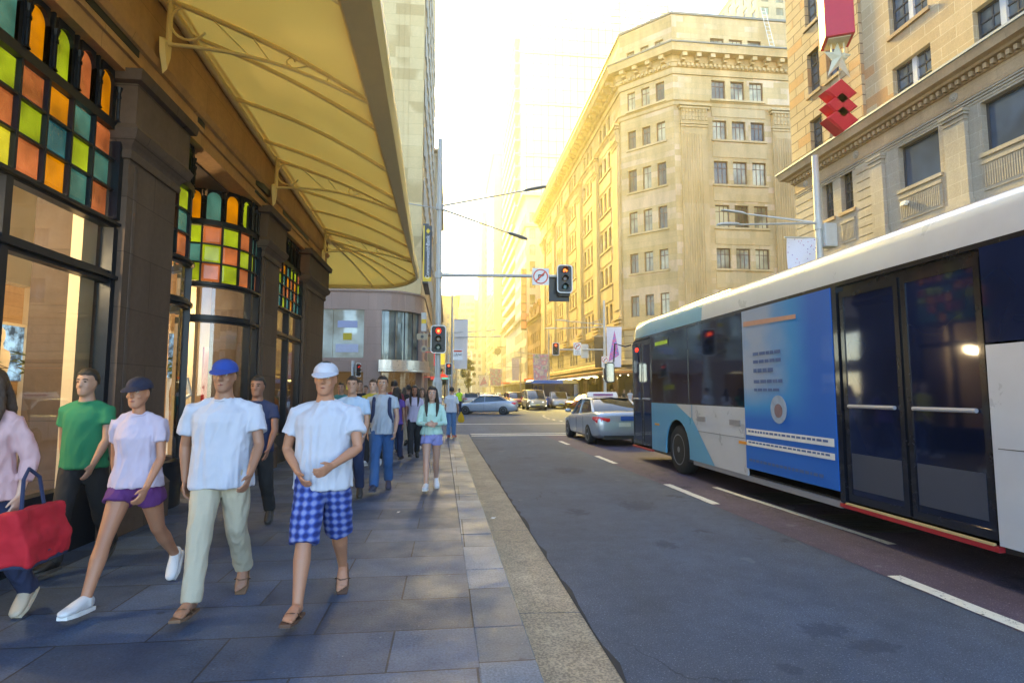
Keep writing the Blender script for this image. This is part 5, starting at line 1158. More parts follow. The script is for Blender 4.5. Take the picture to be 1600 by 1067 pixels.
for dx in (-.18, 0, .18): q.obox(Mx @ Vector((dx, 0, -1.25)), Mx.to_3x3() @ Vector((.022, 0, 0)), Mx.to_3x3() @ Vector((0, .022, 0)), (0, 0, .27))
q.build('cream_base', M_xc, o1); q = MB(); q.tube([(12.4, 16.2, 14.6), (12.4, 16.3, 16.0)], .015, 6); q.build('suspension_wire', M_xc, o1)
o2 = thing('star_ornament', (12.4, 16.2, 11.6), 'cream star ornament hanging under the red box', 'decoration'); q = MB(); st_ = []
for i in range(10):
    a = R(90 + 36 * i); r_ = (.50 if i % 2 == 0 else .23) * (1.35 if i in (4, 6) else 1); st_.append((r_ * math.cos(a), r_ * math.sin(a) * 1.15))
for s_ in (-1, 1):
    for i in range(10): a, b_ = st_[i], st_[(i + 1) % 10]; q.face([(12.4 + a[0], 16.2, 12.25 + a[1]), (12.4 + b_[0], 16.2, 12.25 + b_[1]), (12.4, 16.2 + s_ * .16, 12.25)])
q.box(12.395, 12.405, 16.195, 16.205, 11.2, 11.8); q.build('star', M_xc, o2)
for k, z in enumerate((11.05, 10.60, 10.15)):
    o3 = thing('lozenge_ornament', (12.3, 16.2, z), 'red lozenge ornament, %s of the hanging stack of three' % ('topmost', 'middle', 'lowest')[k], 'decoration', 'stacked red lozenge ornaments'); q = MB()
    lz = [(.55, 0), (0, .42), (-.55, 0), (0, -.42)]
    q.loft([[(12.35 + a * .85, 16.02, z + b_ * .95) for a, b_ in lz], [(12.35 + a, 16.08, z + b_) for a, b_ in lz], [(12.35 + a, 16.42, z + b_) for a, b_ in lz], [(12.35 + a * .85, 16.48, z + b_ * .95) for a, b_ in lz]])
    q.build('lozenge', M_xr, o3)
# signs on the left-hand shops
for x, z, w, h, c, lb in ((-.95, 3.7, .5, 1.6, (.55, .02, .03), 'red upright shop sign on the left side of the street'), (-1.0, 2.55, .9, .28, (.6, .05, .02), 'short red lit shop sign low on the left side')):
    q = MB(); q.box(x - w / 2, x + w / 2, 47.9, 48.0, z, z + h); q.box(-2, x, 47.93, 47.97, z + h * .7, z + h * .7 + .05); tag(q.build('shop_sign', mat('sign_glow_%d' % int(z * 10), c, .4, emis=c, es=.15)), lb, 'sign')
# flags on the right-hand facades
for k in range(3):
    f_ = thing('flag', (15.9, 84 + k * 2.2, 4.6), ('red and blue', 'white', 'red')[k] + ' flag on an angled pole below the brick building', 'flag', 'flags on angled poles'); q = MB(); q.tube([(15.9, 84 + k * 2.2, 4.3), (13.9, 84 + k * 2.2, 6.5)], .03, 6); q.build('pole', M_signw, f_)
    q = MB(); q.loft([[(14.0 + 1.0 * i / 5, 84 + k * 2.2 + .1 * math.sin(i * 1.4 + j), 6.3 - 1.1 * i / 5 - .8 * j / 4) for j in range(5)] for i in range(6)], closed=False, cap=False); q.build('cloth', mat('flag_%d' % k, ((.12, .06, .30), (.7, .7, .7), (.5, .03, .04))[k], .8), f_, smooth=True, fix=False)
# hanging clock on the far right facade
q = MB(); q.tube([(14.3, 165, 13.3), (14.3, 165.4, 13.3)], 1.0, 20); q.tube([(14.3, 165.2, 11.9), (14.3, 165.2, 14.9)], .12, 8); q.tube([(14.3, 165.2, 14.6), (16.05, 165.2, 14.6)], .1, 6); tag(q.build('street_clock', M_wfd, smooth=True), 'dark round clock hanging from the far ornate facade', 'clock')
# ---- tree down the street
def tree(x, y, h, cr, lb, seed=1, n=2600, trunk_h=3.2, group=None):
    rg = random.Random(seed); t_ = thing('plane_tree', (x, y, 0), lb, 'tree', group); q = MB()
    q.tube([(x, y, 0), (x + .1, y, trunk_h * .5), (x, y + .1, trunk_h), (x + .1, y, h * .7)], [.22, .18, .14, .05], 10)
    cl = []
    for k in range(18):
        a = rg.uniform(0, 6.28); rr = cr * rg.uniform(.25, .85); z = trunk_h + (h - trunk_h) * rg.uniform(.05, .92); sc = 1 - abs((z - trunk_h) / (h - trunk_h) - .45) * .9
        c = Vector((x + rr * sc * math.cos(a), y + rr * sc * math.sin(a), z)); cl.append((c, rg.uniform(.35, .8))); b0 = Vector((x, y, trunk_h + (z - trunk_h) * .35)); q.tube([b0, b0.lerp(c, .5) + Vector((0, 0, .2)), c], [.07, .04, .015], 6)
    q.build('trunk', mat('bark', (.14, .11, .08), .9, bump=.6, bscale=12), t_, smooth=True)
    lf = MB()
    for i in range(n):
        c, r_ = rg.choice(cl); v = Vector((rg.gauss(0, 1), rg.gauss(0, 1), rg.gauss(0, 1))); v.normalize(); p_ = c + v * r_ * rg.random() ** .4; s_ = rg.uniform(.10, .20)
        a = Vector((rg.gauss(0, 1), rg.gauss(0, 1), rg.gauss(0, .6))).normalized() * s_; b_ = a.cross(Vector((rg.gauss(0, 1), rg.gauss(0, 1), rg.gauss(0, 1)))).normalized() * s_ * .6
        lf.face([p_ - a, p_ + b_, p_ + a, p_ - b_], rg.choice([0, 0, 1]))
    lf.build('crown', [mat('leaf_a', (.075, .125, .025), .6), mat('leaf_b', (.13, .19, .045), .6)], t_, fix=False)
tree(4.6, 132, 9.2, 2.3, 'green street tree standing in the distance at the left of the road', 3)
tree(7.2, 205, 6.5, 2.4, 'smaller green tree farther down the street', 5, 1500)

# shop signs under the far awnings and a line of small street banners
for k, (x, y, z, w, h, c, lb) in enumerate(((14.6, 100.5, 3.5, 2.4, .35, (.75, .03, .02), 'long red lit sign on the awning below the brick building'), (14.6, 122, 3.4, 2.0, .3, (.8, .55, .15), 'amber lit shop sign on the awning of the pale stone building'), (14.7, 146, 3.6, 2.2, .4, (.7, .04, .03), 'red lit shop sign on the awning of the cream building'), (-.6, 62, 3.1, 1.2, .35, (.75, .05, .02), 'red lit sign above the far left footpath'), (-.4, 80, 3.3, 1.3, .3, (.1, .5, .35), 'green lit sign above the far left footpath'), (-.6, 56, 4.2, .5, 1.3, (.7, .5, .03), 'yellow upright sign on the far left facades'))):
    q = MB(); q.box(x - w / 2, x + w / 2, y, y + .12, z, z + h); q.box(x - .03, x + .03, y + .04, y + .08, z + h, z + h + .4); tag(q.build('shop_sign', mat('shop_glow_%d' % k, c, .4, emis=c, es=.22)), lb, 'sign')
tree(-.9, 150, 8.0, 2.0, 'street tree at the far left footpath beyond the banners', 8, 1500)
# ================================================================ VEHICLES
M_tyre = mat('tyre_rubber', (.018, .018, .020), .8); M_rim = mat('alloy_rim', (.30, .31, .33), .35, metal=.8); M_plas = mat('black_plastic', (.02, .02, .022), .5)
M_carglass = winglass('car_glass', (.018, .024, .03), .04); M_hl = mat('headlamp', (1, .9, .7), .2, emis=(1, .86, .6), es=1.6); M_tl = mat('tail_lamp', (.5, .01, .02), .15, coat=1, emis=(.8, .01, .01), es=.03); M_hloff = mat('headlamp_off', (.55, .57, .6), .1, coat=1)
def paint(nm, c, metal=.35): return mat('car_paint_' + nm, c, .32, metal=metal, var=.06, scale=1.5, coat=1.0, rvar=.05)
def wheel(parent, x, y, r, w, side, spokes=10, m=None):
    """axle along X; side = +1 outer face to +x"""
    q = MB(); n = 28
    prof = [(-w / 2, r * .60), (-w / 2, r * .92), (-w * .38, r), (w * .38, r), (w / 2, r * .92), (w / 2, r * .62)]
    q.loft([[(x + px * 1.0, y + pr_ * math.cos(2 * math.pi * i / n), r + pr_ * math.sin(2 * math.pi * i / n)) for i in range(n)] for px, pr_ in prof]); wo_ = q.build('wheel', M_tyre, parent, smooth=True, local=True, angle=50)
    q = MB(); xo = x + side * (w / 2 - .03)
    q.loft([[(xo + dx * side, y + rr * math.cos(2 * math.pi * i / n), r + rr * math.sin(2 * math.pi * i / n)) for i in range(n)] for dx, rr in ((.034, r * .64), (.036, r * .60), (.0, r * .56), (-.03, r * .52))], cap=False)
    for k in range(spokes):
        a = 2 * math.pi * k / spokes; d = Vector((0, math.cos(a), math.sin(a))); t_ = Vector((0, -math.sin(a), math.cos(a))); c0 = Vector((xo, y, r))
        q.obox(c0 + d * r * .33 + Vector((side * .015, 0, 0)), (.012, 0, 0), d * r * .25, t_ * r * .055)
    q.tube([(xo - side * .02, y, r), (xo + side * .035, y, r)], [r * .16, r * .12], 14); q.build('rim', m or M_rim, wo_, local=True, smooth=True)
    q = MB(); q.tube([(xo - side * .05, y, r), (xo - side * .045, y, r)], r * .55, n); q.build('hub_shadow_plate', M_plas, wo_, local=True)
def car(name, loc, heading, label, m, L_=4.7, W_=1.82, H=1.46, kind='sedan', group=None, lights=False, taxi=False, detail=True, cat='car'):
    """local frame: +Y forward, origin on the ground at the middle"""
    root = thing(name, loc, label, cat, group, heading, world=False); hw = W_ / 2; hl = L_ / 2
    # station list along y (rear -> front): y, sill z, belt z (shoulder), roof z or None, body half width, roof half width
    if kind == 'sedan': st = [(-1, .40, .74, 0, .80), (-.985, .28, .95, 0, .90), (-.93, .22, 1.03, 0, .95), (-.80, .19, 1.06, 0, .985), (-.60, .17, 1.04, 0, 1.0), (-.2, .17, .97, 0, 1.0), (.2, .17, .93, 0, 1.0), (.42, .17, .91, 0, 1.0), (.62, .18, .87, 0, .98), (.82, .20, .80, 0, .95), (.93, .22, .72, 0, .88), (.985, .27, .62, 0, .78), (1, .38, .52, 0, .68)]; gh = [(-.70, .0), (-.42, .93), (-.22, 1.0), (.05, .99), (.16, .93), (.46, .0)]
    elif kind == 'van': st = [(-1, .40, .95, 0, .90), (-.98, .25, 1.05, 0, .96), (-.85, .2, 1.08, 0, 1), (-.2, .2, 1.06, 0, 1), (.3, .2, 1.04, 0, 1), (.6, .2, 1.02, 0, .99), (.80, .22, .98, 0, .96), (.93, .24, .86, 0, .90), (.985, .28, .72, 0, .82), (1, .38, .55, 0, .74)]; gh = [(-.985, .0), (-.93, .92), (-.7, 1.0), (.15, 1.0), (.32, .93), (.74, .0)]
    else: st = [(-1, .42, .90, 0, .86), (-.98, .28, 1.02, 0, .93), (-.88, .24, 1.08, 0, .98), (-.5, .22, 1.06, 0, 1), (.1, .22, 1.02, 0, 1), (.5, .22, 1.0, 0, .99), (.78, .24, .93, 0, .96), (.93, .26, .82, 0, .90), (.985, .32, .70, 0, .80), (1, .42, .58, 0, .72)]; gh = [(-.95, .0), (-.82, .90), (-.6, 1.0), (.05, .99), (.15, .93), (.50, .0)]
    def belt(y):
        for a, b_ in zip(st[:-1], st[1:]):
            if a[0] * hl <= y <= b_[0] * hl: f = (y - a[0] * hl) / (b_[0] - a[0]) / hl; return a[2] + (b_[2] - a[2]) * f, (a[4] + (b_[4] - a[4]) * f) * hw
        return st[0][2], hw
    q = MB(); rr = []
    for y, z0, z1, _, w in st:
        w *= hw; zm = z0 + (z1 - z0) * .45; ring = [(0, z0), (w * .80, z0), (w * .96, z0 + .07), (w, zm), (w * .985, z1 - .13), (w * .93, z1 - .03), (w * .80, z1), (0, z1 + .03)]
        ring += [(-a, b_) for a, b_ in reversed(ring[1:-1])]; rr.append([(a, y * hl, b_) for a, b_ in ring])
    q.loft(rr); body = q.build('body', m, root, smooth=True, local=True, angle=40)
    sub = body.modifiers.new('subdivision', 'SUBSURF'); sub.levels = 1; sub.render_levels = 2
    wr = .325 if kind != 'suv' else .36; wy = [-.58 * hl, .60 * hl]
    for k, y in enumerate(wy):
        cu = MB(); cu.tube([(-hw - .2, y, wr), (-hw + .28, y, wr)], wr + .055, 28); cu.tube([(hw - .28, y, wr), (hw + .2, y, wr)], wr + .055, 28)
        co = cu.build('arch_cutter', m, None); md = body.modifiers.new('arch', 'BOOLEAN'); md.object = co; md.operation = 'DIFFERENCE'; md.solver = 'EXACT'; body['_c%d' % k] = co.name
    # bake modifiers
    dg = bpy.context.evaluated_depsgraph_get(); me = bpy.data.meshes.new_from_object(body.evaluated_get(dg)); body.modifiers.clear(); body.data = me
    for p_ in me.polygons: p_.use_smooth = True
    for k in (0, 1): bpy.data.objects.remove(bpy.data.objects[body['_c%d' % k]]); del body['_c%d' % k]
    for y in wy:
        for s_ in (-1, 1): wheel(root, s_ * (hw - .11), y, wr, .21, s_)
    q = MB()
    for y in wy:
        for s_ in (-1, 1): q.tube([(s_ * (hw - .26), y, wr), (s_ * (hw - .25), y, wr)], wr + .05, 20)
    q.build('wheel_wells', M_plas, root, local=True)
    # greenhouse: glass hull, roof and pillars in body colour
    rw = .66 if kind == 'sedan' else .76; gr_ = []; zr = H
    for y, f in gh:
        yb = y * hl; bz, bw = belt(yb); bw *= .87; z1 = bz - .02 + (zr - bz + .02) * f; tw = bw + (rw * hw * 1.06 - bw) * f if f > 0 else bw
        gr_.append((yb, bz, bw, z1, tw, f))
    def gring(g, grow=0, top=0):
        yb, bz, bw, z1, tw, f = g; return [(-bw - grow, yb, bz - .03), (-(bw + (tw - bw) * .5) - grow, yb, (bz + z1) / 2), (-tw - grow, yb, z1 - .035 * f), (-tw * .86, yb, z1 + .005 + top), (0, yb, z1 + .035 * f + top), (tw * .86, yb, z1 + .005 + top), (tw + grow, yb, z1 - .035 * f), ((bw + (tw - bw) * .5) + grow, yb, (bz + z1) / 2), (bw + grow, yb, bz - .03)]
    q = MB(); q.loft([gring(g) for g in gr_], closed=False, cap=False); gl = q.build('windows', M_carglass, root, smooth=True, local=True, angle=50)
    q = MB(); mid = [g for g in gr_ if g[5] > .9]
    q.loft([[(x_, y_, z_ + .012) for x_, y_, z_ in gring(g, .012)[2:7]] for g in mid], closed=False, cap=False)
    def strip(ga, gb, i, w0, e=.014):
        a0, b0 = Vector(gring(ga, e)[i]), Vector(gring(gb, e)[i]); return a0, b0
    def pillar(pts, w):   # rail along side edges
        for s_ in (-1, 1): q.tube([(s_ * p_[0], p_[1], p_[2]) for p_ in pts], [(w, w * .5)] * len(pts), 8)
    side = lambda g, k: Vector([abs(c) if i == 0 else c for i, c in enumerate(gring(g, .0)[k])])
    pillar([side(gr_[0], 0), side(gr_[1], 2)] + [side(g, 2) for g in gr_[2:-1]] + [side(gr_[-1], 0)], .045)
    for yb in ([.0] if kind == 'sedan' else [-.35, .12]):
        gA = min(gr_[1:-1], key=lambda g: abs(g[0] - yb * hl)); y_ = yb * hl; bz, bw = belt(y_)
        for s_ in (-1, 1): q.tube([(s_ * bw * .875, y_, bz - .02), (s_ * (rw * hw * 1.06 + .01), y_, zr - .04)], [(.035, .02)] * 2, 6)
    q.build('roof', m, root, smooth=True, local=True)
    q = MB()   # rear window surround, door seams, handles, mirrors
    for s_ in (-1, 1):
        for y_ in (-.36 * hl, .02 * hl, .42 * hl): bz, bw = belt(y_); q.box(s_ * (bw - .004), s_ * (bw + .004), y_ - .004, y_ + .004, .32, bz - .12)
    q.build('door_seams', M_plas, root, local=True)
    for s_ in (-1, 1):
        for y_ in (-.30 * hl, .08 * hl): bz, bw = belt(y_); h_ = MB(); h_.tube([(s_ * (bw + .012), y_, bz - .17), (s_ * (bw + .03), y_ + .09, bz - .165), (s_ * (bw + .012), y_ + .18, bz - .17)], .014, 6); h_.build('door_handle', m, root, smooth=True, local=True)
        h_ = MB(); bz, bw = belt(.34 * hl); h_.sphere((s_ * (bw + .10), .34 * hl, bz + .09), (.12, .07, .075), 12, 8); h_.tube([(s_ * (bw - .1), .34 * hl, bz), (s_ * (bw + .05), .34 * hl, bz + .06)], .02, 6); h_.build('mirror', m if kind != 'sedan' else m, root, smooth=True, local=True)
    bzr = st[1][2]
    for s_ in (-1, 1):
        # tail lamps wrap the rear corner, head lamps the front
        w = hw * .96
        h_ = MB(); z_ = bzr - .16
        h_.loft([[(s_ * (hw * .50), -hl * .998, z_ - .03), (s_ * (hw * .50), -hl * .998, z_ + .06)], [(s_ * (hw * .80), -hl * .99, z_ - .10), (s_ * (hw * .80), -hl * .99, z_ + .10)], [(s_ * (hw * .925), -hl * .955, z_ - .08), (s_ * (hw * .915), -hl * .955, z_ + .12)], [(s_ * (hw * .995), -hl * .84, z_ + .03), (s_ * (hw * .985), -hl * .84, z_ + .10)]] if kind != 'van' else [[(s_ * hw * .80, -hl * 1.0, z_ - .1), (s_ * hw * .80, -hl, z_ + .3)], [(s_ * hw * .95, -hl * .97, z_ - .1), (s_ * hw * .93, -hl * .97, z_ + .3)]], closed=False, cap=False)
        h_.build('tail_lamp', M_tl, root, local=True, smooth=True).modifiers.new('thickness', 'SOLIDIFY').thickness = .05
        h_ = MB(); zf = st[-3][2] - .12
        h_.loft([[(s_ * hw * .48, hl * .985, zf - .06), (s_ * hw * .48, hl * .975, zf + .03)], [(s_ * hw * .78, hl * .94, zf - .06), (s_ * hw * .78, hl * .925, zf + .07)], [(s_ * hw * .93, hl * .84, zf), (s_ * hw * .93, hl * .82, zf + .11)]], closed=False, cap=False)
        h_.build('headlight', M_hl if lights else M_hloff, root, local=True, smooth=True).modifiers.new('thickness', 'SOLIDIFY').thickness = .06
        if lights: h_ = MB(); h_.sphere((s_ * hw * .74, hl * .965, .42), (.09, .05, .07), 12, 6); h_.build('fog_lamp', M_hl, root, local=True, smooth=True)
    h_ = MB(); h_.box(-.19, .19, -hl * 1.003 - .01, -hl * .985, .60, .72); h_.build('number_plate', mat('plate_white', (.7, .7, .6), .5), root, local=True)
    h_ = MB(); h_.box(-.19, .19, hl * .985, hl * 1.003 + .015, .42, .53); h_.build('number_plate', mat('plate_yellow', (.75, .62, .03), .5), root, local=True)
    h_ = MB(); h_.box(-hw * .55, hw * .55, hl * .97, hl * 1.002, .30, .40); h_.box(-hw * .38, hw * .38, hl * .955, hl * .992, .58, .66); h_.build('grille', M_plas, root, local=True)
    h_ = MB(); h_.box(-hw * .7, hw * .7, -hl * .995, -hl * .93, .22, .33); h_.build('rear_valance', M_plas, root, local=True)
    return root
RZc = RZ
tx = car('taxi', (5.36, 19.55, RZc), R(1.2), 'silver sedan taxi with a white roof sign driving ahead of the bus', paint('silver', (.40, .43, .48)), 4.8, 1.84, 1.47, cat='taxi')
q = MB(); q.loft([[(-.55, -.15, 1.50), (.55, -.15, 1.50), (.55, .12, 1.50), (-.55, .12, 1.50)], [(-.50, -.10, 1.66), (.50, -.10, 1.66), (.50, .08, 1.66), (-.50, .08, 1.66)]]); q.build('roof_sign', mat('taxi_sign', (.75, .72, .68), .4, emis=(.8, .7, .6), es=.04), tx, local=True, bevel=.02)
q = MB(); q.box(-.35, .35, -.158, -.142, 1.535, 1.60); q.build('roof_sign_print', mat('taxi_print', (.35, .10, .25), .5), tx, local=True)
q = MB(); q.box(-.12, .62, -2.425, -2.385, .78, .92); q.build('blue_boot_panel', mat('taxi_blue', (.02, .10, .45), .4), tx, local=True)
car('silver_sedan', (2.85, 42.8, RZc), R(78), 'silver sedan crossing the junction from the left, seen side-on', paint('silver', (.40, .43, .48)), 4.75, 1.82, 1.42)
car('gold_people_carrier', (8.1, 53.6, RZc), R(180), 'champagne gold people carrier facing us with its headlights on', paint('gold', (.42, .36, .24)), 4.8, 1.9, 1.85, 'van', lights=True, cat='van')
car('red_hatchback', (7.2, 61.5, RZc), R(186), 'red car waiting behind the gold people carrier on its left', paint('red', (.30, .015, .02)), 4.4, 1.8, 1.62, 'suv', lights=True)
car('white_car', (11.2, 57.5, RZc), R(176), 'white car waiting just right of the gold people carrier', paint('white', (.6, .6, .6), 0), 4.5, 1.85, 1.66, 'suv')
car('red_taillight_car', (13.6, 55.0, RZc), R(110), 'dark red car turning in front of the shops at the right', paint('darkred', (.25, .012, .012)), 4.4, 1.8, 1.5)
rgc = random.Random(9)
qd = [(1.9, 108, 'silver'), (4.6, 124, 'white'), (1.8, 126, 'silver'), (2.6, 66, 'white'), (5.2, 72, 'silver'), (2.4, 78, 'silver'), (5.3, 84, 'blue'), (2.5, 92, 'silver'), (5.4, 98, 'white'), (8.6, 92, 'grey'), (8.9, 78, 'silver'), (4.4, 114, 'grey')]
cols_ = {'white': paint('white', (.6, .6, .6), 0), 'silver': paint('silver', (.4, .43, .48)), 'blue': paint('blue', (.03, .07, .2)), 'grey': paint('grey', (.12, .13, .14))}
protoc = {}
ords = ['ninth', 'eleventh', 'farthest', 'nearest', 'second', 'third', 'fourth', 'fifth', 'sixth', 'seventh', 'eighth', 'tenth']
for i, (x, y, c) in enumerate(qd):
    key = (c, x < 7)
    lb = '%s car in the distant queue beyond the junction, %s of that queue' % (c, ords[i])
    if key in protoc: o = copy_tree(protoc[key]); o.location = (x, y, RZc); o['label'] = lb
    else:
        o = car('distant_car', (x, y, RZc), 0 if x < 7 else math.pi, lb, cols_[c], 4.5, 1.8, 1.5, 'suv' if i % 2 else 'sedan', 'cars queued beyond the junction', lights=x > 7); protoc[key] = o

# ---------------------------------------------------------------- city bus (local frame: +Y forward, left side at x = 0, front at y = 0)
M_bwht = mat('bus_white', (.58, .60, .65), .30, var=.13, scale=2.2, coat=1.0, metal=.1); M_bblu = mat('bus_light_blue', (.12, .38, .60), .30, var=.05, scale=1.2, coat=1.0)
M_bgls = winglass('bus_glass', (.006, .010, .030), .05); M_bblk = mat('bus_black', (.010, .012, .020), .25, coat=.6)
M_see = glass('bus_clear_glass', (.30, .34, .40), .10)
M_adb, t, b = new_mat('advert_sheet'); L = t.links.new
tc = N(t, 'ShaderNodeTexCoord'); sp_ = N(t, 'ShaderNodeSeparateXYZ'); L(tc.outputs['Object'], sp_.inputs[0]); nz = N(t, 'ShaderNodeTexNoise', Scale=1.6, Detail=3.0); L(tc.outputs['Object'], nz.inputs['Vector'])
ay_ = N(t, 'ShaderNodeMapRange'); ay_.inputs['From Min'].default_value = -7.45; ay_.inputs['From Max'].default_value = -6.35; L(sp_.outputs[1], ay_.inputs['Value'])
az_ = N(t, 'ShaderNodeMapRange'); az_.inputs['From Min'].default_value = 1.25; az_.inputs['From Max'].default_value = 1.75; L(sp_.outputs[2], az_.inputs['Value'])
m1 = N(t, 'ShaderNodeMath', operation='MULTIPLY'); L(ay_.outputs[0], m1.inputs[0]); L(az_.outputs[0], m1.inputs[1]); m2 = N(t, 'ShaderNodeMath', operation='MULTIPLY'); L(m1.outputs[0], m2.inputs[0]); m3 = N(t, 'ShaderNodeMapRange'); m3.inputs['From Min'].default_value = .3; m3.inputs['From Max'].default_value = .6; m3.inputs['To Min'].default_value = .7; L(nz.outputs['Fac'], m3.inputs['Value']); L(m3.outputs[0], m2.inputs[1])
rp = N(t, 'ShaderNodeValToRGB'); L(m2.outputs[0], rp.inputs[0]); e = rp.color_ramp.elements; e[0].position = 0; e[0].color = (.010, .13, .55, 1); e[1].position = .9; e[1].color = (.30, .38, .54, 1); k_ = rp.color_ramp.elements.new(.35); k_.color = (.03, .26, .62, 1)
L(rp.outputs[0], b.inputs['Base Color']); b.inputs['Roughness'].default_value = .5; b.inputs['Coat Weight'].default_value = .05; M_adw = mat('advert_pale', (.34, .42, .58), .35, var=.2, scale=1.1, coat=.5)
def bus(loc, heading, label, m_main, m_front, L_=12.4, full=True, name='city_bus'):
    root = thing(name, loc, label, 'bus', None, heading, world=False); Wd = 2.5; zt, zb = 3.45, .36; wr = .49
    wy = [-2.95, -8.9]
    ys = [-L_, -L_ + .06, -L_ + .2] + [-L_ + .2 + k * (L_ - .62) / 12 for k in range(1, 12)] + [-.42, -.18, -.05, 0]
    def inset(y):
        d = min(-y, L_ + y); return .16 * max(0, 1 - d / .30) ** 1.6 if d < .30 else 0
    def prof(y):
        e = inset(y); c = .22
        p_ = [(e, zb), (e, 1.45), (e + .015, 2.98)] + [(e + .03 + c * (1 - math.cos(R(a))), zt - .24 + .24 * math.sin(R(a)) - (e * .6)) for a in (10, 30, 50, 70, 90)]
        return p_ + [(Wd - a, b_) for a, b_ in reversed(p_)]
    # body sides in bands: lower panels
    def band(name_, z0, z1, y0, y1, m, d=0, lab=None, side=0, parent=root, extra=None):
        q = MB(); pts = [y for y in ys if y0 < y < y1]; pts = [y0] + pts + [y1]; rr = []
        for y in pts:
            e = inset(y) - d
            if side == 0: rr.append([(e, y, z0), (e, y, z1), (e + .03, y, z1), (e + .03, y, z0)])
            else: rr.append([(Wd - e, y, z0), (Wd - e, y, z1), (Wd - e - .03, y, z1), (Wd - e - .03, y, z0)])
        q.loft(rr); return q.build(name_, m, parent, local=True, smooth=True, label=lab)
    # roof shell
    for y0, y1, m, nm in ((-L_, -4.2, m_main, 'roof'), (-4.2, 0, m_front, 'front_roof')):
        q = MB(); pts = sorted({y0, y1} | {y for y in ys if y0 < y < y1}); rr = []
        for y in pts:
            off = (2.9 - 0) if False else 0
            p_ = [a for a in prof(y) if a[1] > 2.97]; ring = [(a[0], y - (.0), a[1] if -.43 < y or y < -L_ + .4 or True else a[1]) for a in p_]
            if y > -.43: k = (y + .42) / .42; ring = [(a, b_, c - .16 * k * k * (1 if c > 3.02 else 0)) for a, b_, c in ring]
            rr.append(ring)
        q.loft(rr, closed=False, cap=False)
        e0 = rr[-1 if y1 == 0 else 0]; q.face(e0)
        q.build(nm, m, root, local=True, smooth=True, angle=40)
    # slanted paint break: light-blue wedge over the white
    # near side (left, x = 0) pieces from front to back
    D1 = (-1.50, -.10)       # front door
    band('front_corner_panel', zb, 2.95, -.10, 0, M_bblk)
    ad0, ad1 = -7.86, -5.72; dr0, dr1 = -9.85, -7.95
    def arch_panel(name_, y0, y1, z1, m, yc, lab=None):
        q = MB(); out = [(y0, zb), (yc - wr - .12, zb)] + [(yc + (wr + .12) * math.cos(R(180 - a)), wr + (wr + .12) * math.sin(R(180 - a))) for a in range(8, 181, 14) if wr + (wr + .12) * math.sin(R(180 - a)) > zb] + [(yc + wr + .12, zb), (y1, zb), (y1, z1), (y0, z1)]
        # triangulate by column strips
        cols_y = sorted({y0, y1} | {p_[0] for p_ in out}); 
        def bot(y):
            d = abs(y - yc); return zb if d >= wr + .119 else max(zb, wr + math.sqrt(max(0, (wr + .12) ** 2 - d * d)))
        rr = [[(0, y, bot(y)), (0, y, z1), (.03, y, z1), (.03, y, bot(y))] for y in cols_y]; q.loft(rr); return q.build(name_, m, root, local=True, label=lab)
    arch_panel('side_panel', -3.72, -1.50, 1.42, m_front, wy[0], 'light blue panel round the front wheel')
    q = MB(); q.loft([[(-.004, -3.72, zb), (-.004, -3.95, zb)], [(-.004, -3.72, zb + .01), (-.004, -3.96, zb + .01)], [(-.004, -3.0 - .14, 1.42), (-.004, -3.05, 1.42)]], closed=False, cap=False)
    band('side_panel', zb, 1.42, -5.72, -3.72, m_main)
    q = MB(); q.face([(-.006, -3.721, zb + .002), (-.006, -4.55, zb + .002), (-.006, -3.721, 1.0)]); q.face([(-.006, -3.719, zb + .3), (-.006, -3.719, 1.418), (-.006, -3.25, 1.418)]); 
    q = MB(); q.face([(-.005, -3.72, zb + .002), (-.005, -4.62, zb + .002), (-.005, -3.72, 1.16)]); q.build('blue_paint_wedge', m_front, root, local=True)
    q = MB(); q.face([(-.005, -3.70, 1.19), (-.005, -3.70, 1.418), (-.005, -3.50, 1.418), (-.005, -3.68, 1.19)]) ; q.face([(-.005, -3.50, 1.418), (-.005, -2.95, 1.418), (-.005, -3.66, 1.16), (-.005, -3.70, 1.19)]); q.build('white_paint_wedge', m_main, root, local=True)
    band('side_panel', zb, 2.08, -L_, dr0, m_main, lab='tall white rear panel') if not full else arch_panel('side_panel', -L_, dr0, 2.08, m_main, -11.2, 'tall white rear panel')
    # glazing
    for y0, y1 in ((-3.55, -1.56), (-5.68, -3.62)): band('window', 1.45, 2.93, y0, y1, M_bgls, -.004)
    band('window_band', 1.42, 2.95, -5.72, -1.50, M_bblk, -.012)
    band('window', 2.10, 2.95, -L_, dr0, M_bgls, -.004)
    band('cantrail', 2.95, 3.00, -L_, -.1, M_bblk, -.006)
    # advert sheet covering window and panel
    ad = band('advert_panel', zb + .12, 2.95, ad0, ad1, M_adb, .012, 'blue and pale advertising sheet over the side')
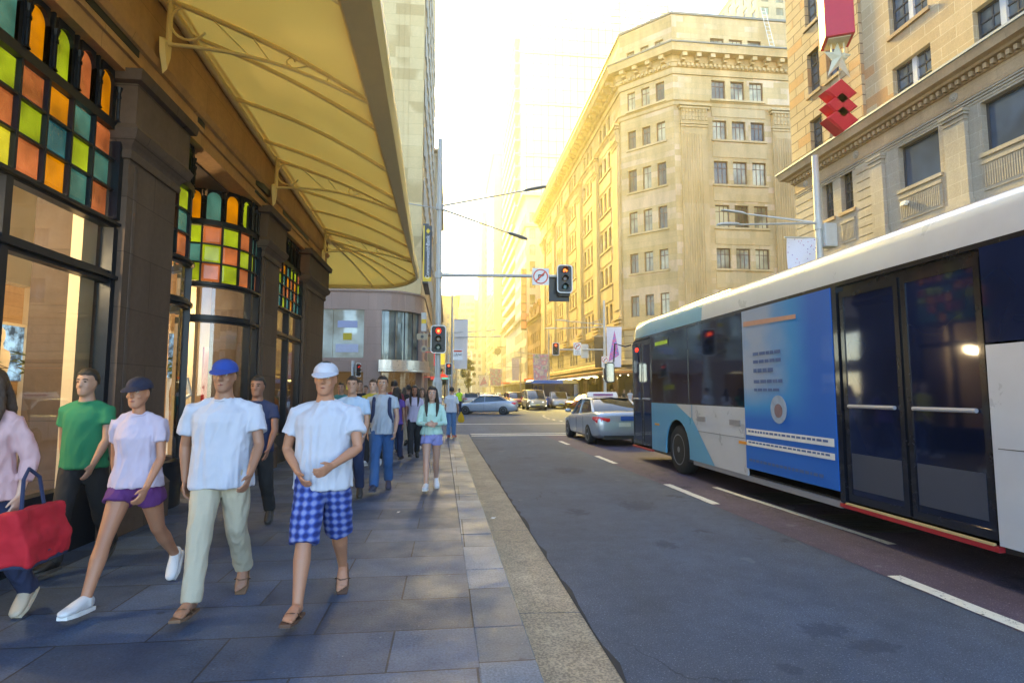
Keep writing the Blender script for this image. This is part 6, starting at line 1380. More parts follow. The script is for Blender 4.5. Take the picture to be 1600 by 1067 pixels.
    if full:
        x_ = -.016
        q = MB(); q.box(x_ - .004, x_ - .002, ad0 + .04, ad1 - .04, 1.00, 1.10); q.box(x_ - .004, x_ - .002, ad0 + .04, ad1 - .04, .84, .92); q.build('white_stripes', M_signw, ad, local=True)
        q = MB(); q.face([(x_ - .003, ad0 + .7, 2.66), (x_ - .003, ad1 - .06, 2.70), (x_ - .003, ad1 - .06, 2.78), (x_ - .003, ad0 + .7, 2.72)]); q.build('orange_strip', mat('advert_orange', (.55, .30, .22), .4), ad, local=True)
        rg = random.Random(2)
        for z, n_, h in ((2.22, 5, .05), (2.10, 7, .05), (1.96, 4, .06), (1.80, 6, .05), (1.68, 5, .04), (1.045, 26, .03), (.88, 22, .025), (.60, 18, .04)):
            y = ad1 - .32 if z > 1.4 else ad1 - .1
            q = MB()
            for k in range(n_):
                w = rg.uniform(.04, .10) if n_ > 10 else rg.uniform(.08, .16)
                if y - w < ad0 + .1 or (z > 1.4 and y - w < ad1 - 1.15): break
                q.box(x_ - .008, x_ - .006, y - w, y, z, z + h); y -= w + .025
            q.build('line_of_print', mat('advert_ink', (.07, .13, .32), .5), ad, local=True)
        q = MB(); q.tube([(x_ - .003, ad1 - .95, 1.42), (x_ - .007, ad1 - .95, 1.42)], .20, 24); em = q.build('round_emblem', mat('advert_disc', (.30, .38, .52), .4, var=.4, scale=9), ad, local=True); q = MB(); q.tube([(x_ - .008, ad1 - .95, 1.40), (x_ - .010, ad1 - .95, 1.40)], [.10, .10], 18); q.build('emblem_centre', mat('advert_brown', (.22, .14, .16), .4, var=.5, scale=14), em, local=True)
    # doors
    def door(y0, y1, lab, z0=.34):
        q = MB(); q.box(.05, .09, y0, y1, z0, 2.95); dd = q.build('door', M_bblk, root, local=True, label=lab); ym = (y0 + y1) / 2
        for a, b_ in ((y0 + .03, ym - .02), (ym + .02, y1 - .03)):
            q = MB()
            for c_ in ((a, a + .06, z0 + .05, 2.88), (b_ - .06, b_, z0 + .05, 2.88), (a + .06, b_ - .06, z0 + .05, z0 + .13), (a + .06, b_ - .06, 2.80, 2.88)): q.box(.02, .05, *c_)
            lf = q.build('door_leaf', M_bblk, dd, local=True); q = MB(); q.box(.030, .038, a + .06, b_ - .06, z0 + .13, 2.80); q.build('door_glass', M_bgls, dd, local=True)
            q = MB(); q.tube([(.0, a + .10, 1.50), (.0, b_ - .10, 1.50)], .022, 8); q.build('handrail', mat('rail_white', (.34, .34, .38), .35), dd, local=True)
            if y1 < -5: q = MB(); q.box(.024, .030, a + .08, b_ - .08, z0 + .2, .95); q.build('kick_panel', mat('door_grey', (.05, .06, .09), .4), dd, local=True)
        return dd
    door(D1[0], D1[1], 'front double door'); door(dr0, dr1, 'wide centre double door')
    q = MB(); q.box(.0, .05, dr1, ad0, zb, 2.95); q.build('door_pillar', M_bblk, root, local=True)
    for a_, b_ in ((dr0, ad0), D1): q = MB(); q.box(-.01, .08, a_, b_, .30, .345 if b_ < -5 else .335); q.build('red_step_edge', mat('step_red', (.35, .02, .03), .5), root, local=True)
    q = MB(); q.box(-.012, .02, dr0 + .05, ad0 - .1, .346, .366); q.build('step_nosing', mat('nosing_yellow', (.55, .42, .2), .5), root, local=True)
    # skirts, far side, ends, floor
    band('skirt', .28, zb, ad0, -3.7, mat('bus_skirt', (.25, .25, .28), .5), -.01)
    band('far_side_panel', zb, 1.42, -L_, -.1, m_main, side=1); band('far_side_windows', 1.42, 2.95, -L_, -.1, M_see, side=1)
    q = MB(); q.box(.12, Wd - .12, -L_ + .02, -L_ + .05, zb, 3.0); q.build('rear_panel', m_main, root, local=True)
    q = MB(); q.box(.14, Wd - .14, -.05, -.02, zb, 1.15); q.build('front_panel', m_front, root, local=True)
    q = MB(); q.box(.14, Wd - .14, -.06, -.03, 1.151, 3.1); q.build('windscreen', M_see, root, local=True)
    q = MB(); q.box(.05, Wd - .05, -L_ + .05, -.07, .30, .38); q.build('floor', M_plas, root, local=True)
    q = MB()
    for y in wy: q.box(.04, .62, y - wr - .13, y - wr - .11, .38, 1.12); q.box(.04, .62, y + wr + .11, y + wr + .13, .38, 1.12); q.box(.04, .62, y - wr - .13, y + wr + .13, 1.12, 1.14); q.box(.60, .62, y - wr - .11, y + wr + .11, .38, 1.12)
    q.build('wheel_boxes', M_plas, root, local=True)
    for y in (wy[0], -11.2):
        for s_, x in ((-1, .17), (1, Wd - .17)): wheel(root, x, y, wr, .28, s_, 8, mat('bus_rim', (.22, .22, .23), .5, metal=.7))
    if full:
        q = MB(); q.loft([[(.5, y, zt - .02), (2.0, y, zt - .02), (1.9, y, zt + h), (.6, y, zt + h)] for y, h in ((-1.1, .03), (-1.5, .14), (-4.2, .16), (-4.6, .05))]); q.build('roof_fairing', m_main, root, local=True, smooth=True)
        q = MB(); q.loft([[(.75, y, zt - .02), (1.95, y, zt - .02), (1.85, y, zt + h), (.9, y, zt + h)] for y, h in ((-5.4, .03), (-5.8, .20), (-7.4, .20), (-7.8, .05))]); q.build('air_conditioner', mat('ac_cream', (.58, .55, .42), .5), root, local=True, smooth=True)
        q = MB(); q.tube([(.02, .0, 2.88), (-.05, .25, 2.86), (-.28, .40, 2.95), (-.32, .42, 2.45)], .022, 8); arm = q.build('mirror_arm', M_bblk, root, local=True, smooth=True)
        q = MB(); q.loft([[(-.42 + a, .40, 2.18 + b_) for a, b_ in rrect(.12, .27, .06)], [(-.42 + a * 1.02, .50, 2.18 + b_) for a, b_ in rrect(.12, .27, .06)]]); q.build('mirror_housing', M_bblk, arm, local=True); q = MB(); q.face([(-.42 + a, .397, 2.18 + b_) for a, b_ in rrect(.10, .24, .05)]); q.build('mirror_glass', mat('mirror', (.5, .5, .5), .05, metal=1), arm, local=True)
        text_mesh('fleet_number', '2407', mat('bus_ink', (.02, .03, .06), .5), .16, (.05, -.62, 3.10), (0, -1, 0), (.12, 0, 1), root, .012, local=True)
        q = MB(); q.sphere((.03, -.45, 2.72), (.02, .12, .06), 12, 6); q.build('red_marker_lamp', M_redl, root, local=True, smooth=True)
        q = MB(); q.box(-.003, .0, -2.6, -1.75, 2.66, 2.84); q.build('destination_display', M_bblk, root, local=True)
        q = MB()
        for k in range(10): q.box(-.006, -.004, -2.55 + k * .075, -2.50 + k * .075, 2.71, 2.79)
        q.build('display_dots', mat('led_green', (.25, .35, .02), .5, emis=(.3, .45, .02), es=.1), root, local=True)
        for y, z in ((-3.95, 1.12), (-5.2, 1.12)): q = MB(); q.box(-.012, 0, y - .35, y, z, z + .09); q.build('side_vent', mat('bus_skirt', (.25, .25, .28)), root, local=True)
        for y, z in ((-1.72, .92), (-5.5, .84), (-10.4, .95)): q = MB(); q.box(-.014, 0, y - .25, y, z, z + .045); q.build('side_marker', mat('amber_marker', (.75, .30, .02), .3), root, local=True)
        q = MB(); q.box(-.003, 0, -5.7, -3.76, .93, .936); q.box(-.003, 0, -L_, dr0 - .05, 1.18, 1.186); q.build('panel_seams', M_plas, root, local=True)
        q = MB(); q.box(-.008, 0, -11.0 + .75, -10.55, .52, .78); q.build('service_hatch', mat('hatch_grey', (.30, .31, .34), .5), root, local=True)
        # saloon interior glimpsed through the glass
        q = MB()
        for k in range(10):
            y = -2.2 - k * .95; q.box(1.5, 2.3, y - .1, y, .8, 1.75); q.box(1.5, 2.3, y - .1, y + .42, .75, .85)
        q.build('seat_row', mat('bus_seat', (.02, .05, .22), .8), root, local=True)
    return root
bus((4.70, 14.35, RZc), R(0), 'white and light blue city bus passing at right with a blue side advert', M_bwht, M_bblu)
b2_ = bus((8.6, 58.2, RZc), R(104), 'blue and yellow bus turning across the far side of the junction', mat('bus_yellow', (.62, .50, .22), .4), mat('bus_bright_blue', (.02, .16, .55), .4), 6.4, full=False, name='distant_bus'); b2_.scale = (.84, .84, .84)
# traffic cones of light: brake lamps far away are on the cars themselves
# ================================================================ PEOPLE
def remesh(mb, voxel, smooth=2, fac=.5, disp=None):
    me = bpy.data.meshes.new('work'); me.from_pydata([tuple(p) for p in mb.v], [], mb.f); o = bpy.data.objects.new('work', me); COL.objects.link(o)
    b = bmesh.new(); b.from_mesh(me); bmesh.ops.recalc_face_normals(b, faces=b.faces); b.to_mesh(me); b.free()
    m = o.modifiers.new('r', 'REMESH'); m.mode = 'VOXEL'; m.voxel_size = voxel; m.use_smooth_shade = True
    if smooth: s_ = o.modifiers.new('s', 'SMOOTH'); s_.iterations = smooth; s_.factor = fac
    dg = bpy.context.evaluated_depsgraph_get(); dg.update(); out = bpy.data.meshes.new_from_object(o.evaluated_get(dg)); bpy.data.objects.remove(o); bpy.data.meshes.remove(me)
    if disp:
        out.calc_loop_triangles() if False else None
        ns = [v.normal.copy() for v in out.vertices]
        for v, n_ in zip(out.vertices, ns):
            d = disp(v.co, n_)
            if d: v.co += n_ * d if isinstance(d, float) else d
    return out
def link_mesh(name, me, m, parent, label=None):
    me.materials.clear(); me.materials.append(m); me.name = name; o = bpy.data.objects.new(name, me); COL.objects.link(o); o.parent = parent
    for p in me.polygons: p.use_smooth = True
    if label: o['label'] = label
    return o
def fabric(nm, c, rough=.85, var=.10): return mat('fabric_' + nm, c, rough, var=var, scale=9, bump=.25, bscale=260)
def skin_m(nm, c):
    m = mat('skin_' + nm, c, .5, var=.10, scale=14, bump=.06, bscale=180); b = m.node_tree.nodes['Principled BSDF']; b.inputs['Subsurface Weight'].default_value = .08; b.inputs['Subsurface Radius'].default_value = (.02, .008, .004); return m
def plaid(nm, a, b2, c):
    m, t, b = new_mat('fabric_' + nm); L = t.links.new; tc = N(t, 'ShaderNodeTexCoord'); prev = None
    for ax, rot in ((0, 0), (2, 90)):
        w = N(t, 'ShaderNodeTexWave', wave_type='BANDS', bands_direction='X' if ax == 0 else 'Z', Scale=5.5, Distortion=.6); L(tc.outputs['Object'], w.inputs['Vector'])
        if prev is None: prev = w.outputs['Fac']
        else: ad = N(t, 'ShaderNodeMath', operation='ADD'); L(prev, ad.inputs[0]); L(w.outputs['Fac'], ad.inputs[1]); prev = ad.outputs[0]
    rp = N(t, 'ShaderNodeValToRGB'); hv = N(t, 'ShaderNodeMath', operation='MULTIPLY'); hv.inputs[1].default_value = .5; L(prev, hv.inputs[0]); L(hv.outputs[0], rp.inputs[0])
    e = rp.color_ramp.elements; e[0].position = .2; e[0].color = c4(a); e[1].position = .85; e[1].color = c4(c); k = rp.color_ramp.elements.new(.5); k.color = c4(b2)
    L(rp.outputs[0], b.inputs['Base Color']); b.inputs['Roughness'].default_value = .9; return m
M_eye = mat('eye_white', (.6, .57, .54), .2); M_iris = mat('iris', (.02, .012, .008), .1); M_lip = mat('lips', (.22, .06, .05), .5)
def person(loc, rz, label, H=1.75, female=False, skin=(.42, .24, .16), hair=(.02, .015, .012), hairstyle='short', top=('white', (.7, .72, .78)), bottom=('navy', (.03, .04, .08)), btype='trousers', shoes=('white', (.6, .6, .62)), stype='shoe',
           legs=(22, 8, -18, 22), arms=((-14, 12, 8), (16, 20, 8)), cap=None, lean=2, sleeve=.55, near=False, build_=1.0, group=None, hemz=.86, head_turn=0, fold=False, extras=None, leglen=None):
    rgp = random.Random(label); s = H / 1.75; root = thing('person', loc, label, 'person', group, rz, world=False); V = Vector
    hipw = .088 if not female else .085; shw = (.185 if not female else .160) * build_
    ln = math.tan(R(lean))
    def sp(z, y=0): return V((0, y + (z - .93) * ln, z))
    J = {}; low = 9
    for k, sd_, h, kn in ((0, 1, legs[0], legs[1]), (1, -1, legs[2], legs[3])):
        hp = V((sd_ * hipw, 0, .92)); kn_ = hp + V((sd_ * -.005, math.sin(R(h)), -math.cos(R(h)))) * .425; an = kn_ + V((sd_ * -.01, math.sin(R(h - kn)), -math.cos(R(h - kn)))) * .415
        ft = max(-5, min(60, (kn - h) * 1.0 if h < 0 else -(h - kn) * .35))   # toe-down angle
        fd = V((sd_ * .10, math.cos(R(ft)), -math.sin(R(ft)))).normalized(); fu = V((0, math.sin(R(ft)), math.cos(R(ft)))); heel = an - fd * .055 - fu * .075; toe = heel + fd * .255
        J[k] = (hp, kn_, an, heel, toe, fd, fu); low = min(low, heel.z, toe.z)
    dz = V((0, 0, -low + .012))
    # ---- body
    b = MB(); n = 20
    def rings(spec, grow=0): return [[tuple(sp(z) + dz + V(((rx + grow) * math.cos(2 * math.pi * j / n), (ry + grow) * math.sin(2 * math.pi * j / n) + yo, 0))) for j in range(n)] for z, rx, ry, yo in spec]
    bd = build_
    if female: torso = [(.83, .10, .09, 0), (.90, .168, .118, -.01), (.97, .158, .108, -.005), (1.06, .122, .090, 0), (1.13, .120, .088, 0), (1.22, .138, .105, .012), (1.28, .142, .112, .015), (1.35, .142, .090, 0), (1.41, .125, .072, 0), (1.445, .06, .052, 0), (1.49, .047, .049, .005), (1.55, .046, .048, .012)]
    else: torso = [(.83, .10, .09, 0), (.90, .162 * bd, .115 * bd, -.005), (.98, .155 * bd, .108 * bd, 0), (1.08, .150 * bd, .104 * bd, .005), (1.20, .160 * bd, .110 * bd, .005), (1.30, .172 * bd, .115 * bd, .0), (1.36, .172 * bd, .100 * bd, -.005), (1.41, .142 * bd, .080, 0), (1.445, .105, .068, 0), (1.475, .070, .062, 0), (1.51, .060, .060, .005), (1.56, .058, .058, .012)]
    b.loft(rings([(z, rx * (.92 if z < 1.38 else (.74 if z < 1.46 else .95)), ry * (.92 if z < 1.38 else (.86 if z < 1.46 else .95)), yo) for z, rx, ry, yo in torso]))
    lk = 1.0 if not female else .94
    for k, sd_ in ((0, 1), (1, -1)):
        hp, kn_, an, heel, toe, fd, fu = [q + dz if i < 5 else q for i, q in enumerate(J[k])]
        b.tube([hp + V((0, 0, .02)), hp.lerp(kn_, .3), hp.lerp(kn_, .7), kn_, kn_.lerp(an, .15), kn_.lerp(an, .35), kn_.lerp(an, .7), an.lerp(kn_, .05), an - fu * .03], [.092 * lk, .088 * lk, .068 * lk, .056 * lk, .054 * lk, (.058 * lk, .060 * lk), .044 * lk, .036, .036], 16, up=(1, 0, 0))
        sdv = V((1, 0, 0))
        if stype == 'sandal' or True:
            b.tube([heel + fu * .035 - fd * .0, heel + fu * .045 + fd * .05, heel + fu * .045 + fd * .11, heel + fu * .028 + fd * .17, heel + fu * .02 + fd * .215], [(.022, .024), (.034, .038), (.038, .036), (.044, .024), (.040, .014)], 14, up=(1, 0, 0))
            if stype == 'sandal':
                for q in range(5): tx_ = sd_ * (-.030 + .0155 * q); tl = .262 - .012 * q - (.0 if q else .004); b.tube([heel + fu * .016 + fd * .20 + sdv * tx_, heel + fu * .014 + fd * (tl - .012) + sdv * tx_, heel + fu * .012 + fd * tl + sdv * tx_], [.011 if q else .014, .009 if q else .012, .005], 8)
    hands = []
    for k, sd_ in ((0, 1), (1, -1)):
        a, e, ab = arms[k][:3]; inw = arms[k][3] if len(arms[k]) > 3 else 4
        sh = sp(1.395) + dz + V((sd_ * shw, -.005, 0)); up_ = V((sd_ * math.sin(R(ab)), math.sin(R(a)) * math.cos(R(ab)), -math.cos(R(a)) * math.cos(R(ab)))); el = sh + up_ * .285
        fa = V((-sd_ * math.sin(R(inw)), math.sin(R(a + e)) * math.cos(R(inw)), -math.cos(R(a + e)) * math.cos(R(inw)))); wr_ = el + fa * .25
        am = (.84 if female else .96)
        b.tube([sh + V((-sd_ * .05, 0, -.02)), sh + V((0, 0, -.012)), sh.lerp(el, .35), sh.lerp(el, .75), el, el.lerp(wr_, .25), el.lerp(wr_, .7), wr_], [.036 * am, .042 * am, .046 * am, .040 * am, .038 * am, .041 * am, .031 * am, (.030 * am, .022)], 12, up=(0, 1, 0))
        # hand: palm faces the thigh (normal = side), fingers along the forearm, curled forward
        side = V((-sd_, 0, 0)); side = (side - fa * side.dot(fa)).normalized(); wd = fa.cross(side).normalized()
        if wd.y < 0: wd = -wd       # wd points to the thumb side (forward)
        pe = wr_ + fa * .088; b.tube([wr_, wr_ + fa * .03, wr_ + fa * .07, pe], [(.017, .028), (.015, .036), (.014, .042), (.012, .040)], 12, up=tuple(side))
        if near:
            for q in range(4):
                off = wd * (.031 - .0205 * q); L0 = (.070, .078, .072, .056)[q]; base = wr_ + fa * .080 + off; d1 = (fa * math.cos(R(20)) + side * math.sin(R(20))).normalized(); d2 = (fa * math.cos(R(50)) + side * math.sin(R(50))).normalized(); d3 = (fa * math.cos(R(75)) + side * math.sin(R(75))).normalized()
                p1 = base + d1 * L0 * .45; p2 = p1 + d2 * L0 * .32; p3 = p2 + d3 * L0 * .26; b.tube([base - d1 * .01, base, p1, p2, p3], [.009, .0095, .0088, .0080, .0058], 8)
            tb = wr_ + fa * .030 + wd * .030; t1 = tb + (fa * .75 + wd * .62 + side * .2).normalized() * .038; t2 = t1 + (fa * .9 + wd * .25 + side * .35).normalized() * .032; b.tube([wr_ + fa * .015 + wd * .015, tb, t1, t2], [.014, .0125, .0105, .0065], 8)
        else:
            b.tube([pe, pe + fa * .04 + side * .012, pe + fa * .065 + side * .03], [(.012, .038), (.012, .035), (.009, .026)], 8, up=tuple(side)); b.tube([wr_ + fa * .02 + wd * .02, wr_ + fa * .06 + wd * .05, wr_ + fa * .085 + wd * .055 + side * .01], [.014, .012, .008], 6)
        hands.append((wr_, pe, fa, side, wd, sh, el))
    # head
    hz = sp(1.62) + dz; Rt = Matrix.Rotation(R(head_turn), 3, 'Z'); hd = lambda x, y, z: hz + Rt @ V((x, y + .012, z - 1.62))
    hs = .96 if female else 1.0
    hr = [(1.512, .024, .026, .052), (1.527, .043, .048, .040), (1.55, .056, .068, .022), (1.58, .0645, .084, .008), (1.61, .069, .092, .002), (1.64, .0725, .096, -.002), (1.67, .074, .097, -.004), (1.70, .070, .090, -.006), (1.725, .056, .074, -.008), (1.743, .034, .046, -.008), (1.75, .012, .018, -.008)]
    b.loft([[tuple(hd(rx * hs * math.cos(2 * math.pi * j / 24), ry * hs * math.sin(2 * math.pi * j / 24) + yo, z)) for j in range(24)] for z, rx, ry, yo in hr])
    b.tube([hd(0, .088, 1.648), hd(0, .100, 1.622), hd(0, .108, 1.604), hd(0, .092, 1.594)], [.008, .0105, .0145, .008], 8)
    for sd_ in (-1, 1):
        b.sphere(tuple(hd(sd_ * .012, .096, 1.600)), (.008, .009, .007), 8, 6); b.sphere(tuple(hd(sd_ * .074 * hs, -.004, 1.622)), (.008, .018, .030), 8, 6); b.tube([hd(sd_ * .012, .090, 1.660), hd(sd_ * .034, .086, 1.662), hd(sd_ * .052, .070, 1.656)], .009, 6); b.sphere(tuple(hd(sd_ * .040, .066, 1.600)), (.018, .016, .018), 8, 6)
    b.tube([hd(-.020, .078, 1.566), hd(-.008, .089, 1.570), hd(0, .090, 1.568), hd(.008, .089, 1.570), hd(.020, .078, 1.566)], [.004, .007, .007, .007, .004], 6); b.tube([hd(-.018, .078, 1.560), hd(0, .088, 1.557), hd(.018, .078, 1.560)], [.004, .008, .004], 6); b.sphere(tuple(hd(0, .072, 1.532)), (.018, .016, .014), 8, 6)
    eyes = [hd(sd_ * .031, .082, 1.640) for sd_ in (-1, 1)]
    def sock(co, no):
        w = 0.0
        for e_ in eyes:
            d = (co - e_).length
            if d < .03: w -= .007 * math.exp(-(d / .013) ** 2)
        return w
    vox = .006 if near else .012
    me = remesh(b, vox, 2 if near else 1, .5, sock)
    me.transform(Matrix.Scale(s, 4)); link_mesh('body', me, skin_m('%.2f_%.2f' % (skin[0], skin[1]), skin), root)
    sc = lambda mb: [setattr(mb, 'v', [(p[0] * s, p[1] * s, p[2] * s) for p in mb.v]), mb][1]
    if near:
        for e_ in eyes:
            q = MB(); q.sphere(tuple(e_ - (Rt @ V((0, .004, 0)))), .0125, 12, 8); eo = sc(q).build('eye', M_eye, root, smooth=True, local=True); q = MB(); q.sphere(tuple(e_ + (Rt @ V((0, .0055, 0)))), (.0058, .004, .0058), 10, 6); sc(q).build('iris', M_iris, eo, smooth=True, local=True)
        q = MB(); q.tube([hd(-.019, .083, 1.5645), hd(0, .0965, 1.5645), hd(.019, .083, 1.5645)], [.003, .0065, .003], 6); sc(q).build('lips', M_lip, root, smooth=True, local=True)
    # ---- clothing
    cv = .010 if near else .018; sd0 = rgp.random() * 50
    def folds(amp, zs=5.0):
        def f(co, no):
            a_ = noise.noise(V((co.x * 6 + sd0, co.y * 6, co.z * zs * .7))) * amp * .8
            r_ = 1 - 2 * abs(noise.noise(V((co.x * 13 + co.z * 5, co.y * 13 + sd0, co.z * 3.2 - co.x * 4))))
            r2 = 1 - 2 * abs(noise.noise(V((co.x * 9 - sd0, co.y * 9, co.z * 11 + co.x * 7))))
            r3 = 1 - 2 * abs(noise.noise(V((co.x * 20, co.y * 20 - sd0, co.z * 2.6 + co.x * 3))))
            return float(a_ * .6 + (r_ * .45 + r2 * .12 + r3 * .42 * min(1, max(.25, (1.45 - co.z) * 2.5))) * amp - amp * .45)
        return f
    c = MB(); g = .018
    ts = [(z, rx + g + (.016 if z < 1.15 else .004), ry + g + (.016 if z < 1.15 else .002), yo) for z, rx, ry, yo in torso if z > hemz + .03 and z < 1.40]
    z0 = ts[0]; ts = [(hemz, z0[1] + .006, z0[2] + .006, z0[3])] + ts + [(1.425, .112 if not female else .092, .078, 0), (1.468, .070 if not female else .062, .066, .003)]
    c.loft(rings(ts))
    for sd_ in (-1, 1): c.tube([sp(1.455) + dz + V((sd_ * .035, -.01, 0)), sp(1.425) + dz + V((sd_ * .11, -.008, 0)), sp(1.385) + dz + V((sd_ * (shw - .01), -.005, 0))], [.036, .044, .050], 10)
    for k, sd_ in ((0, 1), (1, -1)):
        wr_, pe, fa, side, wd, sh, el = hands[k]
        pts = [sh + V((-sd_ * .06, 0, -.01)), sh + V((sd_ * .002, 0, -.012)), sh.lerp(el, .3)]; rs = [.050, .060, .062]
        if sleeve > 0:
            if sleeve <= 1: pts.append(sh.lerp(el, sleeve)); rs.append(.070 if not female else .055)
            else: pts += [el, el.lerp(wr_, sleeve - 1)]; rs += [.052, .042]
            c.tube(pts, rs, 14)
    me = remesh(c, cv, 2, .5, folds(.022 if near else .016)); me.transform(Matrix.Scale(s, 4)); shirt = link_mesh('shirt', me, fabric(top[0], top[1]) if isinstance(top, tuple) else top, root)
    c = MB(); g = .014
    g = .014 if not female else .008; hb = [(z, rx + g, ry + g, yo) for z, rx, ry, yo in torso if z <= 1.0]; c.loft(rings(hb + [(1.03, hb[-1][1], hb[-1][2], hb[-1][3])]))
    for k, sd_ in ((0, 1), (1, -1)):
        hp, kn_, an = [q + dz for q in J[k][:3]]
        if btype == 'trousers': c.tube([hp + V((0, 0, .03)), hp.lerp(kn_, .4), kn_, kn_.lerp(an, .5), an - J[k][6] * .02], [.104, .096, .080, .072, .068], 14, up=(1, 0, 0))
        elif btype == 'shorts': c.tube([hp + V((0, 0, .03)), hp.lerp(kn_, .4), hp.lerp(kn_, .8), kn_.lerp(an, .10)], [.110, .108, .104, .100], 16, up=(1, 0, 0))
        else: c.tube([hp + V((0, 0, -.01)), hp.lerp(kn_, .18), hp.lerp(kn_, .38)], [.094, .102, .106], 16, up=(1, 0, 0))
    bm_ = bottom if not isinstance(bottom, tuple) else fabric(bottom[0], bottom[1])
    me = remesh(c, cv, 2, .5, folds(.014 if near else .012, 9.0)); me.transform(Matrix.Scale(s, 4)); link_mesh('trousers' if btype == 'trousers' else 'shorts', me, bm_, root)
    for k, sd_ in ((0, 1), (1, -1)):
        hp, kn_, an, heel, toe, fd, fu = [q + dz if i < 5 else q for i, q in enumerate(J[k])]
        c = MB()
        if stype == 'shoe':
            c.tube([heel + fu * .05 - fd * .014, heel + fu * .05 + fd * .02, heel + fu * .058 + fd * .07, heel + fu * .048 + fd * .13, heel + fu * .034 + fd * .19, heel + fu * .028 + fd * .245, heel + fu * .022 + fd * .268], [(.022, .034), (.036, .046), (.041, .052), (.046, .042), (.050, .032), (.042, .024), (.018, .012)], 16, up=(1, 0, 0))
            c.tube([an - fu * .045, an + fu * .012], [.046, .044], 12, up=(1, 0, 0))
            me = remesh(c, .009 if near else .014, 1); me.transform(Matrix.Scale(s, 4)); so = link_mesh('shoe', me, mat('shoe_' + shoes[0], shoes[1], .5), root)
            q = MB(); fl = [(-.03, .0), (-.043, .08), (-.05, .19), (-.034, .26), (.034, .26), (.05, .19), (.043, .08), (.03, .0)]
            q.loft([[tuple(heel + V((1, 0, 0)) * a + fd * (b_ - .012) + fu * h_) for a, b_ in fl] for h_ in (-.010, .016)]); sc(q).build('sole', mat('sole_' + shoes[0], tuple(min(.7, q_ * 1.4 + .04) for q_ in shoes[1]), .7), so, local=True)
        else:
            q = MB(); fl = [(-.034, -.01), (-.044, .08), (-.052, .19), (-.036, .27), (.036, .27), (.052, .19), (.044, .08), (.034, -.01)]
            q.loft([[tuple(heel + V((1, 0, 0)) * a + fd * b_ + fu * h_) for a, b_ in fl] for h_ in (-.014, .006)]); so = sc(q).build('sandal_sole', mat('sandal_' + shoes[0], shoes[1], .7), root, local=True, bevel=.004)
            for y1_ in (.19,): q = MB(); q.tube([heel + V((sd_ * x_, 0, 0)) + fd * (y1_ - abs(x_) * 1.1) + fu * h_ for x_, h_ in ((-.050, .006), (-.035, .04), (-.010, .048), (.02, .044), (.040, .03), (.052, .006))], [(.004, .014)] * 6, 8, up=(0, 0, 1)); sc(q).build('sandal_strap', mat('sandal_' + shoes[0], shoes[1], .7), so, local=True, smooth=True)
    if near or hairstyle == 'short':
        qn = MB(); rn = [(.066 if not female else .058) * math.cos(0), .058]
        qn.tube([sp(1.462) + dz + V(((.067 if not female else .060) * math.cos(2 * math.pi * j / 20), .062 * math.sin(2 * math.pi * j / 20) + .004 , -.012 * math.sin(2 * math.pi * j / 20))) for j in range(21)], [(.010, .007)] * 21, 6); sc(qn).build('neckband', fabric(top[0], top[1]) if isinstance(top, tuple) else top, shirt, smooth=True, local=True)
    for sd_ in (-1, 1):
        qn = MB(); qn.tube([hd(sd_ * .014, .0945, 1.660), hd(sd_ * .030, .092, 1.666), hd(sd_ * .050, .076, 1.659)], [(.0025, .005)] * 3, 6); sc(qn).build('eyebrow', mat('hair_%.2f' % hair[0], hair, .55, var=.4, scale=60, bump=.5, bscale=200), root, smooth=True, local=True)
        if not near: qn = MB(); qn.sphere(tuple(hd(sd_ * .031, .085, 1.640)), (.011, .006, .006), 8, 6); sc(qn).build('eye', M_iris, root, smooth=True, local=True)
    # ---- hair and cap
    hm_ = mat('hair_%.2f' % hair[0], hair, .55, var=.4, scale=60, bump=.5, bscale=200)
    q = MB(); rr = []
    for i in range(0, 15):
        th = math.pi * i / 14; ring = []
        for j in range(28):
            ph = 2 * math.pi * j / 28; d = V((math.sin(th) * math.cos(ph), math.sin(th) * math.sin(ph), math.cos(th))); rr_ = V((.086 * hs, .112 * hs, .110)) if hairstyle != 'long' else V((.090, .112, .110))
            rr_ = rr_ * (.94 if cap else 1)
            p_ = V((d.x * rr_.x, d.y * rr_.y - .010, d.z * rr_.z)); front = d.y > .30 and d.z < .42; low_ = (d.z < -.45 or (d.y > .0 and d.z < -.1)) if hairstyle != 'long' else d.z < -.75
            kk = 1 + .05 * noise.noise(d * 4 + V((sd0, 0, 0))); p_ *= kk
            if front or low_: p_ *= .66
            ring.append(tuple(hd(p_.x, p_.y, 1.660 + p_.z)))
        rr.append(ring)
    q.loft(rr)
    if hairstyle == 'long':
        for x_ in (-.062, -.045, -.02, 0, .02, .045, .062):
            yb = -.06 - .02 * math.cos(x_ * 20); fr = abs(x_) > .055
            q.tube([hd(x_ * 1.1, (.012 if fr else yb), 1.66), hd(x_ * 1.35, (.012 if fr else yb - .03), 1.58), hd(x_ * 1.6, (.035 if fr else yb - .045), 1.48), hd(x_ * 1.5, (.075 if fr else yb - .05), 1.36), hd(x_ * 1.3, (.10 if fr else yb - .055), 1.24)], [.026, .030, .032, .028, .012], 8)
    me = remesh(q, .008 if near else .012, 1, .5, lambda co, no: float(.004 * noise.noise(co * 60))); me.transform(Matrix.Scale(s, 4)); link_mesh('hair', me, hm_, root)
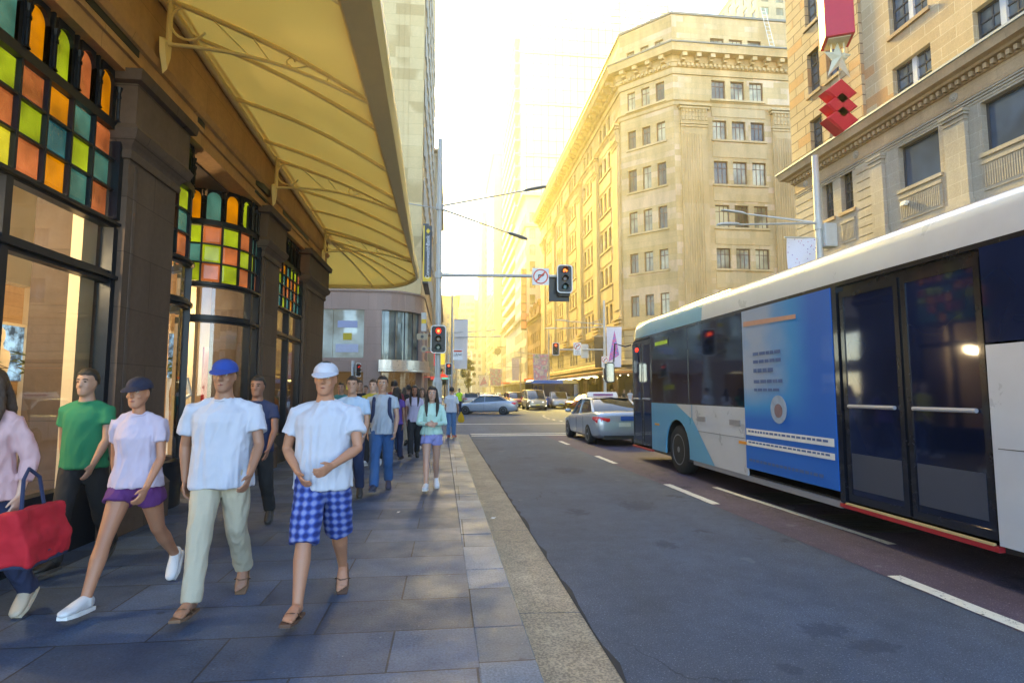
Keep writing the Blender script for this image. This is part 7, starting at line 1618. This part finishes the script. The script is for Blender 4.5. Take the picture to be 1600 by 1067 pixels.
    if cap:
        q = MB(); rr = []
        for i in range(9):
            th = R(90 * (1 - i / 8)); rr.append([tuple(hd((.0885 * math.sin(th) if i < 8 else .004) * math.cos(2 * math.pi * j / 28), (.112 * math.sin(th) if i < 8 else .004) * math.sin(2 * math.pi * j / 28) - .008, 1.678 + .080 * math.cos(th) - (.012 if i == 0 else 0))) for j in range(28)])
        q.loft(rr, cap=True); co_ = sc(q).build('cap', fabric('cap_' + cap[0], cap[1]), root, smooth=True, local=True, angle=60)
        q = MB(); o_, i_ = [], []
        for k in range(13):
            a = R(22 + 136 * k / 12); i_.append(hd(.086 * math.cos(a), .108 * math.sin(a) - .008, 1.676)); o_.append(hd(.100 * math.cos(a), .108 * math.sin(a) + .088 * math.sin(R(180 * k / 12)) - .006, 1.666 - .030 * math.sin(R(180 * k / 12))))
        q.loft([[i_[k], o_[k], o_[k] + V((0, 0, -.005)), i_[k] + V((0, 0, -.005))] for k in range(13)]); sc(q).build('brim', fabric('cap_' + cap[0], cap[1]), co_, smooth=True, local=True)
    root['_s'] = 0; del root['_s']
    return root, hands, s, dz
W_ = ('white', (.46, .48, .56)); PI_ = math.pi
CLO = {'white': W_, 'lilac_white': ('lilac_white', (.48, .42, .53)), 'navy': ('navy', (.02, .03, .08)), 'jeans': ('jeans', (.035, .10, .26)), 'khaki': ('khaki', (.42, .38, .29)), 'purple': ('purple', (.10, .025, .14)), 'grey': ('grey', (.36, .40, .46)), 'mint': ('mint', (.42, .62, .55)), 'lilac': ('lilac', (.24, .25, .52)), 'green': ('green', (.02, .20, .09)), 'pink': ('pink', (.55, .36, .38)), 'black': ('black', (.02, .02, .022)), 'sky': ('sky', (.38, .50, .66)), 'yellow': ('yellow', (.55, .45, .05)), 'orange': ('orange', (.5, .16, .03)), 'violet': ('violet', (.10, .05, .25)), 'maroon': ('maroon', (.22, .03, .04)), 'beige': ('beige', (.45, .38, .30)), 'hivis': ('hivis', (.50, .75, .03)), 'teal': ('teal', (.04, .22, .24))}
DS = (.27, .13, .08); MS = (.42, .24, .16); LS = (.56, .36, .27)
plaidm = plaid('blue_plaid', (.010, .022, .14), (.04, .075, .32), (.19, .23, .46))
# foreground walkers
wp, _, _, _ = person((-.90, 4.38, 0), PI_, 'man in white cap, white t-shirt, blue plaid shorts and sandals walking towards us', 1.76, skin=(.40, .19, .11), cap=W_, top=CLO['white'], bottom=plaidm, btype='shorts', stype='sandal', shoes=('brown', (.10, .05, .03)), legs=(24, 4, -20, 16), arms=((-6, 50, 14, 30), (20, 42, 10, 34)), near=True, build_=1.10, hemz=.84, sleeve=.6)
for k, (a_, c_, h_) in enumerate(((-.055, .06, .012), (-.075, .045, .010), (-.04, .07, .009))):
    q = MB(); n_ = 8; q.loft([[(a_ + (c_ - a_) * j / n_, .1385 - .6 * ((a_ + (c_ - a_) * j / n_)) ** 2 + .006, 1.30 - k * .026 + dd) for dd in (0, h_)] for j in range(n_ + 1)], closed=False, cap=False)
    sh_ = [c for c in wp.children if c.name.startswith('shirt')][0]; pr_ = q.build('chest_print', mat('print_blue', (.14, .26, .46), .8), sh_, local=True); pr_.modifiers.new('thickness', 'SOLIDIFY').thickness = .02
person((-1.66, 4.50, 0), PI_ + R(4), 'man in blue cap, white t-shirt and khaki trousers walking beside the plaid shorts', 1.77, skin=(.30, .15, .09), cap=('blue', (.015, .05, .28)), top=CLO['white'], bottom=CLO['khaki'], stype='sandal', shoes=('tan', (.16, .09, .05)), legs=(20, 4, -16, 18), arms=((-10, 14, 12), (16, 24, 12)), near=True, build_=1.14, hemz=.83, sleeve=.66)
person((-2.36, 4.72, 0), PI_ - R(3), 'woman in dark cap, pale lilac t-shirt and purple shorts with white sneakers', 1.70, True, skin=(.40, .19, .12), hair=(.015, .01, .01), cap=('dark_navy', (.012, .015, .04)), top=CLO['lilac_white'], bottom=CLO['purple'], btype='mini', legs=(30, 4, -26, 20), arms=((-18, 16, 10), (14, 22, 10)), near=True, hemz=.90, build_=1.05)
pp, hn, s_, dz_ = person((-3.02, 4.18, 0), PI_, 'person in pale pink top and dark trousers at the left edge carrying a red bag', 1.68, True, skin=LS, hair=(.05, .03, .02), hairstyle='long', top=CLO['pink'], bottom=CLO['navy'], legs=(20, 5, -18, 14), arms=((8, 22, 10), (-16, 30, 14)), near=True, shoes=('cream', (.5, .42, .32)), sleeve=1.6)
person((-3.22, 5.55, 0), PI_, 'person in green shirt walking close to the large shop window', 1.72, skin=MS, top=CLO['green'], bottom=CLO['black'], legs=(16, 4, -16, 12), shoes=('black', (.02, .02, .02)))
# red shoulder bag and blue strap bag
bg_ = thing('tote_bag', (-2.62, 4.02, .50), 'red tote bag with dark base held low at the left edge', 'bag', world=False); q = MB()
q.loft([[(-.13, -.20, 0), (.13, -.20, 0), (.13, .20, 0), (-.13, .20, 0)], [(-.12, -.21, .12), (.12, -.21, .12), (.12, .21, .12), (-.12, .21, .12)], [(-.05, -.22, .32), (.05, -.22, .32), (.05, .22, .32), (-.05, .22, .32)]]); link_mesh('bag_body', remesh(q, .012, 6, .5, lambda co, no: float(.018 * noise.noise(co * 9) + .008 * noise.noise(co * 22))), fabric('bag_red', (.42, .008, .02)), bg_)
q = MB(); q.box(-.12, .12, -.19, .19, -.02, .07); link_mesh('bag_base', remesh(q, .012, 3, .5, lambda co, no: float(.012 * noise.noise(co * 9))), fabric('navy', CLO['navy'][1]), bg_)
q = MB(); q.tube([(0, -.1, .32), (-.02, -.07, .50), (-.04, 0, .56), (-.02, .07, .50), (0, .1, .32)], .012, 6); q.build('bag_strap', fabric('navy', CLO['navy'][1]), bg_, local=True, smooth=True)
# second rank
person((-2.18, 6.9, 0), PI_, 'man in navy shirt walking behind the man with the blue cap', 1.70, skin=DS, top=CLO['navy'], bottom=CLO['black'], legs=(18, 4, -16, 14), shoes=('black', (.02, .02, .02)))
person((-1.36, 8.4, 0), PI_, 'man in sky blue striped shirt just behind the white cap', 1.74, skin=MS, top=CLO['sky'], bottom=CLO['navy'], legs=(20, 4, -16, 14), shoes=('black', (.02, .02, .02)), near=False, sleeve=.7)
person((-1.02, 9.15, 0), PI_, 'young man in grey t-shirt with dark backpack straps and blue jeans', 1.76, skin=MS, top=CLO['grey'], bottom=CLO['jeans'], legs=(16, 4, -14, 12), arms=((-10, 14, 10), (12, 16, 10)), shoes=('dark', (.025, .03, .06)), near=True)
bp_ = thing('backpack', (-1.02, 9.15, 0), 'dark backpack worn by the young man in grey t-shirt', 'backpack', None, PI_, world=False); q = MB()
for sd_ in (-1, 1): q.tube([(sd_ * .10, -.13, 1.42), (sd_ * .115, .0, 1.50), (sd_ * .12, .125, 1.40), (sd_ * .125, .145, 1.25), (sd_ * .15, .08, 1.08), (sd_ * .13, -.10, 1.02)], [(.028, .010)] * 6, 8, up=(1, 0, 0))
q.build('straps', CLO and fabric('navy', CLO['navy'][1]), bp_, local=True, smooth=True); q = MB(); q.box(-.15, .15, -.30, -.14, .98, 1.45); q.build('pack', fabric('navy', CLO['navy'][1]), bp_, local=True, bevel=.04)
person((-.25, 9.2, 0), PI_, 'woman with long dark hair, mint top, white sleeves and lilac shorts, arms held in front', 1.60, True, skin=(.48, .28, .20), hairstyle='long', top=CLO['mint'], bottom=CLO['lilac'], btype='mini', legs=(16, 4, -14, 14), arms=((14, 72, 12, 44), (14, 76, 12, 44)), near=True, sleeve=1.75, hemz=.93)
# kerb side waiters
person((.12, 19.6, 0), R(-20), 'person in white shirt and blue jeans waiting at the kerb with back to us', 1.68, skin=MS, top=('white_b', (.62, .62, .66)), bottom=('light_jeans', (.10, .20, .38)), legs=(3, 2, -3, 3), arms=((0, 30, 8), (4, 50, 8)), shoes=('coral', (.5, .12, .08)), sleeve=.8)
yb = thing('shopping_bag', (.45, 19.5, .52), 'yellow plastic bag held by the person waiting at the kerb', 'bag', world=False); q = MB(); q.loft([[(a * w, b_ * w * .6, z) for a, b_ in ((-.1, -.1), (.1, -.1), (.1, .1), (-.1, .1))] for z, w in ((0, .7), (.06, 1.15), (.2, .95), (.3, .3), (.36, .12))]); q.build('bag_body', fabric('bag_yellow', (.65, .36, .01)), yb, local=True, smooth=True)
person((-.42, 19.3, 0), R(10), 'person in white top and dark shorts beside the mast, dark hair', 1.62, True, skin=LS, hairstyle='long', top=('white_c', (.6, .58, .62)), bottom=CLO['sky'], btype='trousers', legs=(4, 2, -6, 4), shoes=('white', (.6, .6, .62)))
person((.80, 40.8, 0), PI_, 'worker in yellow green safety vest on the far left corner', 1.74, skin=MS, top=CLO['hivis'], bottom=CLO['navy'], legs=(6, 2, -6, 4), shoes=('black', (.02, .02, .02)))
# crowd between the facade and the crossing
rgq = random.Random(21)
spec = [(-1.55, 12.2, 'yellow', 'black', 0, 'short'), (-1.15, 13.0, 'violet', 'navy', 1, 'long'), (-1.95, 12.9, 'black', 'jeans', 0, 'short'), (-.78, 13.6, 'lilac_white', 'black', 1, 'long'), (-2.5, 13.8, 'teal', 'black', 0, 'short'), (-1.35, 14.6, 'maroon', 'jeans', 0, 'short'), (-.70, 15.6, 'beige', 'navy', 1, 'long'), (-1.75, 15.7, 'sky', 'black', 0, 'short'), (-2.6, 16.3, 'orange', 'jeans', 1, 'long'), (-1.15, 17.0, 'black', 'khaki', 0, 'short'), (-2.0, 17.9, 'white', 'navy', 0, 'short'), (-.95, 18.4, 'pink', 'jeans', 1, 'long'), (-2.7, 19.3, 'navy', 'khaki', 0, 'short'), (-1.5, 20.2, 'green', 'black', 1, 'long')]
seen = ['first', 'second', 'third', 'fourth', 'fifth', 'sixth', 'seventh', 'eighth', 'ninth', 'tenth', 'eleventh', 'twelfth', 'thirteenth', 'last']
for i, (x, y, t_, bt, fm_, hr_) in enumerate(spec):
    away = i % 4 == 1
    person((x, y, 0), (0 if away else PI_) + R(rgq.uniform(-12, 12)), '%s in %s top and %s trousers in the footpath crowd, %s from the front' % ('woman' if fm_ else 'man', t_.replace('_', ' '), bt, seen[i]), rgq.uniform(1.58, 1.66) if fm_ else rgq.uniform(1.68, 1.80), bool(fm_), skin=rgq.choice([DS, MS, LS]), hair=rgq.choice([(.02, .015, .012), (.06, .035, .02)]), hairstyle=hr_, top=CLO[t_], bottom=CLO[bt], legs=(rgq.uniform(10, 22), 4, -rgq.uniform(10, 18), 14), arms=((rgq.uniform(-14, 0), 16, 8), (rgq.uniform(4, 18), 24, 8)), shoes=('black', (.02, .02, .02)) if i % 2 else ('white', (.6, .6, .62)), sleeve=rgq.choice([.5, .6, 1.7]), group='people in the footpath crowd')
for i, (x, y, t_, bt) in enumerate(((-3.4, 41.6, 'black', 'navy'), (-2.2, 42.3, 'white', 'jeans'), (-1.3, 41.2, 'maroon', 'black'), (-4.6, 41.0, 'sky', 'khaki'), (13.6, 46.4, 'hivis', 'navy'), (14.4, 45.8, 'black', 'black'), (15.4, 47.2, 'white', 'navy'))):
    person((x, y, 0), PI_ * rgq.random() * 2, 'person in %s top and %s trousers standing on the %s far corner' % (t_ if t_ != 'hivis' else 'yellow green', bt, 'left' if x < 5 else 'right'), 1.7, skin=MS, top=CLO[t_], bottom=CLO[bt], legs=(5, 2, -5, 3), group='people on the far corners')
# ================================================================ HAZE
hz = MB(); hz.box(-260, 410, -16, 905, -1.2, 125); ho = hz.build('haze', [], None)
hm = bpy.data.materials.new('haze_air'); hm.use_nodes = True; t = hm.node_tree; t.nodes.clear()
o_ = t.nodes.new('ShaderNodeOutputMaterial'); v_ = t.nodes.new('ShaderNodeVolumePrincipled')
v_.inputs['Color'].default_value = (1.0, .91, .52, 1); v_.inputs['Density'].default_value = .0018; v_.inputs['Anisotropy'].default_value = .80
t.links.new(v_.outputs[0], o_.inputs['Volume']); ho.data.materials.clear(); ho.data.materials.append(hm); tag(ho, kind='stuff')
